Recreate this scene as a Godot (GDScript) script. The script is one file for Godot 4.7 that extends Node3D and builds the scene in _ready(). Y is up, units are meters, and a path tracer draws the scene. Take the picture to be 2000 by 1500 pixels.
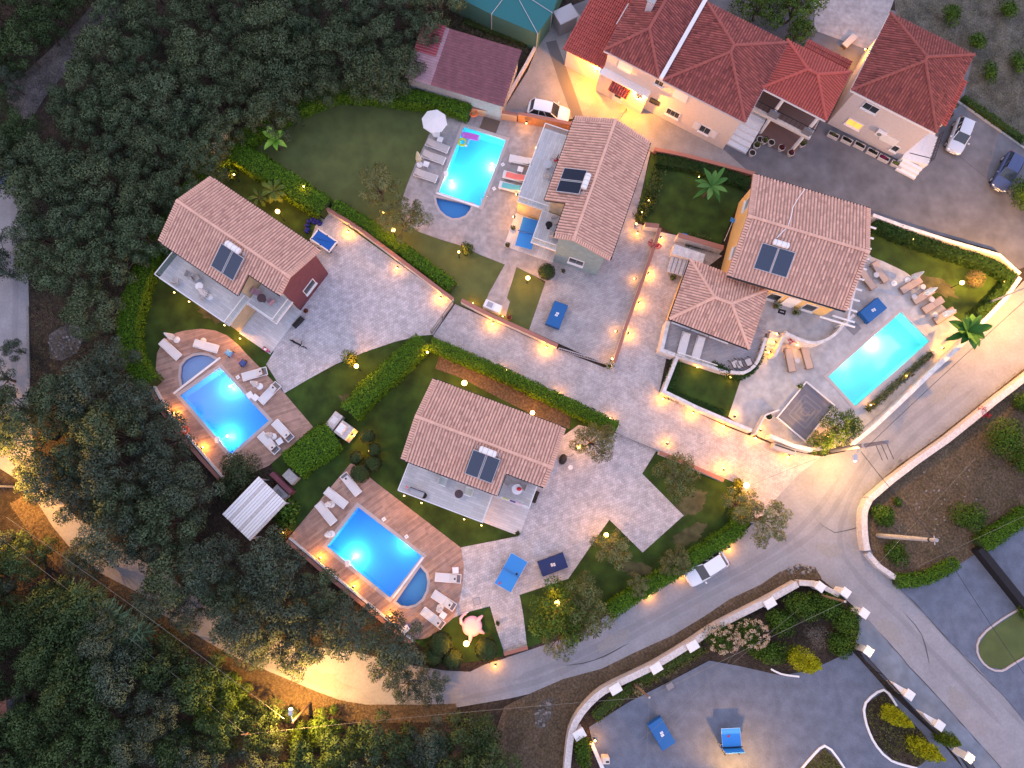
extends Node3D

# A hillside holiday compound at dusk, seen from 60 m up. Units are metres, y is up.

var M := {}
var taken := {}
var rng := RandomNumberGenerator.new()
var cam: Camera3D
var holes := []
var lamp_mesh := {}


class MB:
	# collects faces; quads and triangles are given counter-clockwise as seen from the front
	var v := PackedVector3Array()
	var n := PackedVector3Array()
	var c := PackedColorArray()
	var t := PackedVector2Array()
	var i := PackedInt32Array()
	var col := Color.WHITE
	var xf := Transform3D.IDENTITY

	func quad(a: Vector3, b: Vector3, d: Vector3, e: Vector3) -> void:
		a = xf * a
		b = xf * b
		d = xf * d
		e = xf * e
		var nn := (d - a).cross(e - b).normalized()
		var k := v.size()
		v.append_array([a, b, d, e])
		n.append_array([nn, nn, nn, nn])
		c.append_array([col, col, col, col])
		t.append_array([Vector2(0, 0), Vector2(1, 0), Vector2(1, 1), Vector2(0, 1)])
		i.append_array([k, k + 2, k + 1, k, k + 3, k + 2])

	func tri(a: Vector3, b: Vector3, d: Vector3) -> void:
		a = xf * a
		b = xf * b
		d = xf * d
		var nn := (b - a).cross(d - a).normalized()
		var k := v.size()
		v.append_array([a, b, d])
		n.append_array([nn, nn, nn])
		c.append_array([col, col, col])
		t.append_array([Vector2(0, 0), Vector2(1, 0), Vector2(1, 1)])
		i.append_array([k, k + 2, k + 1])

	func box(at: Vector3, s: Vector3, b := Basis.IDENTITY) -> MB:
		var h := s * 0.5
		var p := []
		for k in 8:
			p.append(at + b * Vector3(h.x if k & 1 else -h.x, h.y if k & 2 else -h.y, h.z if k & 4 else -h.z))
		quad(p[4], p[5], p[7], p[6])
		quad(p[1], p[0], p[2], p[3])
		quad(p[5], p[1], p[3], p[7])
		quad(p[0], p[4], p[6], p[2])
		quad(p[6], p[7], p[3], p[2])
		quad(p[0], p[1], p[5], p[4])
		return self

	# a box with a chamfered upper rim
	func cbox(at: Vector3, s: Vector3, ch: float, b := Basis.IDENTITY) -> MB:
		var h := s * 0.5
		var r := [Vector3(h.x, 0, h.z), Vector3(h.x, 0, -h.z), Vector3(-h.x, 0, -h.z), Vector3(-h.x, 0, h.z)]
		for k in 4:
			var p: Vector3 = r[k]
			var q: Vector3 = r[(k + 1) % 4]
			var pi := p - Vector3(signf(p.x), 0, signf(p.z)) * ch
			var qi := q - Vector3(signf(q.x), 0, signf(q.z)) * ch
			var y0 := Vector3(0, -h.y, 0)
			var y1 := Vector3(0, h.y - ch, 0)
			var y2 := Vector3(0, h.y, 0)
			quad(at + b * (p + y0), at + b * (q + y0), at + b * (q + y1), at + b * (p + y1))
			quad(at + b * (p + y1), at + b * (q + y1), at + b * (qi + y2), at + b * (pi + y2))
			r[k] = p
		var ci := Vector3(h.x - ch, h.y, h.z - ch)
		quad(at + b * Vector3(-ci.x, ci.y, ci.z), at + b * ci, at + b * Vector3(ci.x, ci.y, -ci.z), at + b * Vector3(-ci.x, ci.y, -ci.z))
		quad(at + b * Vector3(-h.x, -h.y, -h.z), at + b * Vector3(h.x, -h.y, -h.z), at + b * Vector3(h.x, -h.y, h.z), at + b * Vector3(-h.x, -h.y, h.z))
		return self

	# a square bar from a to b
	func bar(a: Vector3, b: Vector3, w: float, h: float) -> MB:
		var d := b - a
		var z := d.normalized()
		var x := Vector3.UP.cross(z)
		x = Vector3.RIGHT if x.length() < 0.01 else x.normalized()
		return box((a + b) * 0.5, Vector3(w, h, d.length()), Basis(x, z.cross(x), z))

	func ring(at: Vector3, x: Vector3, y: Vector3, rx: float, ry: float, k: int) -> PackedVector3Array:
		var o := PackedVector3Array()
		for j in k:
			var w := TAU * j / k
			o.append(at + x * cos(w) * rx + y * sin(w) * ry)
		return o

	# skins rings of equal length; smooth normals unless flat
	func loft(rings: Array, capped := true, flat := false) -> MB:
		var k: int = rings[0].size()
		if flat:
			for r in rings.size() - 1:
				for j in k:
					quad(rings[r][j], rings[r][(j + 1) % k], rings[r + 1][(j + 1) % k], rings[r + 1][j])
		else:
			var first := v.size()
			var mid := []
			for r in rings:
				var m := Vector3.ZERO
				for p in r:
					m += p
				mid.append(m / k)
			for r in rings.size():
				for j in k:
					var p: Vector3 = rings[r][j]
					var along: Vector3 = rings[mini(r + 1, rings.size() - 1)][j] - rings[maxi(r - 1, 0)][j]
					var round_: Vector3 = rings[r][(j + 1) % k] - rings[r][(j + k - 1) % k]
					var nn := round_.cross(along)
					nn = (p - mid[r]) if nn.length() < 1e-9 else nn
					v.append(xf * p)
					n.append((xf.basis * nn).normalized())
					c.append(col)
					t.append(Vector2(float(j) / k, r))
			for r in rings.size() - 1:
				for j in k:
					var a := first + r * k + j
					var b := first + r * k + (j + 1) % k
					i.append_array([a, a + k, b, b, a + k, b + k])
		if capped:
			for j in range(1, k - 1):
				tri(rings[0][0], rings[0][j + 1], rings[0][j])
				var z: PackedVector3Array = rings[-1]
				tri(z[0], z[j], z[j + 1])
		return self

	func tube(pts: Array, r0: float, r1 := -1.0, k := 6) -> MB:
		r1 = r0 if r1 < 0.0 else r1
		var rings := []
		for j in pts.size():
			var d: Vector3 = (pts[mini(j + 1, pts.size() - 1)] - pts[maxi(j - 1, 0)]).normalized()
			var x := d.cross(Vector3.UP if absf(d.y) < 0.95 else Vector3.RIGHT).normalized()
			var r := lerpf(r0, r1, float(j) / maxf(1.0, pts.size() - 1))
			rings.append(ring(pts[j], x, x.cross(d) * -1.0, r, r, k))
		return loft(rings)

	# profile: pairs of radius and height
	func lathe(at: Vector3, prof: Array, k := 12) -> MB:
		var rings := []
		for p in prof:
			rings.append(ring(at + Vector3(0, p[1], 0), Vector3.RIGHT, Vector3.FORWARD, maxf(p[0], 0.001), maxf(p[0], 0.001), k))
		return loft(rings)

	func ball(at: Vector3, r: Vector3, k := 10) -> MB:
		var prof := []
		for j in k / 2 + 2:
			var w := -PI / 2 + PI * j / (k / 2 + 1)
			prof.append([maxf(cos(w), 0.02), sin(w)])
		var rings := []
		for p in prof:
			rings.append(ring(at + Vector3(0, p[1] * r.y, 0), Vector3.RIGHT, Vector3.FORWARD, p[0] * r.x, p[0] * r.z, k))
		return loft(rings)

	# upright prism over a plan outline
	func prism(p: PackedVector2Array, y0: float, y1: float, bottom := false) -> MB:
		if Geometry2D.is_polygon_clockwise(p):
			p.reverse()
		var m := p.size()
		for j in m:
			var a := p[j]
			var b := p[(j + 1) % m]
			quad(Vector3(b.x, y0, b.y), Vector3(a.x, y0, a.y), Vector3(a.x, y1, a.y), Vector3(b.x, y1, b.y))
		flat_poly(p, y1)
		if bottom:
			flat_poly(p, y0)
		return self

	func flat_poly(p: PackedVector2Array, y: float, ang := 0.0) -> MB:
		var tr := Geometry2D.triangulate_polygon(p)
		var k := v.size()
		for q in p:
			v.append(xf * Vector3(q.x, y, q.y))
			n.append(xf.basis.y.normalized())
			c.append(col)
			t.append(q.rotated(ang))
		for j in range(0, tr.size(), 3):
			var a := p[tr[j]]
			var b := p[tr[j + 1]]
			var d := p[tr[j + 2]]
			var s := (b - a).cross(d - a) > 0.0
			i.append_array([k + tr[j], k + tr[j + 1], k + tr[j + 2]] if s else [k + tr[j], k + tr[j + 2], k + tr[j + 1]])
		return self

	# a leaf: a small kite that starts at p and points along d
	func leaf(p: Vector3, d: Vector3, side: Vector3, nn: Vector3, l: float, w: float) -> void:
		var k := v.size()
		var s := side * w * 0.5
		v.append(p)
		v.append(p + d * l * 0.45 + s)
		v.append(p + d * l)
		v.append(p + d * l * 0.45 - s)
		for j in 4:
			n.append(nn)
			c.append(col)
		if d.cross(side).dot(nn) > 0.0:
			i.append_array([k, k + 1, k + 2, k, k + 2, k + 3])
		else:
			i.append_array([k, k + 2, k + 1, k, k + 3, k + 2])

	func mesh() -> ArrayMesh:
		var a := []
		a.resize(Mesh.ARRAY_MAX)
		a[Mesh.ARRAY_VERTEX] = v
		a[Mesh.ARRAY_NORMAL] = n
		a[Mesh.ARRAY_COLOR] = c
		if t.size() == v.size():
			a[Mesh.ARRAY_TEX_UV] = t
		a[Mesh.ARRAY_INDEX] = i
		var m := ArrayMesh.new()
		if v.size():
			m.add_surface_from_arrays(Mesh.PRIMITIVE_TRIANGLES, a)
		return m


func V(a: Array) -> PackedVector2Array:
	var o := PackedVector2Array()
	for k in range(0, a.size(), 2):
		o.append(Vector2(a[k], a[k + 1]))
	return o


func to3(p: Vector2, y := 0.0) -> Vector3:
	return Vector3(p.x, y, p.y)


func numbered(called: String) -> String:
	taken[called] = taken.get(called, -1) + 1
	return called if taken[called] == 0 else "%s_%03d" % [called, taken[called]]


func tag(o: Node, label: String, category: String, group := "") -> Node:
	o.set_meta("label", label)
	o.set_meta("category", category)
	if group:
		o.set_meta("group", group)
	return o


func thing(called: String, label: String, category: String, at := Vector3.ZERO, turn := 0.0, group := "") -> Node3D:
	var o := Node3D.new()
	o.name = numbered(called)
	add_child(o)
	o.position = at
	o.rotation.y = turn
	tag(o, label, category, group)
	return o


func obj(called: String, mb, m: Material, parent: Node = self) -> MeshInstance3D:
	var o := MeshInstance3D.new()
	o.name = numbered(called) if parent == self else called
	o.mesh = mb.mesh() if mb is MB else mb
	o.material_override = m
	parent.add_child(o, true)
	return o


func stuff(called: String, mb, m: Material, parent: Node = self) -> MeshInstance3D:
	var o := obj(called, mb, m, parent)
	o.set_meta("kind", "stuff")
	return o


func structure(called: String, mb, m: Material) -> MeshInstance3D:
	var o := obj(called, mb, m)
	o.set_meta("kind", "structure")
	return o


func dup(src: Node3D, at: Vector3, turn: float, label: String, called := "") -> Node3D:
	var o: Node3D = src.duplicate()
	var base := called if called else String(src.name).rstrip("0123456789").trim_suffix("_")
	o.name = numbered(base)
	add_child(o)
	o.position = at
	o.rotation.y = turn
	o.set_meta("label", label)
	return o


func words(n: int) -> String:
	var ones := ["zero", "one", "two", "three", "four", "five", "six", "seven", "eight", "nine", "ten", "eleven", "twelve", "thirteen", "fourteen", "fifteen", "sixteen", "seventeen", "eighteen", "nineteen"]
	n = clampi(n, 0, 99)
	if n < 20:
		return ones[n]
	var tens: String = ["twenty", "thirty", "forty", "fifty", "sixty", "seventy", "eighty", "ninety"][n / 10 - 2]
	return tens if n % 10 == 0 else tens + "-" + ones[n % 10]


# where in the photo a point shows, in words
func spot(p: Vector3) -> String:
	var q := cam.transform.affine_inverse() * p
	return words(roundi((1000.0 - 1400.0 * q.x / q.z) / 20.0)) + " percent across and " + words(roundi((750.0 + 1400.0 * q.y / q.z) / 15.0)) + " percent down"


# ---------------------------------------------------------------- materials

func noise_tex(freq: float, lo: float, hi: float, s: int, size := 512, oct := 4, kind := FastNoiseLite.TYPE_SIMPLEX_SMOOTH) -> NoiseTexture2D:
	var f := FastNoiseLite.new()
	f.seed = s
	f.noise_type = kind
	f.frequency = freq
	f.fractal_octaves = oct
	var g := Gradient.new()
	g.offsets = PackedFloat32Array([0.0, 1.0])
	g.colors = PackedColorArray([Color(lo, lo, lo).linear_to_srgb(), Color(hi, hi, hi).linear_to_srgb()])
	var t := NoiseTexture2D.new()
	t.width = size
	t.height = size
	t.seamless = true
	t.noise = f
	t.color_ramp = g
	return t


func mat(c: Color, rough := 0.8, o := {}) -> StandardMaterial3D:
	# c holds the real (linear) base colour
	var m := StandardMaterial3D.new()
	m.albedo_color = c.linear_to_srgb()
	m.roughness = rough
	m.metallic = o.get("metal", 0.0)
	m.metallic_specular = o.get("spec", 0.4)
	if o.has("tex"):
		m.albedo_texture = o.tex
		if o.has("per"):
			m.uv1_scale = Vector3.ONE / o.per
		else:
			m.uv1_triplanar = true
			m.uv1_world_triplanar = true
			m.uv1_scale = Vector3.ONE / o.get("tri", 4.0)
	if o.has("tex2"):
		m.detail_enabled = true
		m.detail_albedo = o.tex2
		m.detail_blend_mode = BaseMaterial3D.BLEND_MODE_MUL
		m.detail_uv_layer = BaseMaterial3D.DETAIL_UV_2
		m.uv2_triplanar = true
		m.uv2_world_triplanar = true
		m.uv2_scale = Vector3.ONE / o.get("tri2", 17.0)
	if o.has("height"):
		m.heightmap_enabled = true
		m.heightmap_texture = o.height
		m.heightmap_scale = o.get("hs", 1.0)
	m.vertex_color_use_as_albedo = o.get("vc", false)
	if o.has("back"):
		m.backlight_enabled = true
		m.backlight = o.back
	if o.has("alpha"):
		m.transparency = BaseMaterial3D.TRANSPARENCY_ALPHA
		m.albedo_color.a = o.alpha
	if o.has("emit"):
		m.emission_enabled = true
		m.emission = o.emit
		m.emission_energy_multiplier = o.get("power", 1.0)
	return m


# stamped blocks or boards: [colour, height] of 512 x 512 texels
func block_tex(nx: int, ny: int, shift: float, gap: float, vary: float, grain: float, s: int, wob := 0.0) -> Array:
	var size := 512
	var r := RandomNumberGenerator.new()
	r.seed = s
	var f := FastNoiseLite.new()
	f.seed = s
	f.frequency = 0.02
	var f2 := FastNoiseLite.new()
	f2.seed = s + 1
	f2.frequency = 0.11
	var tone := []
	for k in nx * ny:
		tone.append(1.0 - vary * r.randf())
	var ca := PackedByteArray()
	var ha := PackedByteArray()
	ca.resize(size * size)
	ha.resize(size * size)
	for y in size:
		for x in size:
			var wx := x + f.get_noise_2d(x, y) * wob
			var wy := y + f.get_noise_2d(y + 900, x) * wob
			var fy := wy / size * ny
			var row := int(floorf(fy))
			var fx := wx / size * nx + (shift * (row % int(1.0 / maxf(shift, 0.01)) if shift > 0.0 else 0))
			var colm := int(floorf(fx))
			var ex := minf(fx - colm, 1.0 - fx + colm) / nx * size
			var ey := minf(fy - row, 1.0 - fy + row) / ny * size
			var e := minf(ex, ey)
			var g := f2.get_noise_2d(x if nx >= ny else x * 4, y * 4 if nx > ny else y)
			var k: float = tone[posmod(row, ny) * nx + posmod(colm, nx)] + g * grain
			var h := clampf(e / gap, 0.0, 1.0)
			ca[y * size + x] = int(pow(clampf(k * (0.6 + 0.4 * h), 0.0, 1.0), 0.4545) * 255.0)
			ha[y * size + x] = int(clampf(h * 0.8 + 0.1 + g * 0.1, 0.0, 1.0) * 255.0)
	return [ImageTexture.create_from_image(Image.create_from_data(size, size, false, Image.FORMAT_L8, ca)), ImageTexture.create_from_image(Image.create_from_data(size, size, false, Image.FORMAT_L8, ha))]


func make_materials() -> void:
	var fine := noise_tex(0.05, 0.62, 1.0, 3)
	var mid := noise_tex(0.012, 0.7, 1.0, 5)
	var blotch := noise_tex(0.008, 0.68, 1.0, 9, 512, 5)
	var strong := noise_tex(0.01, 0.35, 1.0, 12, 512, 5)
	var rel := noise_tex(0.06, 0.0, 1.0, 15)
	var soil := noise_tex(0.02, 0.3, 1.0, 21, 512, 6)
	var cob := block_tex(16, 16, 0.5, 3.0, 0.22, 0.2, 4, 7.0)
	var brk := block_tex(12, 20, 0.5, 2.5, 0.2, 0.16, 6, 4.0)
	var brd := block_tex(2, 20, 0.5, 2.0, 0.3, 0.14, 8)
	var ter := block_tex(4, 16, 0.5, 2.0, 0.16, 0.1, 10)
	M.soil = mat(Color(0.115, 0.085, 0.06), 0.95, {"tex": soil, "tri": 5.0, "tex2": strong, "tri2": 23.0, "height": rel, "hs": 14.0})
	M.verge = mat(Color(0.25, 0.18, 0.115), 0.95, {"tex": soil, "tri": 3.0, "tex2": mid, "tri2": 13.0, "height": rel, "hs": 8.0})
	M.bank = mat(Color(0.4, 0.37, 0.35), 0.95, {"tex": soil, "tri": 2.5, "tex2": strong, "tri2": 9.0, "height": rel, "hs": 14.0})
	M.drygrass = mat(Color(0.36, 0.34, 0.27), 0.95, {"tex": soil, "tri": 2.2, "tex2": strong, "tri2": 11.0, "height": rel, "hs": 10.0})
	M.lawn = mat(Color(0.055, 0.115, 0.014), 0.95, {"tex": fine, "tri": 1.6, "tex2": strong, "tri2": 10.0, "height": fine, "hs": 5.0})
	M.lawn_dry = mat(Color(0.13, 0.165, 0.05), 0.95, {"tex": fine, "tri": 1.6, "tex2": blotch, "tri2": 8.0, "height": fine, "hs": 5.0})
	var soft := noise_tex(0.03, 0.8, 1.0, 71, 512, 6)
	M.road = mat(Color(0.33, 0.325, 0.335), 0.9, {"tex": soft, "tri": 5.0, "tex2": noise_tex(0.012, 0.78, 1.0, 73, 512, 6), "tri2": 15.0, "height": fine, "hs": 1.5})
	M.track = mat(Color(0.29, 0.285, 0.295), 0.9, {"tex": soft, "tri": 3.0, "tex2": noise_tex(0.012, 0.78, 1.0, 73, 512, 6), "tri2": 15.0})
	M.crack = mat(Color(0.1, 0.095, 0.095), 0.95, {"tex": fine, "tri": 1.0})
	M.patch = mat(Color(0.36, 0.345, 0.33), 0.9, {"tex": fine, "tri": 2.0, "tex2": soft, "tri2": 5.0})
	M.wornlawn = mat(Color(0.15, 0.15, 0.065), 0.95, {"tex": fine, "tri": 1.6, "tex2": strong, "tri2": 6.0, "height": fine, "hs": 5.0})
	M.drain = mat(Color(0.15, 0.14, 0.135), 0.9, {"tex": soft, "tri": 2.0})
	M.lamplight_tint = mat(Color(0.34, 0.33, 0.32), 0.85, {"tex": soft, "tri": 4.0, "tex2": mid, "tri2": 11.0})  # yard concrete made paler, lamplight painted into its colour
	M.yard = mat(Color(0.19, 0.19, 0.205), 0.85, {"tex": blotch, "tri": 7.0, "tex2": mid, "tri2": 19.0})
	M.apron = mat(Color(0.235, 0.275, 0.325), 0.85, {"tex": blotch, "tri": 6.0, "tex2": mid, "tri2": 17.0})
	M.bluepave = mat(Color(0.18, 0.21, 0.27), 0.85, {"tex": blotch, "tri": 5.0, "tex2": fine, "tri2": 3.0})
	M.cobble = mat(Color(0.62, 0.6, 0.61), 0.85, {"tex": cob[0], "per": 3.4, "tex2": mid, "tri2": 6.0, "height": cob[1], "hs": 1.6})
	M.brick = mat(Color(0.5, 0.475, 0.47), 0.85, {"tex": brk[0], "per": 3.2, "tex2": blotch, "tri2": 8.0, "height": brk[1], "hs": 1.2})
	M.drive = mat(Color(0.58, 0.54, 0.53), 0.85, {"tex": cob[0], "per": 2.6, "tex2": mid, "tri2": 9.0, "height": cob[1], "hs": 1.0})
	M.slate = mat(Color(0.47, 0.44, 0.43), 0.8, {"tex": blotch, "tri": 2.6, "tex2": mid, "tri2": 9.0})
	M.pale = mat(Color(0.56, 0.555, 0.55), 0.8, {"tex": mid, "tri": 5.0, "tex2": blotch, "tri2": 13.0})
	M.deck = mat(Color(0.5, 0.325, 0.25), 0.75, {"tex": brd[0], "per": 3.6, "tex2": mid, "tri2": 5.0, "height": brd[1], "hs": 0.8})
	M.terrace = mat(Color(0.6, 0.6, 0.6), 0.7, {"tex": ter[0], "per": 3.2, "height": ter[1], "hs": 0.3})
	M.porchdeck = mat(Color(0.36, 0.345, 0.35), 0.75, {"tex": ter[0], "per": 2.6, "height": ter[1], "hs": 0.6})
	M.white = mat(Color(0.78, 0.77, 0.75), 0.6, {"tex": noise_tex(0.02, 0.88, 1.0, 31), "tri": 3.0})
	M.plaster = mat(Color(0.8, 0.77, 0.74), 0.85, {"tex": noise_tex(0.02, 0.8, 1.0, 33), "tri": 3.0, "tex2": mid, "tri2": 4.0})
	M.wornwhite = mat(Color(0.76, 0.7, 0.66), 0.9, {"tex": mid, "tri": 2.0, "tex2": mid, "tri2": 0.7})
	M.cream = mat(Color(0.72, 0.62, 0.52), 0.85, {"tex": noise_tex(0.02, 0.85, 1.0, 35), "tri": 3.0})
	M.pinkgrey = mat(Color(0.6, 0.54, 0.52), 0.85, {"tex": noise_tex(0.02, 0.85, 1.0, 35), "tri": 3.0})
	M.maroon = mat(Color(0.17, 0.06, 0.075), 0.85, {"tex": mid, "tri": 3.0})
	M.teal = mat(Color(0.25, 0.36, 0.38), 0.85, {"tex": mid, "tri": 3.0})
	M.tan = mat(Color(0.6, 0.48, 0.31), 0.85, {"tex": mid, "tri": 3.0})
	M.yellow = mat(Color(0.78, 0.54, 0.23), 0.85, {"tex": noise_tex(0.02, 0.85, 1.0, 35), "tri": 3.0})
	M.orange = mat(Color(0.5, 0.235, 0.11), 0.85, {"tex": mid, "tri": 2.0})
	M.cap = mat(Color(0.42, 0.19, 0.14), 0.85, {"tex": fine, "tri": 1.2})
	M.tile = mat(Color.WHITE, 0.8, {"vc": true, "tex": fine, "tri": 0.9})
	M.vc = mat(Color.WHITE, 0.75, {"vc": true})
	M.vcsmooth = mat(Color.WHITE, 0.35, {"vc": true})
	M.mortar = mat(Color(0.5, 0.32, 0.26), 0.9, {"tex": fine, "tri": 1.0})
	M.redmortar = mat(Color(0.34, 0.1, 0.075), 0.9, {"tex": fine, "tri": 1.0})
	M.dark = mat(Color(0.02, 0.02, 0.024), 0.6)
	M.black = mat(Color(0.008, 0.008, 0.01), 0.7)
	M.grey = mat(Color(0.2, 0.2, 0.21), 0.7)
	M.midgrey = mat(Color(0.33, 0.33, 0.35), 0.7)
	M.slatgrey = mat(Color(0.15, 0.145, 0.165), 0.7)
	M.slatgrey2 = mat(Color(0.17, 0.16, 0.18), 0.7)
	M.metal = mat(Color(0.6, 0.62, 0.64), 0.35, {"metal": 0.7})
	M.galv = mat(Color(0.45, 0.46, 0.48), 0.55, {"metal": 0.3})
	M.panel = mat(Color(0.012, 0.022, 0.045), 0.12, {"spec": 0.6})
	M.glass = mat(Color(0.35, 0.5, 0.52), 0.05, {"alpha": 0.2})
	M.window = mat(Color(0.02, 0.03, 0.04), 0.08, {"spec": 0.6})
	M.bluewin = mat(Color(0.16, 0.28, 0.36), 0.3)
	M.litwin = mat(Color(0.5, 0.3, 0.1), 0.4, {"emit": Color(1.0, 0.58, 0.22), "power": 1.0})
	M.fabric = mat(Color(0.7, 0.69, 0.68), 0.9, {"tex": noise_tex(0.2, 0.88, 1.0, 41), "tri": 0.5})
	M.greyfabric = mat(Color(0.5, 0.47, 0.45), 0.9, {"tex": noise_tex(0.2, 0.85, 1.0, 41), "tri": 0.5})
	M.beige = mat(Color(0.45, 0.35, 0.29), 0.9, {"tex": noise_tex(0.2, 0.85, 1.0, 41), "tri": 0.5})
	M.plastic = mat(Color(0.8, 0.79, 0.78), 0.45)
	M.blue = mat(Color(0.015, 0.12, 0.35), 0.6, {"tex": noise_tex(0.03, 0.8, 1.0, 43), "tri": 1.0})
	M.navy = mat(Color(0.018, 0.035, 0.13), 0.65, {"tex": noise_tex(0.03, 0.8, 1.0, 43), "tri": 1.0})
	M.ttblue = mat(Color(0.03, 0.22, 0.6), 0.4)
	M.felt = mat(Color(0.015, 0.11, 0.42), 0.95)
	M.cover = mat(Color(0.008, 0.014, 0.16), 0.6)
	M.wood = mat(Color(0.2, 0.13, 0.08), 0.7)
	M.bark = mat(Color(0.12, 0.095, 0.075), 0.95, {"tex": fine, "tri": 0.6, "height": fine, "hs": 4.0})
	M.twig = mat(Color(0.04, 0.08, 0.015), 0.95, {"tex": soil, "tri": 0.7})
	M.leaf = mat(Color.WHITE, 0.75, {"vc": true, "back": Color(0.35, 0.4, 0.2), "spec": 0.25})
	M.dryleaf = mat(Color.WHITE, 0.95, {"vc": true, "spec": 0.15})
	M.stone = mat(Color(0.42, 0.4, 0.38), 0.9, {"tex": soil, "tri": 1.0, "tex2": mid, "tri2": 2.0})
	M.concrete = mat(Color(0.4, 0.39, 0.38), 0.9, {"tex": mid, "tri": 2.0})
	M.pole = mat(Color(0.2, 0.205, 0.25), 0.85, {"tex": mid, "tri": 1.0})
	M.wire = mat(Color(0.025, 0.025, 0.03), 0.5)
	M.palewire = mat(Color(0.2, 0.2, 0.17), 0.5)
	M.water = mat(Color(0.25, 0.6, 0.8), 0.03, {"alpha": 0.06})
	var rip := FastNoiseLite.new()
	rip.seed = 77
	rip.frequency = 0.015
	var rt := NoiseTexture2D.new()
	rt.width = 256
	rt.height = 256
	rt.seamless = true
	rt.as_normal_map = true
	rt.bump_strength = 1.5
	rt.noise = rip
	M.water.normal_enabled = true
	M.water.normal_texture = rt
	M.water.normal_scale = 0.25
	M.water.uv1_triplanar = true
	M.water.uv1_world_triplanar = true
	M.water.uv1_scale = Vector3.ONE * 0.8
	M.pool_blue = mat(Color(0.022, 0.35, 0.76), 0.5, {"tex": noise_tex(0.04, 0.86, 1.0, 51), "tri": 1.5})
	M.pool_cyan = mat(Color(0.04, 0.58, 0.78), 0.5, {"tex": noise_tex(0.04, 0.86, 1.0, 51), "tri": 1.5})
	M.pool_turq = mat(Color(0.13, 0.76, 0.74), 0.5, {"tex": noise_tex(0.04, 0.9, 1.0, 51), "tri": 1.5})
	M.pool_deep = mat(Color(0.02, 0.21, 0.55), 0.5, {"tex": noise_tex(0.04, 0.86, 1.0, 51), "tri": 1.5})
	M.coping = mat(Color(0.56, 0.48, 0.46), 0.8, {"tex": fine, "tri": 2.0})
	M.net = mat(Color(0.025, 0.155, 0.16), 0.8, {"tex": noise_tex(0.05, 0.8, 1.0, 61), "tri": 1.5})
	M.netside = mat(Color(0.1, 0.2, 0.13), 0.85, {"tex": noise_tex(0.05, 0.8, 1.0, 61), "tri": 1.5})
	M.oldred = mat(Color(0.3, 0.125, 0.145), 0.7, {"tex": blotch, "tri": 2.2, "tex2": mid, "tri2": 5.0})
	M.fadedred = mat(Color(0.42, 0.27, 0.3), 0.7, {"tex": blotch, "tri": 2.2})
	M.newred = mat(Color(0.34, 0.05, 0.065), 0.55, {"tex": mid, "tri": 2.0})
	M.bulb = mat(Color(1, 0.9, 0.7), 0.4, {"emit": Color(1.0, 0.78, 0.4), "power": 7.0})
	M.coolbulb = mat(Color(1, 1, 1), 0.4, {"emit": Color(0.95, 0.97, 1.0), "power": 6.0})
	M.poolbulb = mat(Color(1, 1, 1), 0.4, {"emit": Color(0.75, 0.95, 1.0), "power": 8.0})
	M.pink = mat(Color(0.78, 0.42, 0.48), 0.35)
	M.red = mat(Color(0.55, 0.03, 0.04), 0.5)
	M.carwhite = mat(Color(0.72, 0.73, 0.74), 0.25)
	M.carsilver = mat(Color(0.5, 0.53, 0.56), 0.25, {"metal": 0.3})
	M.carblue = mat(Color(0.06, 0.085, 0.17), 0.25, {"metal": 0.3})
	M.tyre = mat(Color(0.015, 0.015, 0.016), 0.9)
	M.headlight = mat(Color(0.7, 0.72, 0.75), 0.15)
	M.taillight = mat(Color(0.4, 0.02, 0.02), 0.2)


# ---------------------------------------------------------------- ground, walls, pools

func cut(polys: Array, hole: PackedVector2Array) -> Array:
	var out := []
	var cx := 0.0
	for q in hole:
		cx += q.x / hole.size()
	for p in polys:
		if Geometry2D.intersect_polygons(p, hole).is_empty():
			out.append(p)
			continue
		for side in [V([-900, -900, cx, -900, cx, 900, -900, 900]), V([cx, -900, 900, -900, 900, 900, cx, 900])]:
			for half in Geometry2D.intersect_polygons(p, side):
				for r in Geometry2D.clip_polygons(half, hole):
					if not Geometry2D.is_polygon_clockwise(r) and r.size() > 2:
						out.append(r)
	return out


func sheet(called: String, m: Material, y: float, p: PackedVector2Array, ang := 0.0, keep_whole := false) -> MeshInstance3D:
	if Geometry2D.is_polygon_clockwise(p):
		p.reverse()
	var polys := [p]
	if not keep_whole:
		for h in holes:
			polys = cut(polys, h)
	var mb := MB.new()
	for q in polys:
		mb.flat_poly(q, y, ang)
	return structure(called, mb, m)


# smooth curve through plan points
func curve(p: PackedVector2Array, step := 0.5) -> PackedVector2Array:
	var o := PackedVector2Array()
	for k in p.size() - 1:
		var a := p[maxi(k - 1, 0)]
		var d := p[mini(k + 2, p.size() - 1)]
		var m := maxi(1, int(p[k].distance_to(p[k + 1]) / step))
		for j in m:
			o.append(p[k].cubic_interpolate(p[k + 1], a, d, float(j) / m))
	o.append(p[-1])
	return o


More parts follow.
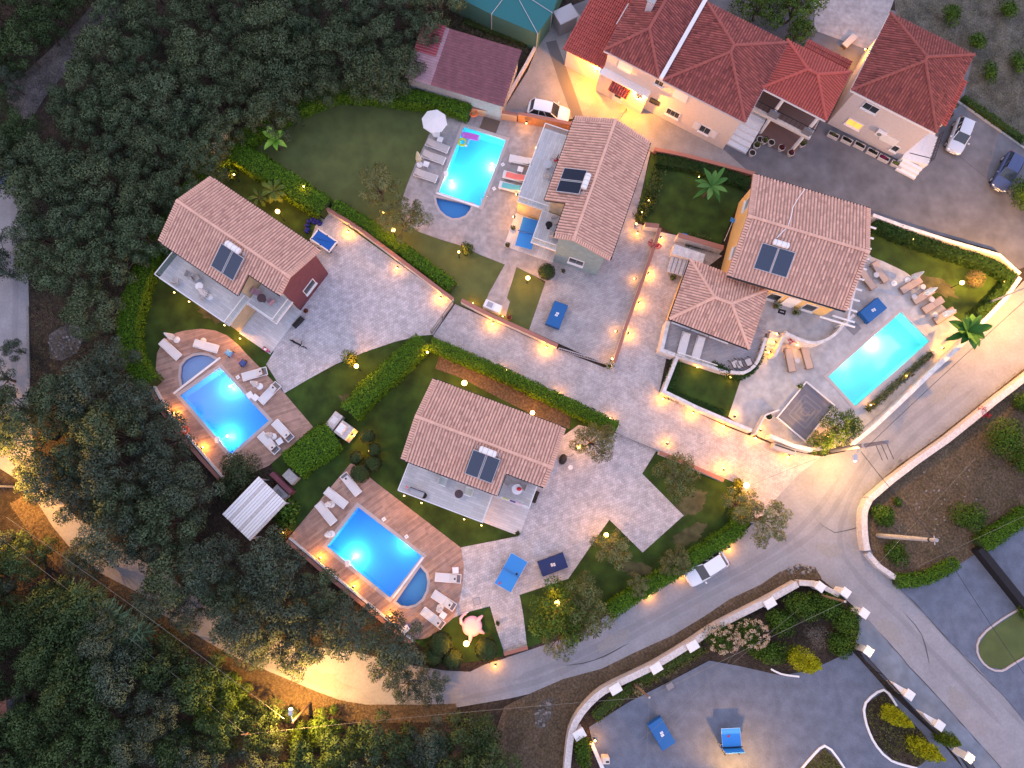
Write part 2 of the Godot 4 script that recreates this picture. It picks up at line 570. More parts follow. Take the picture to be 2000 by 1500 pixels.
# offsets of a path to both sides, mitred
func ribbon(mb: MB, p: PackedVector2Array, w: float, y0: float, y1: float) -> void:
	var l := []
	var r := []
	for k in p.size():
		var d0 := (p[k] - p[maxi(k - 1, 0)]).normalized()
		var d1 := (p[mini(k + 1, p.size() - 1)] - p[k]).normalized()
		d0 = d1 if k == 0 else d0
		d1 = d0 if k == p.size() - 1 else d1
		var nn := (d0 + d1).normalized().orthogonal()
		var s := w * 0.5 / maxf(0.4, nn.dot(d1.orthogonal()))
		l.append(p[k] + nn * s)
		r.append(p[k] - nn * s)
	for k in p.size() - 1:
		var a: Vector2 = l[k]
		var b: Vector2 = l[k + 1]
		var c: Vector2 = r[k + 1]
		var d: Vector2 = r[k]
		mb.quad(to3(a, y1), to3(d, y1), to3(c, y1), to3(b, y1))
		mb.quad(to3(b, y0), to3(a, y0), to3(a, y1), to3(b, y1))
		mb.quad(to3(d, y0), to3(c, y0), to3(c, y1), to3(d, y1))
	mb.quad(to3(l[0], y0), to3(r[0], y0), to3(r[0], y1), to3(l[0], y1))
	mb.quad(to3(r[-1], y0), to3(l[-1], y0), to3(l[-1], y1), to3(r[-1], y1))


func wall(called: String, label: String, p: PackedVector2Array, w: float, h: float, m: Material, cap: Material = null, y0 := 0.0, category := "wall") -> Node3D:
	var o := thing(called, label, category, to3(p[0], y0))
	var q := PackedVector2Array()
	for k in p:
		q.append(k - p[0])
	var mb := MB.new()
	ribbon(mb, q, w, 0.0, h)
	obj("body", mb, m, o)
	if cap:
		mb = MB.new()
		ribbon(mb, q, w + 0.08, h, h + 0.06)
		obj("coping", mb, cap, o)
	return o


# a flat band along a path, with wavering width
func strip(called: String, m: Material, p: PackedVector2Array, w: float, y: float, wob := 0.15) -> void:
	var q := curve(p, 0.7)
	var l := PackedVector2Array()
	var r := PackedVector2Array()
	for k in q.size():
		var d := (q[mini(k + 1, q.size() - 1)] - q[maxi(k - 1, 0)]).normalized().orthogonal()
		var t := minf(1.0, minf(k, q.size() - 1 - k) * 0.4)
		l.append(q[k] + d * w * t * (0.5 + wob * (rng.randf() - 0.5)))
		r.append(q[k] - d * w * t * (0.5 + wob * (rng.randf() - 0.5)))
	var mb := MB.new()
	for k in q.size() - 1:
		mb.quad(to3(l[k], y), to3(r[k], y), to3(r[k + 1], y), to3(l[k + 1], y))
	structure(called, mb, m)


# an irregular patch on the ground
func blob(called: String, m: Material, c: Vector3, rx: float, rz: float, y: float, turn := 0.0) -> void:
	var p := PackedVector2Array()
	var f := FastNoiseLite.new()
	f.seed = int(c.x * 10.0)
	f.frequency = 0.6
	for k in 56:
		var a := TAU * k / 56.0
		var s := 1.0 + 0.5 * f.get_noise_2d(cos(a) * 3.0, sin(a) * 3.0) + 0.12 * (rng.randf() - 0.5)
		p.append(Vector2(c.x, c.z) + Vector2(cos(a) * rx * s, sin(a) * rz * s).rotated(turn))
	sheet(called, m, y, p, 0.0, true)


func grown(p: PackedVector2Array, by: float) -> PackedVector2Array:
	var g := Geometry2D.offset_polygon(p, by, Geometry2D.JOIN_MITER)
	return g[0]


func basin(mb: MB, p: PackedVector2Array, y0: float, y1: float) -> void:
	if Geometry2D.is_polygon_clockwise(p):
		p.reverse()
	mb.flat_poly(p, y0)
	for j in p.size():
		var a := p[j]
		var b := p[(j + 1) % p.size()]
		mb.quad(to3(a, y0), to3(b, y0), to3(b, y1), to3(a, y1))


func rim(mb: MB, p: PackedVector2Array, w: float, y: float) -> void:
	if Geometry2D.is_polygon_clockwise(p):
		p.reverse()
	var g := grown(p, w)
	if g.size() != p.size():
		return
	# match corners by nearest distance
	for j in p.size():
		var k := (j + 1) % p.size()
		var a := near(g, p[j])
		var b := near(g, p[k])
		mb.quad(to3(p[j], y), to3(p[k], y), to3(b, y), to3(a, y))
		mb.quad(to3(a, 0), to3(b, 0), to3(b, y), to3(a, y))
		mb.quad(to3(p[k], y - 0.25), to3(p[j], y - 0.25), to3(p[j], y), to3(p[k], y))


func near(g: PackedVector2Array, q: Vector2) -> Vector2:
	var best := g[0]
	for k in g:
		if k.distance_squared_to(q) < best.distance_squared_to(q):
			best = k
	return best


# main: four corners; kid: half-round paddling basin; lights: plan points on the walls
func pool(label: String, main: PackedVector2Array, kid: PackedVector2Array, m: Material, lights: Array, power: float, depth := 1.35, edge := 0.28) -> Node3D:
	var o := thing("swimming_pool", label, "swimming pool")
	var mb := MB.new()
	basin(mb, main, -depth, -0.05)
	obj("basin", mb, m, o)
	mb = MB.new()
	mb.flat_poly(main, -0.11)
	obj("water", mb, M.water, o)
	mb = MB.new()
	rim(mb, main, edge, 0.075)
	obj("coping", mb, M.coping, o)
	if kid.size():
		mb = MB.new()
		basin(mb, kid, -0.45, -0.05)
		obj("paddling_basin", mb, M.pool_deep, o)
		mb = MB.new()
		mb.flat_poly(kid, -0.11)
		obj("paddling_water", mb, M.water, o)
		mb = MB.new()
		rim(mb, kid, 0.2, 0.07)
		obj("paddling_coping", mb, M.coping, o)
	var mid := (main[0] + main[1] + main[2] + main[3]) * 0.25
	for q in lights:
		var p: Vector2 = q
		var along := Vector2.ZERO
		for j in 4:
			var a := main[j]
			var b := main[(j + 1) % 4]
			var f := Geometry2D.get_closest_point_to_segment(p, a, b)
			if f.distance_to(p) < 1.2 and (along == Vector2.ZERO or f.distance_to(p) < along.distance_to(p)):
				along = f
		var inward := (mid - along).normalized()
		var e1 := (main[1] - main[0]).normalized()
		var nn := e1 if absf(inward.dot(e1)) > absf(inward.dot(e1.orthogonal())) else e1.orthogonal()
		nn = nn if nn.dot(inward) > 0 else -nn
		var l := MB.new()
		l.ball(Vector3.ZERO, Vector3(0.09, 0.09, 0.09))
		var b := obj("pool_light", l, M.poolbulb, o)
		b.position = to3(along + nn * 0.55, 0.5 - depth)
		obj("bracket", MB.new().bar(-to3(nn * 0.55, 0.0), -to3(nn * 0.09, 0.0), 0.04, 0.04), M.metal, b)
		light(b, Vector3.ZERO, power * 0.3, Color(0.86, 0.97, 1.0), 0.12)
	return o


func light(parent: Node3D, at: Vector3, e: float, c: Color, r := 0.06) -> void:
	var l := OmniLight3D.new()
	l.name = "lamp_light"
	l.light_energy = e * 3.0
	l.light_color = c
	l.light_size = r
	l.omni_range = 40.0
	l.omni_attenuation = 2.0
	l.shadow_enabled = true
	l.position = at
	parent.add_child(l, true)


const WARM := Color(1.0, 0.64, 0.18)


# a fitting on a wall face that washes the ground below; out points away from the wall
func wall_lamp(label: String, at: Vector3, out: Vector2, e := 0.5, group := "lamps on the walls", r := 0.07) -> Node3D:
	if at.y < 0.65:
		at.y = 0.42
		e *= 1.05
	var o := thing("wall_lamp", label, "wall lamp", at, atan2(out.x, out.y), group)
	if not lamp_mesh.has("wall"):
		var a := MB.new()
		a.box(Vector3(0, 0.0, 0.02), Vector3(0.2, 0.16, 0.04))
		a.box(Vector3(0, 0.14, 0.07), Vector3(0.2, 0.03, 0.14))
		lamp_mesh.wall = a.mesh()
	obj("housing", lamp_mesh.wall, M.dark, o)
	var key := "b%.2f" % r
	if not lamp_mesh.has(key):
		lamp_mesh[key] = MB.new().ball(Vector3.ZERO, Vector3(r, r, r)).mesh()
	var b := obj("bulb", lamp_mesh[key], M.bulb, o)
	b.position = Vector3(0, 0.02, 0.09 + r)
	light(b, Vector3.ZERO, e, WARM, r * 0.8)
	return o


# a garden post with a glowing globe
func post_lamp(label: String, at: Vector3, h: float, e := 0.8, r := 0.12, group := "globe lamps in the gardens") -> Node3D:
	if at.y > 0.0:
		h = at.y
		at.y = 0.0
	var o := thing("garden_lamp", label, "garden lamp", at, 0.0, group)
	var a := MB.new()
	a.lathe(Vector3.ZERO, [[0.07, 0.0], [0.07, 0.04], [0.03, 0.08], [0.03, h - r], [0.06, h - r + 0.02]], 8)
	obj("post", a, M.dark, o)
	var key := "b%.2f" % r
	if not lamp_mesh.has(key):
		lamp_mesh[key] = MB.new().ball(Vector3.ZERO, Vector3(r, r, r)).mesh()
	var b := obj("globe", lamp_mesh[key], M.bulb, o)
	b.position = Vector3(0, h, 0)
	light(b, Vector3.ZERO, e, WARM, r * 0.8)
	return o


# ---------------------------------------------------------------- roofs and houses

# barrel tiles on a slope: o is the eave corner, u runs along the eave, v up the slope; top: pairs of [u, highest v]
func tiles(mb: MB, o: Vector3, u: Vector3, v: Vector3, top: Array, c0: Color, c1: Color, pu := 0.235, pv := 0.37, vary := 0.16) -> void:
	var nn := u.cross(v).normalized()
	var flip := nn.y < 0.0
	nn = -nn if flip else nn
	var ul: float = top[-1][0] - top[0][0]
	var cols := int(ul / pu)
	var pw := ul / cols
	for j in cols:
		var uc: float = top[0][0] + (j + 0.5) * pw
		var vm := 0.0
		for k in top.size() - 1:
			if uc >= top[k][0] and uc <= top[k + 1][0]:
				vm = lerpf(top[k][1], top[k + 1][1], (uc - top[k][0]) / maxf(0.001, top[k + 1][0] - top[k][0]))
		var k := 0
		while k * pv < vm - 0.06:
			var v0 := k * pv
			var v1 := minf(v0 + pv + 0.04, vm)
			mb.col = c0.lerp(c1, rng.randf() * rng.randf()) * (1.0 + vary * (rng.randf() - 0.5))
			var jit := (rng.randf() - 0.5) * 0.012
			var lo := []
			var hi := []
			for s in 4:
				var w := PI * s / 3.0
				lo.append(o + u * (uc + jit + cos(w) * 0.098) + v * v0 + nn * (0.055 + sin(w) * 0.075))
				hi.append(o + u * (uc + jit + cos(w) * 0.08) + v * v1 + nn * (0.012 + sin(w) * 0.062))
			for s in 3:
				if flip:
					mb.quad(lo[s], hi[s], hi[s + 1], lo[s + 1])
				else:
					mb.quad(lo[s], lo[s + 1], hi[s + 1], hi[s])
			mb.quad(lo[0], lo[3], lo[2], lo[1])
			k += 1
	mb.col = Color.WHITE


# half-round capping along a line
func caps(mb: MB, a: Vector3, b: Vector3, r: float, c: Color, step := 0.38) -> void:
	var d := (b - a).normalized()
	var x := d.cross(Vector3.UP).normalized()
	var y := x.cross(d)
	var m := maxi(1, int(a.distance_to(b) / step))
	for k in m:
		mb.col = c * (0.92 + 0.16 * rng.randf())
		var p := a.lerp(b, float(k) / m)
		var q := a.lerp(b, (k + 1.12) / m)
		var lo := []
		var hi := []
		for s in 5:
			var w := PI * s / 4.0
			lo.append(p + x * cos(w) * r + y * (sin(w) * r * 0.8 + 0.02))
			hi.append(q + x * cos(w) * r * 0.86 + y * sin(w) * r * 0.7)
		for s in 4:
			mb.quad(lo[s], lo[s + 1], hi[s + 1], hi[s])
		mb.quad(lo[4], lo[3], lo[1], lo[0])
	mb.col = Color.WHITE


const SALMON := Color(0.8, 0.49, 0.365)
const SALMON2 := Color(0.56, 0.31, 0.235)

var villa_mesh := {}


func window_part(o: Node3D, at: Vector3, nn: Vector3, w: float, h: float, pane: Material, frame: Material, panes := 2, sill := true) -> void:
	var x := Vector3.UP.cross(nn).normalized()
	var b := Basis(x, Vector3.UP, nn)
	var mb := MB.new()
	for s in [-1, 1]:
		mb.box(at + b * Vector3(s * (w * 0.5 + 0.03), 0, 0.02), Vector3(0.06, h + 0.12, 0.08), b)
		mb.box(at + b * Vector3(0, s * (h * 0.5 + 0.03), 0.02), Vector3(w, 0.06, 0.08), b)
	var f := obj("window", mb, frame, o)
	for k in panes:
		mb = MB.new()
		mb.box(at + b * Vector3((k - (panes - 1) * 0.5) * w / panes, 0, 0.012), Vector3(w / panes - 0.05, h, 0.03), b)
		obj("pane", mb, pane, f)
	if sill:
		mb = MB.new()
		mb.box(at + b * Vector3(0, -h * 0.5 - 0.09, 0.09), Vector3(w + 0.2, 0.05, 0.2), b)
		obj("sill", mb, frame, f)


func rail_line(o: Node3D, pts: Array, h := 1.0) -> void:
	# glass balustrade: panes between slim posts under a handrail
	for k in pts.size() - 1:
		var a: Vector3 = pts[k]
		var b: Vector3 = pts[k + 1]
		var up := Vector3(0, h, 0)
		var mb := MB.new()
		mb.bar(a + up, b + up, 0.06, 0.05)
		obj("handrail", mb, M.white, o)
		var m := maxi(1, int(a.distance_to(b) / 1.4))
		for j in m:
			var p := a.lerp(b, float(j) / m)
			var q := a.lerp(b, float(j + 1) / m)
			mb = MB.new()
			mb.bar(p.lerp(q, 0.05) + up * 0.52, p.lerp(q, 0.95) + up * 0.52, 0.014, h * 0.86)
			obj("glass_pane", mb, M.glass, o)
			mb = MB.new()
			mb.bar(p, p + up, 0.05, 0.05)
			obj("rail_post", mb, M.galv, o)


func solar(o: Node3D, at: Vector3, b: Basis, w: float, l: float, dark: Material) -> void:
	# two collector panels on a rack and a water tank above them
	for s in [-1, 1]:
		var mb := MB.new()
		mb.box(at + b * Vector3(s * (w * 0.25 + 0.02), 0.05, 0), Vector3(w * 0.5 - 0.04, 0.06, l), b)
		var p := obj("solar_panel", mb, dark, o)
		mb = MB.new()
		for e in [-1, 1]:
			mb.box(at + b * Vector3(s * (w * 0.25 + 0.02) + e * (w * 0.25 - 0.035), 0.06, 0), Vector3(0.04, 0.08, l + 0.04), b)
			mb.box(at + b * Vector3(s * (w * 0.25 + 0.02), 0.06, e * l * 0.5), Vector3(w * 0.5 - 0.11, 0.08, 0.04), b)
		obj("frame", mb, M.galv, p)
	var r := MB.new()
	for s in [-1, 1]:
		r.bar(at + b * Vector3(s * w * 0.4, -0.1, l * 0.5), at + b * Vector3(s * w * 0.4, -0.1, -l * 0.7), 0.05, 0.05)
		r.bar(at + b * Vector3(s * w * 0.3, -0.35, -l * 0.62), at + b * Vector3(s * w * 0.3, 0.25, -l * 0.62), 0.05, 0.05)
	obj("rack", r, M.galv, o)
	r = MB.new()
	var c := at + b * Vector3(0, 0.28, -l * 0.5 - 0.32)
	var x := b.x.normalized()
	var y := Vector3.UP
	var rings := []
	for q in [[-0.66, 0.1], [-0.64, 0.2], [-0.58, 0.25], [0.58, 0.25], [0.64, 0.2], [0.66, 0.1]]:
		rings.append(r.ring(c + x * q[0], y, x.cross(y), q[1], q[1], 12))
	r.loft(rings)
	var t := obj("water_tank", r, M.white, o)
	r = MB.new()
	for s in [-0.4, 0.0, 0.4]:
		r.loft([r.ring(c + x * (s - 0.02), y, x.cross(y), 0.256, 0.256, 12), r.ring(c + x * (s + 0.02), y, x.cross(y), 0.256, 0.256, 12)], false)
	obj("strap", r, M.galv, t)


func villa(label: String, at: Vector3, turn: float, accent: Material, body: Material) -> Node3D:
	var o := thing("villa", label, "house", at, turn, "three villas of the same plan")
	var rise := 1.5
	var run := 3.275
	var sl := Vector3(0, rise, run).length()
	var vr := Vector3(0, rise, run) / sl
	var vf := Vector3(0, rise, -run) / sl
	if villa_mesh.is_empty():
		var t := MB.new()
		tiles(t, Vector3(0.34, 5.4, 0), Vector3.RIGHT, vr, [[0.0, sl], [10.22, sl]], SALMON, SALMON2)
		villa_mesh.rear = t.mesh()
		t = MB.new()
		tiles(t, Vector3(0.34, 5.4, 6.55), Vector3.RIGHT, vf, [[0.0, sl], [7.46, sl]], SALMON, SALMON2)
		tiles(t, Vector3(7.8, 6.2, 4.8), Vector3.RIGHT, vf, [[0.0, sl - 1.925], [2.76, sl - 1.925]], SALMON, SALMON2)
		villa_mesh.front = t.mesh()
		t = MB.new()
		caps(t, Vector3(0.02, 6.95, run), Vector3(10.9, 6.95, run), 0.13, SALMON)
		villa_mesh.ridge = t.mesh()
		t = MB.new()
		for e in [[0.0, 0.0, 1], [0.0, 6.55, -1], [10.56, 0.0, 1], [10.56, 4.8, -1]]:
			var zl := absf(run - e[1])
			var m := int(zl * 1.1 / 0.2)
			for k in m:
				var z: float = e[1] + e[2] * zl * (k + 0.5) / m
				var y := 6.9 - absf(z - run) * rise / run
				caps(t, Vector3(e[0], y + 0.05, z), Vector3(e[0] + 0.34, y + 0.05, z), 0.085, SALMON, 0.5)
		villa_mesh.verge = t.mesh()
		t = MB.new()
		for q in [[0.02, 0.05, 10.88, run, 5.4, 6.9], [0.02, run, 7.78, 6.5, 6.9, 5.4], [7.78, run, 10.88, 4.75, 6.9, 6.2]]:
			var y0: float = q[4]
			var y1: float = q[5]
			for d in [0.0, -0.12]:
				t.quad(Vector3(q[0], y0 + d, q[1]), Vector3(q[0], y1 + d, q[3]), Vector3(q[2], y1 + d, q[3]), Vector3(q[2], y0 + d, q[1]))
			for x in [q[0], q[2]]:
				t.quad(Vector3(x, y0 - 0.12, q[1]), Vector3(x, y1 - 0.12, q[3]), Vector3(x, y1, q[3]), Vector3(x, y0, q[1]))
		villa_mesh.slab = t.mesh()
		t = MB.new()
		t.bar(Vector3(0.1, 5.37, 6.6), Vector3(7.8, 5.37, 6.6), 0.1, 0.09)
		t.bar(Vector3(7.85, 6.17, 4.85), Vector3(10.8, 6.17, 4.85), 0.1, 0.09)
		t.bar(Vector3(0.1, 5.37, -0.05), Vector3(10.8, 5.37, -0.05), 0.1, 0.09)
		t.bar(Vector3(7.88, 5.4, 6.55), Vector3(7.88, 6.15, 4.9), 0.06, 0.05)
		villa_mesh.gutter = t.mesh()
		t = MB.new()
		t.prism(V([0.45, 0.45, 10.28, 0.45, 10.28, 4.4, 7.45, 4.4, 7.45, 6.1, 0.45, 6.1]), 0.0, 5.55)
		for x in [0.45, 7.25]:
			gable(t, x, 0.2, [[0.45, 5.5], [run, 6.78], [6.1, 5.5]])
		villa_mesh.wall = t.mesh()
		t = MB.new()
		gable(t, 10.28, 0.22, [[0.43, 0.0], [0.43, 5.5], [run, 6.78], [4.42, 6.27], [4.42, 0.0]])
		villa_mesh.gable = t.mesh()
		t = MB.new()
		t.prism(V([0.45, 6.1, 7.45, 6.1, 7.45, 8.85, 0.45, 8.85]), 0.0, 2.58)
		villa_mesh.base = t.mesh()
		t = MB.new()
		t.xf = Transform3D(Basis.IDENTITY, Vector3(0, 0, 0))
		t.flat_poly(V([0.4, 6.105, 7.5, 6.105, 7.5, 8.9, 0.4, 8.9]), 2.7)
		t.flat_poly(V([7.6, 4.405, 10.5, 4.405, 10.5, 6.6, 7.6, 6.6]), 2.7)
		villa_mesh.floor = t.mesh()
		t = MB.new()
		t.prism(V([0.38, 6.1, 7.52, 6.1, 7.52, 8.93, 0.38, 8.93]), 2.58, 2.694)
		t.prism(V([7.53, 4.4, 10.55, 4.4, 10.55, 6.65, 7.53, 6.65]), 2.5, 2.694, true)
		villa_mesh.slab2 = t.mesh()
		t = MB.new()
		t.prism(V([7.46, 4.41, 10.7, 4.41, 10.7, 8.93, 7.46, 8.93]), 0.0, 0.1)
		villa_mesh.patio = t.mesh()
	obj("wall", villa_mesh.wall, body, o)
	obj("gable_wall", villa_mesh.gable, accent, o)
	var rs := obj("roof", villa_mesh.slab, M.mortar, o)
	stuff("roof_tiles", villa_mesh.rear, M.tile, rs)
	stuff("roof_tiles", villa_mesh.front, M.tile, rs)
	stuff("verge_tiles", villa_mesh.verge, M.tile, rs)
	obj("ridge_tiles", villa_mesh.ridge, M.tile, rs)
	obj("gutter", villa_mesh.gutter, M.dark, o)
	obj("terrace_wall", villa_mesh.base, body, o)
	obj("terrace_slab", villa_mesh.slab2, M.white, o)
	obj("terrace_floor", villa_mesh.floor, M.terrace, o)
	obj("patio", villa_mesh.patio, M.terrace, o)
	rail_line(o, [Vector3(0.47, 2.7, 6.2), Vector3(0.47, 2.7, 8.86), Vector3(7.44, 2.7, 8.86), Vector3(7.44, 2.7, 6.2)])
	rail_line(o, [Vector3(8.1, 2.7, 6.55), Vector3(10.46, 2.7, 6.55), Vector3(10.46, 2.7, 4.5)])
	window_part(o, Vector3(10.5, 1.75, 2.5), Vector3(1, 0, 0), 1.25, 1.0, M.window, M.white)
	window_part(o, Vector3(9.1, 3.85, 4.4), Vector3(0, 0, 1), 1.6, 2.1, M.window, M.white, 2, false)
	window_part(o, Vector3(3.6, 3.8, 6.1), Vector3(0, 0, 1), 2.0, 2.1, M.window, M.white, 2, false)
	window_part(o, Vector3(9.1, 1.2, 4.4), Vector3(0, 0, 1), 1.6, 2.1, M.window, M.white, 2, false)
	var tilt := Basis(Vector3.RIGHT, Vector3(0, run, rise).normalized(), Vector3(0, -rise, run).normalized())
	solar(o, Vector3(6.02, 6.42, 4.95), tilt, 2.15, 2.0, M.panel)
	return o


func gable(t: MB, x: float, th: float, zy: Array) -> void:
	var p := PackedVector2Array()
	for q in zy:
		p.append(Vector2(q[0], q[1]))
	var tr := Geometry2D.triangulate_polygon(p)
	for xx in [x, x + th]:
		for k in range(0, tr.size(), 3):
			var a := Vector3(xx, p[tr[k]].y, p[tr[k]].x)
			var b := Vector3(xx, p[tr[k + 1]].y, p[tr[k + 1]].x)
			var c := Vector3(xx, p[tr[k + 2]].y, p[tr[k + 2]].x)
			if ((b - a).cross(c - a).x > 0.0) == (xx > x):
				t.tri(a, b, c)
			else:
				t.tri(a, c, b)
	for k in p.size():
		var a := p[k]
		var b := p[(k + 1) % p.size()]
		t.quad(Vector3(x, a.y, a.x), Vector3(x, b.y, b.x), Vector3(x + th, b.y, b.x), Vector3(x + th, a.y, a.x))


# hipped tiled roof over a w x d plan, as parts of o; the ridge runs along x when w > d
func hip_roof(o: Node3D, at: Vector3, w: float, d: float, rise: float, c0: Color, c1: Color, mort: Material, vary := 0.16, part := "roof") -> Node3D:
	var lng := w >= d
	var hr := minf(w, d) * 0.5
	var r0 := Vector3(hr if lng else w * 0.5, rise, d * 0.5 if lng else hr)
	var r1 := Vector3(w - hr if lng else w * 0.5, rise, d * 0.5 if lng else d - hr)
	var s := MB.new()
	s.xf.origin = at
	var a := Vector3.ZERO
	var b := Vector3(w, 0, 0)
	var c := Vector3(w, 0, d)
	var e := Vector3(0, 0, d)
	if lng:
		s.quad(e, c, r1, r0)
		s.quad(b, a, r0, r1)
		s.tri(a, e, r0)
		s.tri(c, b, r1)
	else:
		s.quad(a, e, r1, r0)
		s.quad(c, b, r0, r1)
		s.tri(b, a, r0)
		s.tri(e, c, r1)
	s.quad(a, b, c, e)
	var rs := obj(part, s, mort, o)
	for k in 4:
		var p: Vector3 = [a, b, c, e][k]
		var q: Vector3 = [b, c, e, a][k]
		var u := (q - p).normalized()
		var inn: Vector3 = [Vector3(0, 0, 1), Vector3(-1, 0, 0), Vector3(0, 0, -1), Vector3(1, 0, 0)][k]
		var L := p.distance_to(q)
		var sl := sqrt(hr * hr + rise * rise)
		var vv := (inn * hr + Vector3(0, rise, 0)) / sl
		var t := MB.new()
		t.xf.origin = at
		tiles(t, p, u, vv, [[0.0, 0.0], [hr, sl], [L - hr, sl], [L, 0.0]] if L > hr * 2.05 else [[0.0, 0.0], [L * 0.5, sl], [L, 0.0]], c0, c1, 0.235, 0.37, vary)
		stuff("roof_tiles", t, M.tile, rs)
	var t := MB.new()
	t.xf.origin = at + Vector3(0, 0.07, 0)
	caps(t, r0, r1, 0.15, c0)
	for k in 4:
		var p: Vector3 = [a, b, c, e][k]
		caps(t, p, r0 if p.distance_to(r0) < p.distance_to(r1) else r1, 0.14, c0)
	obj("ridge_tiles", t, M.tile, rs)
	return rs


# ---------------------------------------------------------------- plants

func rdir() -> Vector3:
	var z := rng.randf() * 2.0 - 1.0
	var w := rng.randf() * TAU
	var r := sqrt(1.0 - z * z)
	return Vector3(r * cos(w), z, r * sin(w))


# one ball of leaves; dark to pale leaves are mixed at random
func puff(mb: MB, at: Vector3, r: Vector3, count: int, l: float, w: float, c0: Color, c1: Color, up := 0.35, soft := 0.85) -> void:
	for k in count:
		var d := rdir()
		d.y = d.y * 0.75 + up
		d = d.normalized()
		var p := at + d * r * (0.35 + 0.65 * sqrt(rng.randf()))
		var dir := (d * 0.5 + rdir()).normalized()
		var side := (dir.cross(d) + rdir() * 0.5).normalized()
		var nn := (rdir() * (1.0 - soft) + d).normalized()
		mb.col = c0.lerp(c1, rng.randf())
		var s := 0.7 + 0.6 * rng.randf()
		mb.leaf(p - dir * l * 0.4, dir, side, nn, l * s, w * s)


func crown_mesh(r: float, h: float, low: float, puffs: int, per: int, pr: float, l: float, w: float, c0: Color, c1: Color, bough: MB = null) -> ArrayMesh:
	var mb := MB.new()
	for k in puffs:
		var w0 := rng.randf() * TAU
		var q := sqrt((k + 0.5) / puffs)
		w0 = k * 2.39996 + rng.randf() * 0.7
		var rr := r * q * (0.82 + 0.3 * rng.randf())
		var y := low + (h - low) * sqrt(maxf(0.0, 1.0 - pow(q, 2.4))) * (0.78 + 0.3 * rng.randf())
		var at := Vector3(cos(w0) * rr, y, sin(w0) * rr)
		var s := pr * (0.75 + 0.5 * rng.randf())
		var tint := 0.78 + 0.44 * rng.randf()
		puff(mb, at, Vector3(s, s * 0.85, s), int(per * s * s / (pr * pr)), l, w, c0 * tint, c1 * tint)
		if q > 0.55 and rng.randf() < 0.6:
			var at2 := at + Vector3(-cos(w0) * 0.2, -0.7 - rng.randf() * 0.5, -sin(w0) * 0.2)
			puff(mb, at2, Vector3(s, s * 0.8, s), int(per * 0.5), l, w, c0 * tint, c1 * tint)
		if bough and k % 2 == 0:
			bough.tube([Vector3(0, low * 0.55, 0), Vector3(at.x * 0.35, low * 0.8 + 0.3, at.z * 0.35), at - Vector3(0, s * 0.3, 0)], 0.07, 0.018, 5)
	return mb.mesh()


func trunk_shape(mb: MB, h: float, r: float, lean := 0.25) -> void:
	var a := rng.randf() * TAU
	var pts := [Vector3.ZERO]
	for k in 3:
		pts.append(Vector3(cos(a) * lean * (k + 1) * 0.3 + (rng.randf() - 0.5) * 0.1, h * (k + 1) / 3.0, sin(a) * lean * (k + 1) * 0.3))
	mb.tube(pts, r, r * 0.6, 7)


var tree_kit := {}


func kit(key: String, variants: int, r: float, h: float, low: float, puffs: int, per: int, pr: float, l: float, w: float, c0: Color, c1: Color, tr := 0.16) -> void:
	var a := []
	for k in variants:
		var tb := MB.new()
		trunk_shape(tb, low * 0.75, tr)
		var f := 0.9 + 0.2 * rng.randf()
		var tone := 0.85 + 0.3 * rng.randf()
		var warm := Color(1.0 + 0.12 * rng.randf(), 1.0, 0.95 + 0.1 * rng.randf()) * tone
		var cm := crown_mesh(r * f, h * (0.92 + 0.16 * rng.randf()), low, puffs, per, pr, l, w, c0 * warm, c1 * warm, tb)
		a.append([cm, tb.mesh()])
	tree_kit[key] = a


func tree(key: String, called: String, label: String, category: String, at: Vector3, s := 1.0, group := "", pick := -1) -> Node3D:
	var a: Array = tree_kit[key]
	var q: Array = a[pick if pick >= 0 else rng.randi() % a.size()]
	var o := thing(called, label, category, at, rng.randf() * TAU, group)
	o.scale = Vector3(s, s * (0.92 + 0.16 * rng.randf()), s)
	stuff("crown", q[0], M.leaf, o)
	obj("trunk", q[1], M.bark, o)
	return o


# spreads points at least gap apart through plan polygons
func spread(areas: Array, gap: float, avoid: Array = []) -> Array:
	var out := []
	for p in areas:
		var b := Rect2(p[0], Vector2.ZERO)
		for q in p:
			b = b.expand(q)
		var tries := int(b.get_area() / (gap * gap) * 24.0)
		for k in tries:
			var q := b.position + Vector2(rng.randf(), rng.randf()) * b.size
			if not Geometry2D.is_point_in_polygon(q, p):
				continue
			var ok := true
			for e in out:
				if e.distance_squared_to(q) < gap * gap:
					ok = false
					break
			for e in avoid:
				if ok and e.distance_squared_to(q) < gap * gap:
					ok = false
			if ok:
				out.append(q)
	return out


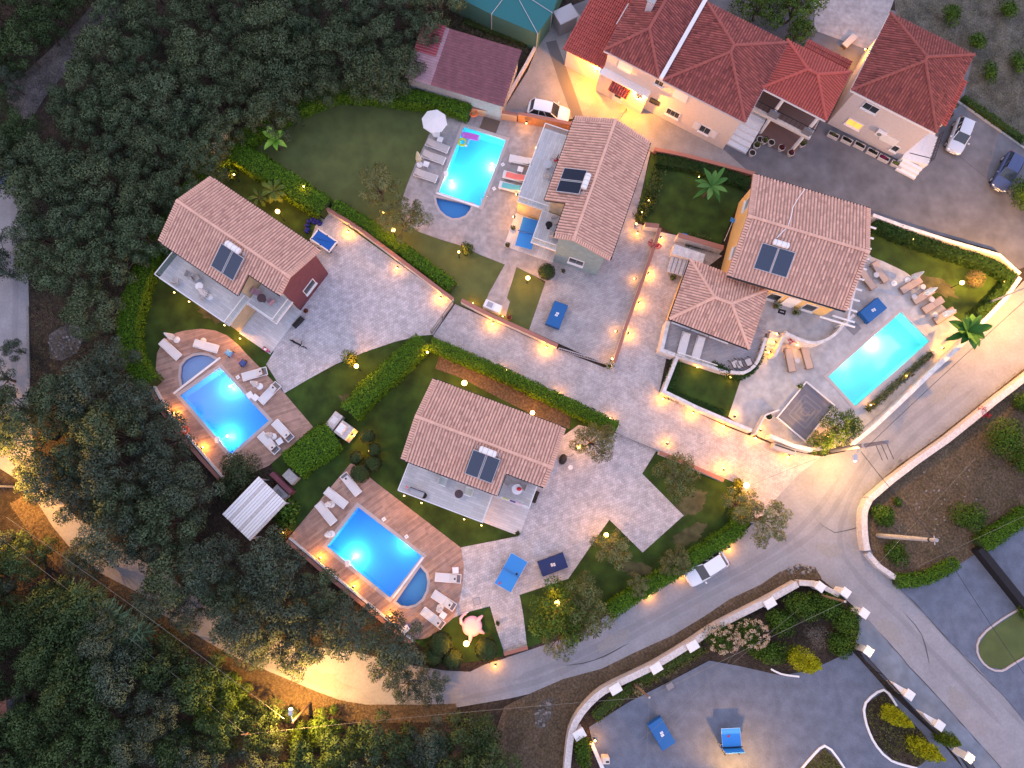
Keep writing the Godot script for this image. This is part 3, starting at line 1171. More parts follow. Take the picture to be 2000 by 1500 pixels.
# a clipped hedge along a path: twigs inside, leaves all over it
func hedge(label: String, p: PackedVector2Array, w: float, h: float, c0: Color, c1: Color, dens := 260.0, group := "") -> Node3D:
	var o := thing("hedge", label, "hedge", to3(p[0]), 0.0, group)
	var q := PackedVector2Array()
	for k in p:
		q.append(k - p[0])
	q = curve(q, 0.6)
	var core := MB.new()
	ribbon(core, q, w * 0.72, 0.0, h * 0.86)
	obj("twigs", core, M.twig, o)
	var mb := MB.new()
	for k in q.size() - 1:
		var a := q[k]
		var b := q[k + 1]
		var len_ := a.distance_to(b)
		var d := (b - a) / len_
		var nn := d.orthogonal()
		var bump := 0.9 + 0.2 * rng.randf()
		var cnt := int(dens * len_ * (w + h * 1.1))
		for j in cnt:
			var s := rng.randf() * (w + h * 1.1) - h * 0.55
			var side := 0.0
			var y := h
			var out := Vector3.UP
			if s < 0.0 or s > w:
				side = -1.0 if s < 0.0 else 1.0
				y = h - (-s if s < 0.0 else s - w) * 1.7 - rng.randf() * 0.15
				out = Vector3(nn.x * side, 0.35, nn.y * side).normalized()
			var x := (s / w - 0.5) * w if side == 0.0 else side * w * 0.5
			var rnd := 1.0 - 0.22 * pow(absf(x) / (w * 0.5), 4.0) if side == 0.0 else 1.0
			var pt := a.lerp(b, rng.randf()) + nn * x * bump
			var pos := Vector3(pt.x, y * rnd * (0.93 + 0.12 * bump * rng.randf()), pt.y) + rdir() * 0.07
			var dir := (out * 0.4 + rdir()).normalized()
			var sd := (dir.cross(out) + rdir() * 0.6).normalized()
			mb.col = c0.lerp(c1, rng.randf() * rng.randf() + 0.25 * (bump - 0.9))
			var z := 0.7 + 0.7 * rng.randf()
			mb.leaf(pos, dir, sd, (rdir() * 0.35 + out).normalized(), 0.15 * z, 0.085 * z)
	stuff("foliage", mb, M.leaf, o)
	return o


# broad arching leaf, creased along its midrib
func blade(mb: MB, base: Vector3, dir: Vector3, l: float, w: float, rise: float, droop: float, c: Color, k := 7) -> void:
	var side := dir.cross(Vector3.UP).normalized()
	var pts := []
	for j in k + 1:
		var f := float(j) / k
		pts.append(base + dir * l * f * (1.0 - 0.12 * f) + Vector3.UP * (rise * f - droop * f * f))
	mb.col = c
	for j in k:
		var f0 := float(j) / k
		var f1 := float(j + 1) / k
		var w0 := w * sin(PI * clampf(0.04 + f0 * 0.96, 0.0, 1.0)) * 0.5 + 0.02
		var w1 := w * sin(PI * clampf(0.04 + f1 * 0.96, 0.0, 1.0)) * 0.5 + 0.005
		var up := Vector3.UP * 0.35
		mb.quad(pts[j], pts[j + 1], pts[j + 1] + side * w1 + up * w1, pts[j] + side * w0 + up * w0)
		mb.quad(pts[j + 1], pts[j], pts[j] - side * w0 + up * w0, pts[j + 1] - side * w1 + up * w1)


func banana(label: String, at: Vector3, leaves: int, l: float, w: float, stem: float, c0: Color, c1: Color) -> Node3D:
	var o := thing("banana_plant", label, "banana plant", at)
	var s := MB.new()
	s.tube([Vector3.ZERO, Vector3(0.05, stem * 0.5, 0), Vector3(0.0, stem, 0.05)], 0.13, 0.07, 8)
	obj("stem", s, M.bark, o)
	for k in leaves:
		var a := k * 2.39996 + rng.randf() * 0.4
		var f := float(k) / leaves
		var mb := MB.new()
		var d := Vector3(cos(a), 0, sin(a))
		var ll := l * (0.75 + 0.35 * rng.randf())
		blade(mb, Vector3(0, stem - 0.15 + f * 0.3, 0), d, ll * lerpf(1.0, 0.75, f), w * (0.8 + 0.4 * rng.randf()), lerpf(0.7, 1.9, f), lerpf(1.1, 0.5, f), c0.lerp(c1, rng.randf()))
		obj("leaf", mb, M.leaf, o)
	return o


func fan_palm(label: String, at: Vector3, fronds: int, l: float, stem: float, c: Color) -> Node3D:
	var o := thing("palm", label, "palm", at)
	var s := MB.new()
	s.tube([Vector3.ZERO, Vector3(0, stem, 0)], 0.14, 0.11, 8)
	obj("trunk", s, M.bark, o)
	for k in fronds:
		var a := k * 2.39996
		var f := float(k) / fronds
		var mb := MB.new()
		var d := Vector3(cos(a), 0, sin(a))
		for j in 9:
			var dd := d.rotated(Vector3.UP, (j - 4) * 0.06)
			blade(mb, Vector3(0, stem + f * 0.2, 0) + d * 0.1, dd, l * (1.0 - absf(j - 4) * 0.05), 0.06, lerpf(0.3, 1.0, f), lerpf(0.8, 0.5, f), c * (0.8 + 0.4 * rng.randf()), 4)
		obj("frond", mb, M.leaf, o)
	return o


# bush or clipped ball close to the ground
func bush(called: String, label: String, category: String, at: Vector3, r: Vector3, count: int, c0: Color, c1: Color, l := 0.15, w := 0.08, group := "", lumps := 5) -> Node3D:
	var o := thing(called, label, category, at, 0.0, group)
	var tw := MB.new()
	var mb := MB.new()
	for k in maxi(1, lumps):
		var a := k * 2.39996 + rng.randf()
		var f := 0.0 if lumps <= 1 else 0.5 * sqrt(float(k) / lumps)
		var rr := r * (1.0 if lumps <= 1 else 0.55 + 0.2 * rng.randf())
		var p := Vector3(cos(a) * r.x * f, r.y * (0.95 if lumps <= 1 else 0.6 + 0.4 * rng.randf()), sin(a) * r.z * f)
		puff(mb, p, rr, count / maxi(1, lumps), l, w, c0, c1, 0.15, 0.7)
		tw.tube([Vector3.ZERO, p * 0.5, p], 0.035, 0.02, 5)
	stuff("foliage", mb, M.leaf, o)
	obj("stem", tw, M.bark, o)
	return o


# clipped ball: leaves on a shell round a twiggy inside
func topiary(label: String, at: Vector3, r: float, h: float, c0: Color, c1: Color, group := "") -> Node3D:
	var o := thing("topiary_ball", label, "topiary", at, 0.0, group)
	var s := MB.new()
	s.tube([Vector3.ZERO, Vector3(0, h, 0)], 0.06, 0.05, 6)
	obj("stem", s, M.bark, o)
	s = MB.new()
	s.ball(Vector3(0, h, 0), Vector3.ONE * r * 0.88, 14)
	obj("twigs", s, M.twig, o)
	var mb := MB.new()
	for k in int(r * r * 2400.0):
		var d := rdir()
		var dir := (d * 0.6 + rdir()).normalized()
		var side := dir.cross(rdir()).normalized()
		mb.col = c0.lerp(c1, rng.randf())
		mb.leaf(Vector3(0, h, 0) + d * r * (0.9 + 0.1 * rng.randf()), dir, side, (d + rdir() * 0.4).normalized(), 0.1, 0.055)
	stuff("foliage", mb, M.leaf, o)
	return o


# dry weeds or grass blades strewn over plan polygons, as one mass
func weeds(called: String, areas: Array, count: int, l: float, w: float, c0: Color, c1: Color, y := 0.0, clump := 6) -> void:
	var mb := MB.new()
	for p in areas:
		var b := Rect2(p[0], Vector2.ZERO)
		for q in p:
			b = b.expand(q)
		var done := 0
		var guard := 0
		while done < count and guard < count * 8:
			guard += 1
			var q := b.position + Vector2(rng.randf(), rng.randf()) * b.size
			if not Geometry2D.is_point_in_polygon(q, p):
				continue
			done += 1
			mb.col = c0.lerp(c1, rng.randf())
			for j in clump:
				var d := (rdir() + Vector3.UP * 0.9).normalized()
				var side := d.cross(rdir()).normalized()
				mb.leaf(Vector3(q.x + rng.randf() * l - l * 0.5, y, q.y + rng.randf() * l - l * 0.5), d, side, Vector3.UP, l * (0.5 + rng.randf()), w)
	stuff(called, mb, M.dryleaf)


# stones strewn over plan polygons
func rocks(called: String, areas: Array, count: int, r0: float, r1: float, m: Material) -> void:
	var mb := MB.new()
	for p in areas:
		var b := Rect2(p[0], Vector2.ZERO)
		for q in p:
			b = b.expand(q)
		for k in count:
			var q := b.position + Vector2(rng.randf(), rng.randf()) * b.size
			if Geometry2D.is_point_in_polygon(q, p):
				var r := lerpf(r0, r1, rng.randf() * rng.randf())
				mb.xf = Transform3D(Basis(rdir(), rng.randf() * TAU), Vector3(q.x, r * 0.3, q.y))
				mb.ball(Vector3.ZERO, Vector3(r, r * 0.7, r * 0.85), 6)
	mb.xf = Transform3D.IDENTITY
	stuff(called, mb, m)


# ---------------------------------------------------------------- the scene

func _ready() -> void:
	rng.seed = 20240
	cam = Camera3D.new()
	cam.name = "camera"
	cam.transform = Transform3D(Basis(Vector3(0.999498, 0.031683, 0), Vector3(-0.005245, 0.165458, -0.986203), Vector3(-0.031246, 0.985708, 0.165541)), Vector3(0, 60, 0))
	cam.fov = 56.357
	cam.near = 0.5
	cam.far = 1500.0
	add_child(cam)
	cam.current = true
	var sky := ProceduralSkyMaterial.new()
	sky.sky_top_color = Color(0.745, 0.795, 0.98)
	sky.sky_horizon_color = Color(1.0, 0.9, 0.9)
	sky.sky_curve = 0.3
	sky.ground_bottom_color = Color(0.2, 0.18, 0.17)
	sky.ground_horizon_color = Color(0.6, 0.55, 0.55)
	var env := Environment.new()
	env.background_mode = Environment.BG_SKY
	env.sky = Sky.new()
	env.sky.sky_material = sky
	env.background_energy_multiplier = 0.92
	env.tonemap_mode = Environment.TONE_MAPPER_LINEAR
	env.tonemap_exposure = 2.0
	env.sdfgi_enabled = true
	env.ssao_enabled = true
	env.ssil_enabled = true
	var we := WorldEnvironment.new()
	we.name = "world_environment"
	we.environment = env
	add_child(we)
	var sun := DirectionalLight3D.new()
	sun.name = "afterglow"
	sun.light_energy = 0.15
	sun.light_color = Color(1.0, 0.9, 0.88)
	sun.light_angular_distance = 30.0
	sun.shadow_enabled = true
	sun.rotation_degrees = Vector3(-55, -120, 0)
	add_child(sun)
	make_materials()
	build_ground()
	build_pools()
	build_villas()
	build_yellow_house()
	build_red_houses()
	build_walls()
	build_hedges()
	build_trees()
	build_sheds()
	build_furniture()
	build_play()
	build_poles()
	build_cars()
	build_lamps()


var pool1 := V([-25.8,-8.98,-22.67,-11.34,-18.36,-6.86,-21.31,-4.08])
var pool2 := V([-10.74,0.21,-5.43,4.15,-7.91,7.39,-13.11,3.36])
var pool3 := V([-2.44,-33.6,1.35,-32.32,-0.91,-26,-4.59,-27.29])
var pool4 := V([36.14,-16.7,38.45,-14.08,31.34,-8.27,29.17,-10.85])
var kid1 := V([-25.69,-9.8,-25.88,-10.58,-25.86,-11.46,-25.52,-11.98,-24.91,-12.34,-24.27,-12.43,-23.63,-12.3,-23.05,-12])
var kid2 := V([-5.54,5,-5.07,5.52,-4.93,6.21,-5.04,6.89,-5.36,7.52,-5.88,7.92,-6.5,8.07,-7.03,7.99,-7.41,7.71])
var kid3 := V([-4.81,-26.76,-4.71,-26.19,-4.42,-25.57,-3.92,-25.1,-3.33,-24.82,-2.75,-24.88,-2.21,-25.12,-1.81,-25.65,-1.68,-26.13])


func build_ground() -> void:
	for p in [pool1, pool2, pool3, pool4]:
		holes.append(grown(p, 0.02))
	for p in [kid1, kid2, kid3]:
		holes.append(grown(p, 0.02))
	sheet("ground", M.soil, 0.0, V([-300, -300, 300, -300, 300, 300, -300, 300]))
	sheet("road", M.road, 0.02, V([49.69,-21.74,45.46,-17.67,42.88,-15.32,39.87,-12.77,37.38,-10.49,34.45,-8.02,32.03,-5.81,30.15,-4.41,27.92,-3.97,26.07,-2.68,24.31,-0.97,22.83,0.63,21.55,1.89,20.78,2.63,19.68,3.21,16.63,4.77,14.46,6.19,11.77,7.59,10.2,8.47,8.1,9.77,6.02,10.63,3.83,11.32,1.13,12.16,-0.3,12.58,-1.43,13.11,-3.3,13.02,-6.84,12.46,-10.7,11.5,-14.35,11.09,-18.43,10.06,-21.35,8.48,-25.58,5.7,-28.97,3.85,-33.29,1.02,-35.76,-1.23,-37.1,-3.51,-37.8,-6.87,-38.49,-12.03,-38.97,-16.45,-39.69,-21.89,-40.45,-25.6,-41.46,-28.42,-42.93,-29.83,-48.55,-32.63,-44.78,-3.49,-41.5,-3.29,-39.82,-2.88,-38.07,-1.85,-37.01,-0.41,-36.12,1.1,-35.02,2.32,-32.94,4.53,-30.8,5.96,-27.57,7.55,-25.83,9.13,-23.08,10.69,-20.3,12.22,-17.64,13.27,-15.2,14.2,-13.5,14.9,-11.51,15.56,-9.55,15.8,-5.35,15.84,-2.54,15.79,1.7,15.14,5.97,14.25,9.05,13.57,11.76,12.35,14.91,11.11,17.47,9.62,19.64,8.23,22.23,7.23,23.98,6.34,25.3,5.61,26.8,5.62,28.81,7.25,30.8,9.08,32.73,11.29,34.07,12.89,36.92,16.04,39.89,19.53,43.18,23.34,47.32,23.39,45.32,19.58,43.1,17.18,41.63,15.3,39.38,12.72,38.21,11.72,35.53,8.7,34.38,7.27,32.98,6.04,31.64,4.19,30.93,2.31,31.06,0.63,31.6,-0.64,32.57,-1.7,34.92,-3.43,38.24,-5.61,41.64,-8.05,44.59,-10.21,49.63,-13.98]))
	sheet("verge", M.verge, 0.012, V([50.74,-15.38,44.66,-10.76,41.69,-8.59,38.3,-6.18,34.28,-3.64,32.17,-2.13,30.82,-0.64,30.16,1.06,30.37,2.73,31.17,4.6,32.37,5.63,31.93,0.63,33.91,-1.92,39.07,-4.96,44.45,-8.96,50.43,-13.07]))
	sheet("verge", M.verge, 0.026, V([5.98,13.71,9.07,12.95,11.78,11.72,14.93,10.4,17.5,8.98,19.67,7.62,22.27,6.5,23.82,5.53,25.57,4.87,26.92,5.12,27.41,6.03,25.46,6.43,22.4,7.84,17.65,10.21,12.15,12.93,8.83,14.46,6.75,17.31,5.48,22.52,-0.08,22.45,0.3,18.38,1.3,15.74,3.53,14.69]))
	sheet("verge", M.verge, 0.026, V([-37.16,-1.02,-35.07,1.83,-32.99,4.05,-30.84,5.49,-27.6,7.08,-25.87,8.62,-23.11,10.19,-20.33,11.75,-17.67,12.81,-15.22,13.78,-13.51,14.48,-11.53,15.18,-9.56,15.5,-5.35,15.54,-2.54,15.48,-2.12,16.85,-10.11,16.86,-15.71,15.98,-20.58,14.05,-25.11,11.72,-28.9,9.19,-32.74,6.63,-36.32,3.04,-38.67,0]))
	sheet("bank", M.bank, 0.03, V([-37.1,-14.02,-36.2,-14.69,-35.32,-15.23,-34.5,-14.7,-34.21,-13.47,-34.62,-12.5,-35.82,-11.83,-36.77,-12.04]))
	sheet("track", M.bank, 0.024, V([-35.03,-47.08,-37.64,-43.11,-39.85,-40.25,-42.05,-37.68,-43.25,-36.41,-42.53,-33.96,-40.7,-33.5,-39.43,-36.24,-37.27,-39.29,-35.68,-41.61,-33.65,-44.5]))
	sheet("bank", M.bank, 0.03, V([3.64,16.07,4.42,15.23,5.23,15.09,4.97,16.53,4.24,17.44,3.76,17.28]))
	# the upper yard and everything round the red houses
	sheet("upper_yard", M.yard, 0.03, V([1.2,-35.42,3.31,-39.12,4.85,-43.31,5.48,-44.64,7.65,-46.02,16.47,-50.01,48.55,-44.3,51.73,-30.35,50.66,-21.99,47.21,-20.71,45.3,-22.41,34.14,-25.56,23.42,-29.42,14.64,-31.35,7.48,-34.53,4.69,-34.08,-2.51,-35.95]))
	sheet("upper_yard_lamplight_tint", M.lamplight_tint, 0.034, V([1.2,-35.42,3.31,-39.12,4.85,-43.2,7.65,-45.91,10.44,-41.6,15.98,-36.3,20.97,-31.86,23.42,-29.52,14.64,-31.35,7.48,-34.53,4.69,-34.08,-2.51,-35.95]))  # same yard surface; paler colour paints the lamplight on its left part
	sheet("drain_strip", M.drain, 0.039, V([5.03,-42.11,5.98,-42.34,7.17,-38.69,8.42,-34.64,7.39,-34.53,6.22,-38.15]))
	sheet("drygrass_field", M.drygrass, 0.04, V([38.24,-50.58,56.42,-51.06,53.67,-30.38,49.09,-32.33,46.45,-34.57,43.79,-36.83,45.28,-41.57,38.25,-45.14]))
	sheet("stone_patio", M.slate, 0.05, V([30.68,-49.29,39.14,-49.5,37.55,-45.66,35.51,-41.89,30.3,-43.89]))
	for q in [[V([41.83,-9.84,36.97,-6.26,33.8,-3.21,32.26,-0.64,31.36,2.31,32.41,5.22,35.55,8.5,39.36,12.92,43.04,17.64]), 0.5], [V([40.52,-10.28,35.67,-6.7,32.28,-3.42,30.28,-0.42,29.13,3.15,30.62,6.04,34.15,9.7,41.36,17.62]), 0.45], [V([29.55,-2.34,27.62,0.21,24.39,3.14,19.98,5.6,14.38,8.4,8.06,11.54,1.9,13.83]), 0.5], [V([32.37,-4.5,29.89,-1.06,27.03,2.31,22.13,5.19,16.49,8.01,10.13,11.24,3.94,13.85,-2.14,15.14]), 0.45], [V([-10.2,14.32,-14.24,13.52,-19.14,11.57,-24.55,8.62,-29.64,5.45,-33.53,2.64]), 0.5], [V([-41.46,-26.52,-40.62,-20.96,-40.01,-15.55,-39.41,-9.43]), 0.5]]:
		strip("tyre_track", M.track, q[0], q[1], 0.0245)
	for q in [V([30.8,9.12,32.81,11.37,34.1,12.97,36.91,16.12,39.88,19.6,42.08,22.2]), V([32.98,6.09,34.45,7.4,35.73,8.82,38.29,11.8,41.71,15.38,43.47,17.57]), V([33.83,8.49,35.35,10.51,35.76,12.9]), V([5.99,12.7,8.46,12.33,11.38,10.97]), V([27.12,1.05,28.76,2.31,31.86,1.48])]:
		strip("crack", M.crack, q, 0.07, 0.041, 1.2)
	for q in [[Vector3(32.82, 0, 10.3), 1.3, 0.7, 0.8], [Vector3(28.22, 0, 3.77), 1.1, 0.6, 0.3], [Vector3(37.82, 0, 15.46), 1.0, 0.6, 0.8], [Vector3(10.15, 0, 10.77), 1.4, 0.5, -0.5], [Vector3(39.07, 0, -9.38), 1.2, 0.5, -0.7], [Vector3(-12.63, 0, 13.73), 1.3, 0.6, 0.3]]:
		blob("road_patch", M.patch, q[0], q[1], q[2], 0.029, q[3])
	# the villas' gardens
	sheet("lawn", M.lawn, 0.018, V([-23.53,-31.12,-25.14,-28.43,-28.66,-22.48,-30.1,-19.02,-30.68,-14.73,-29.95,-11.21,-28.02,-9.4,-25.87,-6.06,-21.54,-1.95,-17.96,-3.33,-15.91,2.46,-10.88,6.71,-6.28,10.48,-5.04,11.38,-3.39,12.56,0.27,12.19,3.54,11.2,8.1,9.37,14.47,5.78,20.58,2.3,21.62,0.63,20.79,-1.69,13.98,-4.68,10.76,-5.96,-4.89,-14.04,-3.18,-17.13,-14.29,-25.58,-19.91,-30.69]))
	sheet("lawn", M.lawn_dry, 0.03, V([-23.09,-31.12,-20.08,-33.63,-14.76,-36.82,-9.22,-36.33,-2.74,-35.34,1.9,-31.05,1.9,-20.88,5.02,-18.86,3.44,-14.64,-3.18,-17.13,-14.28,-25.48]))
	sheet("garden_bed", M.lawn, 0.044, V([14.49,-31.25,23.64,-29.17,22.09,-26.46,20.02,-21.88,16.88,-23.27,14.87,-24.44,12.82,-24.89]))
	sheet("lawn", M.lawn, 0.034, V([33.66,-25.4,34.14,-25.56,45.29,-22.27,47.11,-19.8,45.23,-17.66,39.88,-12.91,33.58,-18.96]))
	sheet("lawn", M.lawn, 0.034, V([15.7,-12.47,21.71,-10.63,20.3,-7.35,14.66,-9.35]))
	for q in [[Vector3(-11.42, 0, -8.26), 1.2, 0.7, 0.4], [Vector3(16.83, 0, 0), 1.6, 0.8, -0.6], [Vector3(16.51, 0, 2.5), 1.6, 0.6, -0.5], [Vector3(11.96, 0, 5.17), 1.3, 0.6, 0.2], [Vector3(-23.42, 0, -16.14), 1.4, 0.8, 0.4], [Vector3(39.58, 0, -19.02), 1.8, 0.7, 0.4]]:
		blob("worn_grass", M.wornlawn, q[0], q[1], q[2], 0.0385, q[3])
	sheet("flower_bed", M.verge, 0.024, V([-4.21,-12.79,-2.24,-12,1.25,-10.43,4.59,-8.77,6.88,-7.56,6.74,-6.25,4.06,-7.24,0.6,-8.97,-2.44,-10.58,-4.62,-11.36]))
	# paving
	sheet("pool_patio", M.slate, 0.042, V([-4.22,-35.32,-2.04,-34.85,4.92,-33.68,7.48,-34.28,14.4,-31.4,12.81,-24.65,15.08,-23.87,10.46,-11.54,3.36,-14.78,4.85,-19.14,2.3,-20.42,1.46,-17.63,1.72,-17.31,1.37,-15.99,-0.57,-16.61,-0.14,-17.98,1.28,-20.64,-0.88,-21.5,-2.58,-22.33,-4.38,-22.87,-6.27,-23.55,-7.77,-24.62,-7.86,-26.38,-7.36,-28.02,-6.68,-29.98,-5.55,-32.75]), 0.35)
	sheet("paved_yard", M.brick, 0.048, V([4.85,-19.19,6.4,-21.49,12.81,-24.6,15.03,-23.87,10.41,-11.59,3.4,-14.82]), 0.37)
	sheet("forecourt", M.cobble, 0.036, V([-15.05,-24.76,-14.55,-25.48,-3.14,-17.13,-4.85,-14.31,-5.98,-14.21,-8.15,-13.65,-10.64,-12.75,-13.06,-11.67,-15.36,-10.33,-17.18,-9.19,-18.84,-11.63,-18.34,-12.6,-17.39,-16.64]), 0.58)
	sheet("driveway", M.drive, 0.04, V([-4.85,-14.22,-3.01,-17.04,3.66,-14.01,9.79,-11.54,10.46,-11.63,14.85,-23.86,16.89,-23.41,20.47,-21.65,16.71,-18.79,15.22,-15.1,14.38,-12.73,15.22,-12.56,14.4,-9.26,20.16,-6.47,25.32,-4.49,28.09,-3.98,26.16,-2.59,24.39,-0.89,22.26,1.47,21.65,0,20.79,-1.69,14.19,-4.55,10.76,-5.92,-4.67,-13.86]), 0.4)
	sheet("forecourt", M.cobble, 0.045, V([-2.24,3.46,2.41,2.57,3.6,-0.63,4.48,-4.44,7.52,-6.6,10.93,-5.83,14.01,-4.38,12.79,-2.53,16.15,0.92,12.63,3.9,9.95,1.25,8.64,2.99,6.49,5.96,2.52,7.23,2.81,8.75,3.09,11.08,1.25,11.58,0.67,9.93,0.13,8.1,-1.93,8.61,-2.83,9,-2.08,6.34]), 0.33)
	sheet("pool_deck", M.deck, 0.052, V([-27.98,-12.54,-27.63,-13.43,-27.12,-14,-26.5,-14.32,-25.88,-14.5,-24.52,-14.69,-23.22,-14.52,-22.21,-14.09,-21.21,-13.25,-20.38,-12.37,-19.39,-11.41,-17.22,-9.23,-14.66,-6.35,-18.16,-3.12,-19.58,-2.49,-21.42,-1.95,-23.44,-4.16,-25.26,-6.19,-26.63,-7.77,-27.98,-9.92]), 0.33)
	sheet("pool_deck", M.deck, 0.056, V([-11.46,-3.34,-11.11,-3.22,-9.51,-1.92,-2.24,3.5,-2.01,4.93,-2.08,6.34,-2.35,7.73,-2.83,9,-4.24,10.22,-5.05,10.56,-5.99,10.64,-16.11,2.54]), 0.62)
	sheet("villa_patio", M.pale, 0.046, V([16.56,-15.11,23.51,-18.86,33.4,-22.27,33.91,-21.71,34.94,-21.29,36.71,-20.41,37.44,-19.85,39.12,-18.08,40.79,-16.36,42.19,-15.31,39.88,-12.91,34.45,-8.02,30.64,-5.02,25.53,-4.4,22.76,-5.7,20.3,-7.35,21.57,-10.63,19.53,-11.51]))
	sheet("entrance_ramp", M.slate, 0.054, V([22.33,-6,23.77,-7.98,24.65,-7.89,26.79,-5.49,25.54,-4.49]))
	# lower right: yard, apron, drives
	sheet("lower_yard", M.bluepave, 0.034, V([9.47,22.56,8.52,19.58,7.96,17.32,11.26,15.44,14.59,13.92,17.76,12.39,20.03,12.79,23.73,13.6,28.45,12.06,29.52,11.75,32.01,14.64,35.85,18.34,39.51,22.92]))
	sheet("entrance_apron", M.apron, 0.03, V([29.9,8.67,30.8,9.08,32.73,11.29,34.07,12.89,36.92,16.04,39.89,19.53,43.18,23.34,39.05,23.29,37.35,19.88,33.6,15.62,30.52,12.47,29.86,11.28]))
	sheet("side_drive", M.bluepave, 0.038, V([32.98,6.04,34,6.66,36.17,6.46,38.46,5.24,40.3,4.21,44.51,1.91,48.7,0.21,45.52,24.48,43.09,17.25,41.63,15.3,39.38,12.72,38.21,11.72,35.53,8.7]))
	sheet("dry_garden", M.verge, 0.032, V([31.67,0.63,32.99,-1.49,36.74,-3.86,41.53,-7.07,45.94,-10.09,50.43,-13.07,48.81,-0.64,44.55,1.57,41.7,3.37,38.91,5.03,35.74,6.46,33.63,6.05,31.85,4.19,31.36,2.31]))
	sheet("flower_bed", M.soil, 0.05, V([6.75,16.93,9.23,15.04,12.14,13.32,15.5,11.78,18.49,10.22,22.79,8.44,25.45,6.63,27.57,6.84,29.57,8.47,30.22,9.88,29.77,11.28,28.44,12.14,25.84,13.22,23.74,13.52,20.03,12.79,17.78,12.07,14.61,13.61,11.27,15.25,8.38,16.75,7.34,18.07]))
	rocks("stones", [V([-37.1,-14.02,-36.2,-14.69,-35.32,-15.23,-34.5,-14.7,-34.21,-13.47,-34.62,-12.5,-35.82,-11.83,-36.77,-12.04]), V([3.64,16.07,4.42,15.23,5.23,15.09,4.97,16.53,4.24,17.44,3.76,17.28]), V([33.83,-1.06,38.05,-3.65,42.49,-3.66,40.65,1.06,35.98,3.99,33.53,2.32]), V([23.82,5.53,25.57,4.87,26.91,5.21,26.15,5.7])], 90, 0.04, 0.22, M.stone)


func build_pools() -> void:
	pool("blue swimming pool with a half-round paddling end on the left wooden deck", pool1, kid1, M.pool_blue, [V([-21.89,-9.95]), V([-21.88,-5.86])].map(func(a): return a[0]), 3.6)
	pool("blue swimming pool with a half-round paddling end on the lower wooden deck", pool2, kid2, M.pool_blue, [V([-10.89,4.09]), V([-6.43,3.7])].map(func(a): return a[0]), 5.0)
	pool("turquoise-blue pool with bathing floats and half-round paddling end beside the round lawn", pool3, kid3, M.pool_cyan, [V([-3.57,-28.76]), V([0.3,-30.43])].map(func(a): return a[0]), 5.0)
	pool("pale turquoise rectangular pool beside the yellow house and the road wall", pool4, V([]), M.pool_turq, [V([33.87,-14.23]), V([31.18,-11.81])].map(func(a): return a[0]), 7.0)
	# bridging bars and ladders
	for q in [[V([-26.32,-9.1,-22.68,-12.18]), "white bar between the left deck's pool and its paddling end"], [V([-5.3,4.23,-7.66,7.43]), "white bar between the lower deck's pool and its paddling end"], [V([-4.81,-27.15,-1,-25.9]), "white bar between the round lawn's pool and its paddling end"]]:
		var a: Vector2 = q[0][0]
		var b: Vector2 = q[0][1]
		var o := thing("pool_divider", q[1], "pool divider", to3(a))
		var mb := MB.new()
		mb.bar(Vector3(0, 0.06, 0), to3(b - a, 0.06), 0.16, 0.16)
		obj("bar", mb, M.plastic, o)
		mb = MB.new()
		for s in [0.02, 0.34, 0.66, 0.98]:
			mb.bar(to3((b - a) * s, 0.1), to3((b - a) * s, 0.32), 0.05, 0.05)
		obj("stud", mb, M.metal, o)
	ladder("steel ladder at the right side of the left deck's pool", Vector3(-22.74, 0, -11.17), -0.87)
	ladder("steel ladder at the upper right corner of the lower deck's pool", Vector3(-5.52, 0, 3.82), 0.65)
	ladder("steel ladder at the lower right corner of the round lawn's pool", Vector3(-0.64, 0, -26.72), 0.33)
	for q in [["white skimmer on the left deck pool's lower edge", Vector3(-22.47, 0, -5.31)], ["white skimmer on the lower deck pool's lower edge", Vector3(-11.41, 0, 4.66)], ["white skimmer on the left edge of the round lawn's pool", Vector3(-3.98, 0, -29.04)]]:
		var o := thing("skimmer", q[0], "skimmer", q[1] + Vector3(0, 0.06, 0))
		var mb := MB.new()
		mb.lathe(Vector3.ZERO, [[0.22, 0.0], [0.22, 0.08], [0.17, 0.12], [0.02, 0.13]], 12)
		obj("lid", mb, M.plastic, o)
		mb = MB.new()
		mb.box(Vector3(0, 0.03, 0.22), Vector3(0.3, 0.1, 0.2))
		obj("mouth", mb, M.plastic, o)
	for q in [["square white lid in the left deck beside the pool's right edge", Vector3(-21.12, 0, -10.52)], ["square white lid on the lower deck above the pool, nearer the loungers", Vector3(-8.58, 0, 1.2)], ["square white lid on the lower deck above the pool, nearer the paddling end", Vector3(-6.71, 0, 2.6)], ["square white lid right of the round lawn's pool, upper one", Vector3(1.08, 0, -29.95)], ["square white lid right of the round lawn's pool, lower one", Vector3(0.31, 0, -27.65)]]:
		var o := thing("hatch_lid", q[0], "lid", q[1] + Vector3(0, 0.055, 0), 0.6)
		obj("lid", MB.new().cbox(Vector3(0, 0.025, 0), Vector3(0.3, 0.05, 0.3), 0.015), M.plastic, o)
		obj("grip", MB.new().box(Vector3(0, 0.055, 0), Vector3(0.1, 0.02, 0.04)), M.grey, o)


func ladder(label: String, at: Vector3, turn: float) -> void:
	var o := thing("pool_ladder", label, "ladder", at, turn)
	for s in [-0.22, 0.22]:
		var mb := MB.new()
		mb.tube([Vector3(0.45, 0.05, s), Vector3(0.42, 0.6, s), Vector3(0.2, 0.8, s), Vector3(-0.05, 0.6, s), Vector3(-0.12, -0.2, s), Vector3(-0.12, -0.9, s)], 0.025)
		obj("rail", mb, M.metal, o)
	for y in [-0.25, -0.55, -0.85]:
		obj("rung", MB.new().box(Vector3(-0.12, y, 0), Vector3(0.1, 0.03, 0.42)), M.metal, o)


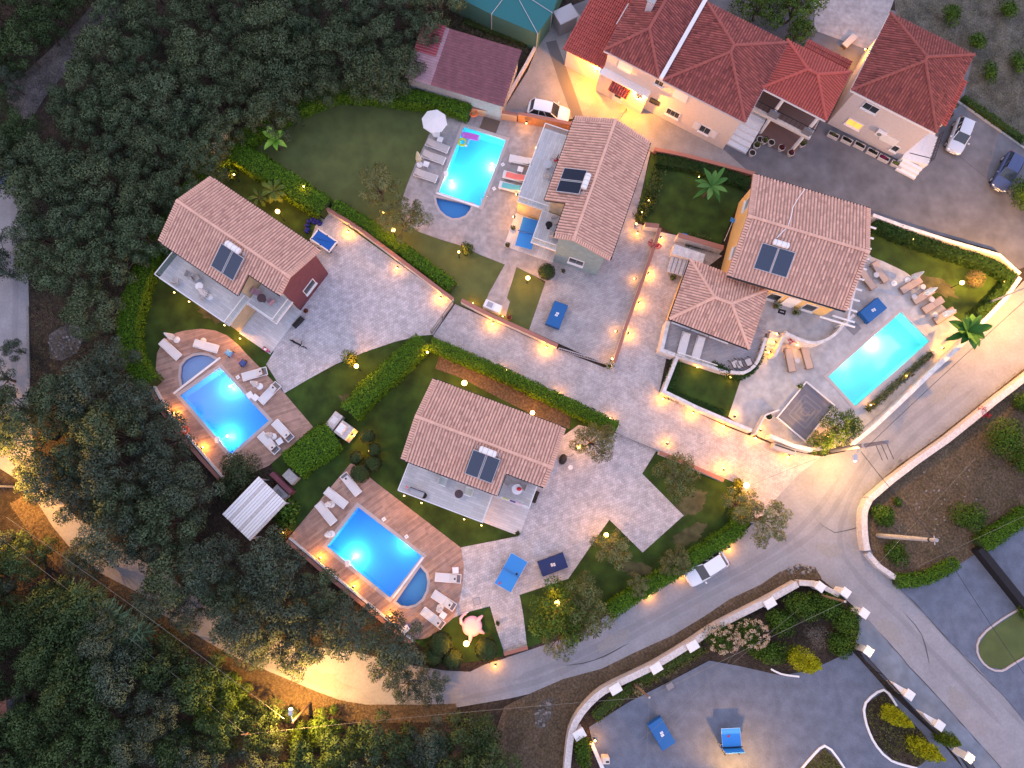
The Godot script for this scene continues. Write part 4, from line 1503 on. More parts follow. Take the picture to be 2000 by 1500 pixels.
func build_villas() -> void:
	villa("tiled villa with a dark maroon gable wall, left of the paved forecourt", Vector3(-22.43, 0, -25.88), deg_to_rad(-33.97), M.maroon, M.tan)
	villa("tiled villa with a grey-blue gable wall, right of the pool by the round lawn", Vector3(13.14, 0, -29.48), deg_to_rad(-109.25), M.teal, M.tan)
	villa("tiled villa in the lower middle above the lower wooden deck", Vector3(-4.39, 0, -9.54), deg_to_rad(-20.48), M.cream, M.cream)


func build_yellow_house() -> void:
	var o := thing("yellow_house", "yellow house with a broad tiled gable roof, a hipped porch and a white pergola", "house", Vector3(21.84, 0, -27.12), deg_to_rad(-16.93))
	var run := 4.6
	var rise := 1.7
	var e := 4.7
	var sl := Vector3(0, rise, run).length()
	var vr := Vector3(0, rise, run) / sl
	var vf := Vector3(0, rise, -run) / sl
	var mb := MB.new()
	for d in [0.0, -0.14]:
		mb.quad(Vector3(0, e + d, 0), Vector3(0, e + rise + d, run), Vector3(10.05, e + rise + d, run), Vector3(10.05, e + d, 0))
		mb.quad(Vector3(0, e + rise + d, run), Vector3(0, e + d, run * 2), Vector3(10.05, e + d, run * 2), Vector3(10.05, e + rise + d, run))
	for x in [0.0, 10.05]:
		mb.quad(Vector3(x, e - 0.14, 0), Vector3(x, e + rise - 0.14, run), Vector3(x, e + rise, run), Vector3(x, e, 0))
		mb.quad(Vector3(x, e + rise - 0.14, run), Vector3(x, e - 0.14, run * 2), Vector3(x, e, run * 2), Vector3(x, e + rise, run))
	var rs := obj("roof", mb, M.mortar, o)
	for q in [[Vector3(0.34, e, 0), vr], [Vector3(0.34, e, run * 2), vf]]:
		mb = MB.new()
		tiles(mb, q[0], Vector3.RIGHT, q[1], [[0.0, sl], [9.4, sl]], SALMON, SALMON2, 0.27, 0.37, 0.3)
		stuff("roof_tiles", mb, M.tile, rs)
	mb = MB.new()
	for x in [0.0, 9.72]:
		for k in 46:
			var z := run * 2 * (k + 0.5) / 46
			var y := e + rise - absf(z - run) * rise / run + 0.06
			caps(mb, Vector3(x, y, z), Vector3(x + 0.34, y, z), 0.085, SALMON, 0.5)
	stuff("verge_tiles", mb, M.tile, rs)
	mb = MB.new()
	caps(mb, Vector3(0.02, e + rise + 0.06, run), Vector3(10.05, e + rise + 0.06, run), 0.14, SALMON)
	obj("ridge_tiles", mb, M.tile, rs)
	mb = MB.new()
	mb.bar(Vector3(0.05, e - 0.03, run * 2 + 0.06), Vector3(10.0, e - 0.03, run * 2 + 0.06), 0.11, 0.1)
	mb.bar(Vector3(0.05, e - 0.03, -0.06), Vector3(10.0, e - 0.03, -0.06), 0.11, 0.1)
	obj("gutter", mb, M.dark, o)
	mb = MB.new()
	mb.prism(V([0.5, 0.35, 9.6, 0.35, 9.6, 8.8, 0.5, 8.8]), 0.0, 4.75)
	for x in [0.5, 9.4]:
		gable(mb, x, 0.2, [[0.36, 4.7], [run, e + rise - 0.16], [8.79, 4.7]])
	obj("wall", mb, M.yellow, o)
	for z in [2.0, 6.4]:
		window_part(o, Vector3(0.5, 3.3, z), Vector3(-1, 0, 0), 1.0, 1.1, M.bluewin, M.white, 2)
	for x in [4.9, 8.0]:
		window_part(o, Vector3(x, 2.3, 8.8), Vector3(0, 0, 1), 1.0, 1.3, M.window, M.white, 1)
	mb = MB.new()
	mb.box(Vector3(6.35, 2.25, 8.85), Vector3(1.1, 2.1, 0.08))
	var dr := obj("door", mb, M.plastic, o)
	obj("handle", MB.new().box(Vector3(6.75, 2.2, 8.92), Vector3(0.04, 0.16, 0.05)), M.metal, dr)
	for x in [4.9, 6.35, 8.0]:
		mb = MB.new()
		mb.box(Vector3(x, 4.25, 9.0), Vector3(1.1, 0.06, 0.36))
		obj("canopy", mb, M.white, o)
	var tilt := Basis(Vector3.RIGHT, Vector3(0, run, rise).normalized(), Vector3(0, -rise, run).normalized())
	solar(o, Vector3(3.2, 5.5, 7.15), tilt, 2.75, 2.05, M.panel)
	mb = MB.new()
	mb.tube([Vector3(2.75, 6.2, 5.6), Vector3(3.3, 6.5, 4.5), Vector3(3.45, 6.2, 3.4), Vector3(3.55, 5.75, 2.4), Vector3(3.9, 5.4, 1.3), Vector3(4.4, 4.95, 0.1)], 0.035)
	obj("white_hose", mb, M.plastic, o)
	# the porch
	var p := Node3D.new()
	p.name = "porch"
	o.add_child(p, true)
	p.transform = o.transform.affine_inverse() * Transform3D(Basis(Vector3.UP, deg_to_rad(-21.0)), Vector3(16.48, 0, -20.05))
	hip_roof(p, Vector3(0.1, 3.6, 0), 6.9, 5.45, 0.95, SALMON, SALMON2, M.mortar, 0.3)
	mb = MB.new()
	mb.prism(V([0.4, 0.4, 6.5, 0.4, 6.5, 4.7, 0.4, 4.7]), 0.0, 3.5)
	obj("porch_wall", mb, M.yellow, p)
	mb = MB.new()
	mb.bar(Vector3(0.1, 3.56, 5.5), Vector3(7.0, 3.56, 5.5), 0.1, 0.1)
	mb.bar(Vector3(0.05, 3.56, 0), Vector3(0.05, 3.56, 5.5), 0.1, 0.1)
	obj("gutter", mb, M.dark, p)
	for q in [[1.6, 1.5, M.bluewin], [3.3, 1.3, M.window], [5.0, 1.5, M.bluewin]]:
		window_part(p, Vector3(q[0], 2.0, 4.7), Vector3(0, 0, 1), q[1], 1.5, q[2], M.white, 2)
	# raised platform and terrace
	var dk := thing("raised_platform", "raised grey-boarded platform with white walls and glass rail in front of the hipped porch", "platform")
	mb = MB.new()
	mb.prism(V([15.08,-15.47,14.55,-12.97,15.41,-12.62,18.95,-11.54,20.28,-11.1,21.33,-10.98,22.38,-11.69,22.87,-12.67,23.39,-14.01,23.83,-15.37,21.24,-16.7]), 0.0, 0.96)
	obj("body", mb, M.plaster, dk)
	mb = MB.new()
	mb.flat_poly(V([15.08,-15.47,14.55,-12.97,15.41,-12.62,18.95,-11.54,20.28,-11.1,21.33,-10.98,22.38,-11.69,22.87,-12.67,23.39,-14.01,23.83,-15.37,21.24,-16.7]), 1.0, 0.3)
	obj("floor", mb, M.porchdeck, dk)
	mb = MB.new()
	ribbon(mb, V([15.1,-15.28,14.45,-12.79,15.56,-12.4]), 0.3, 0.0, 1.5)
	obj("parapet", mb, M.plaster, dk)
	mb = MB.new()
	ribbon(mb, V([15.67,-12.44,18.94,-11.36,20.23,-10.97]), 0.22, 0.0, 1.12)
	ribbon(mb, curve(V([20.23,-10.97,21.32,-10.89,22.28,-11.51,22.86,-12.49,23.39,-13.92]), 0.4), 0.25, 0.0, 1.5)
	obj("kerb", mb, M.plaster, dk)
	var g := V([15.7,-12.49,16.78,-12.15,17.85,-11.8,18.97,-11.41])
	rail_line(dk, [to3(g[0], 1.1), to3(g[1], 1.1), to3(g[2], 1.1), to3(g[3], 1.1)], 0.85)
	mb = MB.new()
	for k in 3:
		mb.box(Vector3(23.19, 1.05, -14.76) + Vector3(-0.1 * k, 0.06 * k, -0.35 * k), Vector3(1.3, 0.1, 0.34), Basis(Vector3.UP, -0.35))
	obj("step", mb, M.porchdeck, dk)
	var tr := thing("upper_terrace", "raised pale terrace with a curved white parapet along the yellow house's door", "terrace")
	mb = MB.new()
	mb.prism(V([22.6,-18.48,28.28,-16.71,31.01,-16.19,30.31,-15.28,29.63,-14.42,28.6,-13.74,27.39,-13.5,26.3,-13.81,25.14,-14.34,23.7,-14.64,22.92,-14.86]), 0.0, 1.2)
	obj("body", mb, M.pale, tr)
	mb = MB.new()
	ribbon(mb, curve(V([24.89,-14.26,26,-13.73,27.11,-13.39,28.31,-13.66,29.32,-14.33,30.05,-15.18,30.9,-15.86]), 0.4), 0.24, 0.0, 1.95)
	obj("parapet", mb, M.plaster, tr)
	var st := thing("garden_steps", "white lit steps climbing from the pool patio to the yellow house's terrace", "steps")
	var s0 := Vector3(24.15, 0, -12.8)
	var s1 := Vector3(24.54, 1, -14.65)
	s1.y = 0.0
	var sd := (s1 - s0)
	for k in 5:
		mb = MB.new()
		var hh := 0.22 * (k + 1)
		mb.box(s0 + sd * ((k + 0.5) / 5.0) + Vector3(0, hh * 0.5, 0), Vector3(1.05, hh, sd.length() / 5.0), Basis(Vector3.UP, atan2(sd.x, sd.z)))
		obj("step", mb, M.plaster, st)
	mb = MB.new()
	ribbon(mb, V([25.2,-14.52,24.09,-12.33]), 0.22, 0.0, 1.45)
	obj("side_wall", mb, M.plaster, st)
	# white pergola along the east gable
	var pg := thing("white_pergola", "white beam pergola along the right gable of the yellow house", "pergola", Vector3(21.84, 0, -27.12), deg_to_rad(-16.93))
	obj("beam", MB.new().box(Vector3(10.95, 3.2, 5.1), Vector3(0.16, 0.2, 8.9)), M.white, pg)
	for k in 10:
		obj("rafter", MB.new().box(Vector3(10.55, 3.36, 0.8 + 0.95 * k), Vector3(1.9, 0.12, 0.13)), M.white, pg)
	obj("rafter", MB.new().box(Vector3(10.1, 3.37, 9.75), Vector3(3.0, 0.12, 0.13)), M.white, pg)
	for z in [0.9, 3.7, 6.6, 9.4]:
		obj("post", MB.new().box(Vector3(10.95, 1.55, z), Vector3(0.14, 3.1, 0.14)), M.white, pg)


func red_wall(o: Node3D, p: PackedVector2Array, h: float, m: Material) -> void:
	obj("wall", MB.new().prism(p, 0.0, h), m, o)


const RED := Color(0.36, 0.105, 0.085)
const RED2 := Color(0.2, 0.055, 0.055)
const BRIGHT := Color(0.5, 0.11, 0.085)
const BRIGHT2 := Color(0.4, 0.085, 0.07)


func build_red_houses() -> void:
	var tn := deg_to_rad(-28.8)
	var o := thing("red_roofed_house", "long cream house with two weathered red hip roofs split by a white gutter", "house", Vector3(9.51, 0, -37.78), tn)
	red_wall(o, V([0.35, -10.0, 5.3, -10.0, 5.3, -8.3, 13.0, -8.3, 13.0, -0.25, 0.35, -0.25]), 5.3, M.cream)
	hip_roof(o, Vector3(0, 5.3, -10.3), 5.2, 10.3, 1.45, RED, RED2, M.redmortar, 0.5)
	hip_roof(o, Vector3(5.55, 5.3, -8.45), 7.75, 8.45, 1.7, RED, RED2, M.redmortar, 0.5)
	obj("valley_gutter", MB.new().box(Vector3(5.38, 5.45, -4.3), Vector3(0.34, 0.34, 8.7)), M.white, o)
	var mb := MB.new()
	mb.box(Vector3(6.65, 5.22, 0.03), Vector3(13.3, 0.16, 0.1))
	mb.box(Vector3(13.33, 5.22, -4.2), Vector3(0.1, 0.16, 8.4))
	obj("eave_board", mb, M.pinkgrey, o)
	mb = MB.new()
	mb.cbox(Vector3(1.7, 6.6, -4.6), Vector3(0.55, 1.5, 0.55), 0.04)
	var ch := obj("chimney", mb, M.pinkgrey, o)
	obj("chimney_cap", MB.new().box(Vector3(1.7, 7.42, -4.6), Vector3(0.7, 0.08, 0.7)), M.concrete, ch)
	# entrance block on the ground floor
	mb = MB.new()
	mb.prism(V([0.2, -0.25, 4.9, -0.25, 4.9, 0.35, 0.2, 0.35]), 0.0, 2.75)
	obj("entrance_block", mb, M.cream, o)
	mb = MB.new()
	mb.box(Vector3(2.55, 2.8, 0.1), Vector3(4.9, 0.12, 0.75))
	obj("ledge", mb, M.white, o)
	for q in [[2.1, 4.2, 1.3], [7.45, 4.2, 1.3]]:
		mb = MB.new()
		mb.box(Vector3(q[0], q[1], -0.22), Vector3(q[2], 1.1, 0.06))
		obj("shutter", mb, M.white, o)
	window_part(o, Vector3(5.35, 4.5, -0.25), Vector3(0, 0, 1), 0.75, 0.7, M.window, M.white, 2)
	window_part(o, Vector3(7.5, 1.5, -0.25), Vector3(0, 0, 1), 1.2, 0.8, M.window, M.white, 3)
	window_part(o, Vector3(10.7, 1.5, -0.25), Vector3(0, 0, 1), 0.95, 0.9, M.window, M.white, 2)
	for x in [9.85, 11.55]:
		obj("shutter", MB.new().box(Vector3(x, 1.5, -0.2), Vector3(0.6, 1.05, 0.05)), M.white, o)
	window_part(o, Vector3(5.6, 1.75, -0.25), Vector3(0, 0, 1), 0.8, 0.55, M.window, M.dark, 1, false)
	mb = MB.new()
	mb.box(Vector3(2.4, 1.05, 0.38), Vector3(0.95, 2.1, 0.06))
	var d := obj("door", mb, M.white, o)
	obj("door_glass", MB.new().box(Vector3(2.4, 1.3, 0.42), Vector3(0.6, 1.1, 0.03)), M.window, d)
	obj("handle", MB.new().box(Vector3(2.78, 1.0, 0.44), Vector3(0.04, 0.14, 0.05)), M.metal, d)
	mb = MB.new()
	mb.col = RED2
	mb.quad(Vector3(1.5, 2.2, 1.15), Vector3(3.4, 2.2, 1.15), Vector3(3.4, 2.55, 0.36), Vector3(1.5, 2.55, 0.36))
	tiles(mb, Vector3(1.5, 2.2, 1.15), Vector3.RIGHT, Vector3(0, 0.35, -0.79).normalized(), [[0.0, 0.85], [1.9, 0.85]], BRIGHT, RED2, 0.235, 0.3, 0.6)
	obj("door_canopy", mb, M.tile, o)
	obj("house_sign", MB.new().box(Vector3(4.35, 1.9, -0.2), Vector3(0.5, 0.12, 0.03)), M.dark, o)
	# low wing on the west side
	mb = MB.new()
	mb.prism(V([-3.4, -6.3, 0.33, -6.3, 0.33, -0.4, -3.4, -0.4]), 0.0, 2.75)
	obj("low_wing", mb, M.cream, o)
	mb = MB.new()
	tiles(mb, Vector3(-3.7, 2.8, 0.0), Vector3.RIGHT, Vector3(0, 0.5, -3.3).normalized(), [[0.0, 6.6], [4.0, 6.6]], BRIGHT, BRIGHT2, 0.2, 0.37)
	mb.col = RED
	mb.quad(Vector3(-3.7, 2.78, 0.0), Vector3(0.3, 2.78, 0.0), Vector3(0.3, 3.75, -6.55), Vector3(-3.7, 3.75, -6.55))
	stuff("low_roof", mb, M.tile, o)
	for z in [-3.0, -5.5]:
		obj("loft_window", MB.new().box(Vector3(-0.02, 4.4, z), Vector3(0.05, 0.9, 0.7)), M.window, o)
	rail_line(o, [Vector3(-0.35, 3.7, -5.5), Vector3(-0.35, 3.7, -3.2)], 0.9)

	# covered balcony between the houses
	var b := thing("covered_balcony", "two-storey pink balcony on white columns under a small bright red hip roof", "balcony house", Vector3(22.78, 0, -34.63), tn)
	hip_roof(b, Vector3(0, 5.2, -5.15), 6.06, 5.15, 1.15, BRIGHT, BRIGHT2, M.redmortar, 0.15)
	obj("eave_board", MB.new().box(Vector3(3.0, 5.14, 0.0), Vector3(6.06, 0.14, 0.1)), M.white, b)
	red_wall(b, V([0.5, -5.0, 5.6, -5.0, 5.6, -2.2, 0.5, -2.2]), 5.2, M.pinkgrey)
	mb = MB.new()
	mb.prism(V([0.2, -2.2, 5.95, -2.2, 5.95, 0.35, 0.2, 0.35]), 2.45, 2.7, true)
	obj("balcony_slab", mb, M.cream, b)
	mb = MB.new()
	mb.flat_poly(V([0.25, -2.2, 5.9, -2.2, 5.9, 0.0, 0.25, 0.0]), 2.71)
	obj("balcony_floor", mb, mat(Color(0.16, 0.105, 0.09), 0.7), b)
	for x in [2.1, 5.4]:
		obj("column", MB.new().lathe(Vector3(x, 2.7, -0.15), [[0.2, 0.0], [0.16, 0.1], [0.15, 2.4]], 12), M.white, b)
		obj("column", MB.new().lathe(Vector3(x, 0.0, 0.2), [[0.22, 0.0], [0.18, 0.1], [0.17, 2.45]], 12), M.white, b)
	for x in [[1.7, 2.6], [5.0, 5.8]]:
		obj("parapet_box", MB.new().box(Vector3((x[0] + x[1]) * 0.5, 3.05, 0.1), Vector3(x[1] - x[0], 0.7, 0.25)), M.grey, b)
	mb = MB.new()
	for k in 14:
		mb.bar(Vector3(0.3 + k * 0.43, 2.7, 0.05), Vector3(0.3 + k * 0.43, 3.6, 0.05), 0.025, 0.025)
	mb.bar(Vector3(0.25, 3.62, 0.05), Vector3(5.95, 3.62, 0.05), 0.04, 0.04)
	mb.bar(Vector3(5.9, 3.62, 0.05), Vector3(5.9, 3.62, -2.1), 0.04, 0.04)
	obj("balcony_rail", mb, M.dark, b)
	mb = MB.new()
	mb.prism(V([1.9, -2.2, 5.8, -2.2, 5.8, 0.9, 1.9, 0.9]), 0.0, 0.12)
	obj("patio", mb, mat(Color(0.25, 0.15, 0.13), 0.7, {"tex": M.cap.albedo_texture, "tri": 1.0}), b)
	for q in [[0.9, -1.0], [1.0, 0.6]]:
		obj("dark_box", MB.new().cbox(Vector3(q[0], 0.5, q[1]), Vector3(0.75, 0.35, 0.4), 0.03), M.dark, b)
	# marble stairs
	var s := thing("marble_stairs", "white marble stairs with a dark rail between the long house and the balcony", "stairs", Vector3(22.78, 0, -34.63), tn)
	for k in 6:
		obj("stair_step", MB.new().box(Vector3(0.75, 0.13 * (6 - k), 0.3 + 0.45 * k), Vector3(2.3, 0.26 * (6 - k), 0.45)), M.white, s)
	obj("landing", MB.new().box(Vector3(0.75, 0.85, -1.05), Vector3(2.3, 1.7, 2.25)), M.white, s)
	for x in [-0.38, 1.88]:
		mb = MB.new()
		mb.bar(Vector3(x, 2.65, -2.1), Vector3(x, 2.65, 0.0), 0.05, 0.05)
		mb.bar(Vector3(x, 2.65, 0.0), Vector3(x, 1.1, 2.9), 0.05, 0.05)
		for k in 8:
			var z := -2.0 + k * 0.68
			var y := 1.7 if z < 0.1 else 1.7 - z * 0.54
			mb.bar(Vector3(x, y, z), Vector3(x, y + 0.95, z), 0.03, 0.03)
		obj("stair_rail", mb, M.dark, s)

	# the right-hand house
	var r := thing("red_pyramid_house", "pinkish grey house with a weathered red pyramid roof, planters along its foot", "house", Vector3(30.45, 0, -34.59), tn)
	hip_roof(r, Vector3(0, 5.2, -8.35), 7.95, 8.35, 1.85, RED * 0.85, RED2 * 0.9, M.redmortar, 0.5)
	red_wall(r, V([0.4, -8.0, 7.55, -8.0, 7.55, -0.1, 0.4, -0.1]), 5.2, M.pinkgrey)
	mb = MB.new()
	mb.box(Vector3(3.97, 5.13, 0.02), Vector3(7.95, 0.16, 0.08))
	mb.box(Vector3(-0.02, 5.13, -4.2), Vector3(0.08, 0.16, 8.3))
	obj("eave_board", mb, M.white, r)
	window_part(r, Vector3(2.35, 4.3, -0.1), Vector3(0, 0, 1), 1.3, 0.75, M.window, M.white, 2)
	window_part(r, Vector3(2.3, 1.6, -0.1), Vector3(0, 0, 1), 1.35, 0.75, M.litwin, M.white, 2)
	window_part(r, Vector3(6.6, 1.2, -0.1), Vector3(0, 0, 1), 0.55, 0.7, M.window, M.white, 1)
	obj("shutter", MB.new().box(Vector3(5.6, 1.8, -0.06), Vector3(1.5, 0.9, 0.05)), M.white, r)
	mb = MB.new()
	mb.cbox(Vector3(4.6, 2.3, 0.1), Vector3(0.85, 0.6, 0.32), 0.03)
	var ac := obj("air_conditioner", mb, M.white, r)
	mb = MB.new()
	var ringp := []
	mb.loft([mb.ring(Vector3(4.5, 2.28, 0.262), Vector3.RIGHT, Vector3.UP, 0.22, 0.22, 12), mb.ring(Vector3(4.5, 2.28, 0.275), Vector3.RIGHT, Vector3.UP, 0.2, 0.2, 12)])
	obj("fan_grille", mb, M.grey, ac)
	mb = MB.new()
	mb.prism(V([7.56, -3.4, 9.6, -3.2, 9.9, -0.3, 7.56, 0.3]), 0.0, 1.0)
	obj("landing", mb, M.white, r)
	for k in 3:
		obj("landing_step", MB.new().box(Vector3(8.7, 0.4 - 0.14 * k, 0.25 + 0.3 * k), Vector3(1.9, 0.8 - 0.28 * k, 0.3)), M.white, r)
	mb = MB.new()
	for q in [[Vector3(9.55, 1.9, -3.2), Vector3(9.85, 1.9, -0.35)], [Vector3(9.85, 1.9, -0.35), Vector3(7.7, 1.9, 0.2)], [Vector3(9.55, 1.45, -3.2), Vector3(9.85, 1.45, -0.35)]]:
		mb.bar(q[0], q[1], 0.05, 0.05)
	for k in 9:
		var q := Vector3(9.55, 1.0, -3.2).lerp(Vector3(9.85, 1.0, -0.35), k / 8.0)
		mb.bar(q, q + Vector3(0, 0.9, 0), 0.03, 0.03)
	obj("landing_rail", mb, M.dark, r)
	mb = MB.new()
	tiles(mb, Vector3(8.0, 2.6, -8.2), Vector3(0, 0, 1), Vector3(1.4, -0.4, 0).normalized() * -1.0, [[0.0, 0.1], [5.0, 0.1]], RED, RED2, 0.235, 0.3)
	mb.col = RED
	mb.quad(Vector3(7.56, 2.95, -3.2), Vector3(9.3, 2.5, -3.2), Vector3(9.3, 2.5, -8.2), Vector3(7.56, 2.95, -8.2))
	tiles(mb, Vector3(9.3, 2.52, -8.2), Vector3(0, 0, 1), Vector3(-1.74, 0.45, 0).normalized(), [[0.0, 1.75], [5.0, 1.75]], BRIGHT, RED2, 0.235, 0.37)
	stuff("lean_to_roof", mb, M.tile, r)
	mb = MB.new()
	mb.prism(V([7.56, -8.0, 9.1, -8.0, 9.1, -3.4, 7.56, -3.4]), 0.0, 2.5)
	obj("lean_to_wall", mb, M.cream, r)
	# low red roof between the two
	var w := thing("red_lean_to", "low corrugated red roof in the gap behind the small balcony roof", "shed", Vector3(28.0, 0, -39.9), tn)
	mb = MB.new()
	tiles(mb, Vector3(-0.3, 2.6, 3.1), Vector3.RIGHT, Vector3(0, 0.35, -3.0).normalized(), [[0.0, 4.0], [4.4, 4.0]], BRIGHT * 0.9, RED, 0.2, 0.4)
	mb.col = RED
	mb.quad(Vector3(-0.3, 2.58, 3.1), Vector3(4.1, 2.58, 3.1), Vector3(4.1, 3.05, -0.9), Vector3(-0.3, 3.05, -0.9))
	stuff("roof", mb, M.tile, w)
	obj("wall", MB.new().prism(V([-0.1, -0.7, 3.9, -0.7, 3.9, 2.9, -0.1, 2.9]), 0.0, 2.55), M.cream, w)
	var gap := thing("passage_door", "brown-orange lit passage wall between the balcony and the pyramid-roofed house", "gate", Vector3(28.9, 0, -33.9), tn)
	obj("door", MB.new().box(Vector3(0, 1.6, -2.6), Vector3(0.9, 3.2, 0.12)), M.orange, gap)
	obj("door_frame", MB.new().box(Vector3(0, 3.3, -2.6), Vector3(1.2, 0.14, 0.2)), M.white, gap)


func build_walls() -> void:
	wall("garden_wall", "white wall with terracotta coping along the maroon villa's forecourt", V([-14.64,-25.53,-11.54,-23.63,-7.45,-20.5,-3.18,-17.22]), 0.22, 0.9, M.plaster, M.cap)
	wall("garden_wall", "white driveway wall with terracotta coping below the grey-blue villa's little lawns", V([-2.43,-17.14,0.14,-15.79,3.22,-14.41,5.73,-13.22]), 0.24, 0.9, M.plaster, M.cap)
	wall("garden_wall", "thin reddish wall lit on both sides between paved yard and driveway lane", V([14.85,-23.86,13.99,-21.34,12.86,-18.29,11.65,-15.07,10.55,-11.81]), 0.2, 0.8, M.plaster, M.cap)
	wall("garden_wall", "short terracotta-topped wall where the lane meets the banana garden", V([13.48,-24.08,14.71,-23.96]), 0.3, 1.0, M.plaster, M.cap)
	wall("garden_wall", "white wall with red coping between the banana garden and the stair yard", V([16.33,-23.12,18.23,-22.57,20.26,-21.98]), 0.35, 1.1, M.plaster, M.cap)
	wall("garden_wall", "low stepped coping wall between the upper yard and the banana garden", V([14.64,-31.35,17.18,-30.85,20.41,-30.01,23.63,-29.12]), 0.32, 0.7, M.cap)
	wall("orange_wall", "pale orange plastered wall behind the round lawn's pool, left stretch", V([-2.47,-34.96,0.04,-34.56,2.33,-34.21]), 0.22, 1.1, mat(Color(0.55, 0.33, 0.2), 0.85), M.cap)
	wall("orange_wall", "deeper orange plastered wall with one lit lamp behind the round lawn's pool", V([2.42,-34.16,4.84,-33.71,7.35,-33.21]), 0.22, 1.35, M.orange, M.cap)
	wall("retaining_wall", "white-edged wall with red coping tiles on the left deck's outer side", V([-27.93,-9.83,-26.62,-7.64,-25.25,-6.06,-23.43,-4.04,-21.5,-1.95]), 0.14, 0.5, M.plaster, null)
	wall("retaining_wall", "red tiled outer coping below the left deck's white edge, towards the grove", V([-28.16,-9.57,-26.81,-7.34,-25.47,-5.76,-23.66,-3.78,-21.74,-1.82]), 0.3, 0.42, M.cap)
	wall("retaining_wall", "white-edged wall with red coping tiles on the lower deck's outer side", V([-16.07,2.66,-12.57,5.5,-9.2,8.1,-5.95,10.68]), 0.14, 0.5, M.plaster, null)
	wall("retaining_wall", "red tiled outer coping below the lower deck's white edge, towards the grove", V([-16.26,2.87,-12.76,5.74,-9.39,8.34,-6.14,10.91]), 0.3, 0.42, M.cap)
	wall("boundary_wall", "white villa wall along the driveway, lit by four lamps", V([15.85,-12.26,14.61,-9.34,17.43,-7.96,20.84,-6.5,21.9,-6.07]), 0.28, 1.1, M.plaster, null)
	wall("boundary_wall", "white wall with niche at the driveway mouth beside the ramp", V([23.4,-5.6,25.3,-4.79,26.8,-4.45,28.79,-4.8]), 0.34, 1.2, M.plaster, null)
	wall("boundary_wall", "long white wall between the yellow house's pool and the road", V([30.05,-4.79,32.15,-6.35,35.01,-8.81,37.93,-11.4,40,-13.12,42.16,-15.13,44.71,-17.55,46.33,-19.57]), 0.34, 1.2, M.plaster, null)
	wall("boundary_wall", "white wall between the yellow house's hedge and the upper yard", V([33.73,-25.16,36.42,-24.14,40.45,-22.81,44.71,-21.58,46.36,-19.9]), 0.3, 1.2, M.plaster, null)
	wall("boundary_wall", "white wall with red coping between the lower forecourt and the driveway", V([14.15,-4.25,15.97,-3.53,17.87,-2.65,19.43,-1.97]), 0.24, 0.7, M.plaster, M.cap)
	wall("boundary_wall", "pale wall stub beside the lit gatepost at the driveway mouth", V([21.23,-1.13,21.64,0,21.64,1.54]), 0.2, 0.7, M.plaster)
	wall("boundary_wall", "short white wall with red coping at the end of the cobbled path by the road", V([1.25,11.69,3.13,11.2]), 0.2, 0.5, M.plaster, M.cap)
	wall("boundary_wall", "cream worn wall along the dry triangular garden, from the junction up the road", V([31.52,-0.42,33.52,-1.98,35.85,-3.6,38.67,-5.42,41.06,-7.17]), 0.5, 0.9, M.wornwhite)
	wall("boundary_wall", "upper stretch of the cream worn wall by the road with red flowers", V([41.06,-7.17,43.01,-8.63,44.72,-9.83,47.43,-11.77]), 0.5, 0.9, M.wornwhite)
	wall("boundary_wall", "curved cream wall around the junction corner of the dry triangular garden", curve(V([31.52,-0.42,31.06,0.42,30.89,1.46,30.87,2.7,30.96,3.73]), 0.5), 0.5, 0.9, M.wornwhite)
	wall("boundary_wall", "crumbling white wall end beside the side drive", V([31.13,3.95,31.94,4.97,33.27,5.91]), 0.4, 0.6, M.wornwhite)
	var bw := thing("boundary_wall", "curved white wall with square pillars between the road and the lower yard", "wall", Vector3.ZERO)
	var mb := MB.new()
	ribbon(mb, curve(V([6.06,20.8,6.24,18.96,6.54,17.29,7.29,15.99,8.52,14.79,9.83,14.03,13.04,12.6,15.97,10.99,18.3,9.59,22.14,7.78,24.96,6.35]), 0.6), 0.5, 0.0, 1.0)
	obj("body", mb, M.wornwhite, bw)
	for q in [Vector3(7.07, 0, 17.5), Vector3(9.94, 0, 14.2), Vector3(13.19, 0, 12.67), Vector3(16.16, 0, 11.04), Vector3(22.53, 0, 7.8)]:
		mb = MB.new()
		mb.cbox(q + Vector3(0, 0.6, 0), Vector3(0.75, 1.2, 0.55), 0.04, Basis(Vector3.UP, 0.5))
		mb.cbox(q + Vector3(0, 1.22, 0), Vector3(0.92, 0.1, 0.7), 0.03, Basis(Vector3.UP, 0.5))
		obj("pillar", mb, M.white, bw)
	wall("boundary_wall", "short white wall piece with two pillars at the junction's lower corner", V([25.09,6.27,26.64,6.36,28.3,7.25]), 0.4, 1.0, M.wornwhite)
	for q in [["white gate pillar at the junction's lower corner, upper one", Vector3(26.52, 0, 6.51)], ["white gate pillar at the junction's lower corner, lower one", Vector3(28.54, 0, 6.97)], ["white gate pillar beside the thin pole and the clipped shrubs", Vector3(29.91, 0, 8.55)], ["white gate pillar with a lit lamp at the black gate's upper end", Vector3(30.01, 0, 11.44)], ["white gate pillar with a slanted wing in the middle of the black gate", Vector3(33.01, 0, 14.72)], ["white gate pillar with a slanted wing near the round yellow shrubs", Vector3(35.19, 0, 16.99)], ["white gate pillar with a lit lamp beside the lower cypress", Vector3(37.28, 0, 19.35)]]:
		var o := thing("gate_pillar", q[0], "pillar", q[1], -0.65, "white gate pillars")
		mb = MB.new()
		mb.cbox(Vector3(0, 0.8, 0), Vector3(0.5, 1.6, 0.5), 0.03)
		obj("shaft", mb, M.white, o)
		mb = MB.new()
		mb.cbox(Vector3(0, 1.65, 0), Vector3(0.7, 0.12, 0.7), 0.05)
		obj("cap", mb, M.white, o)
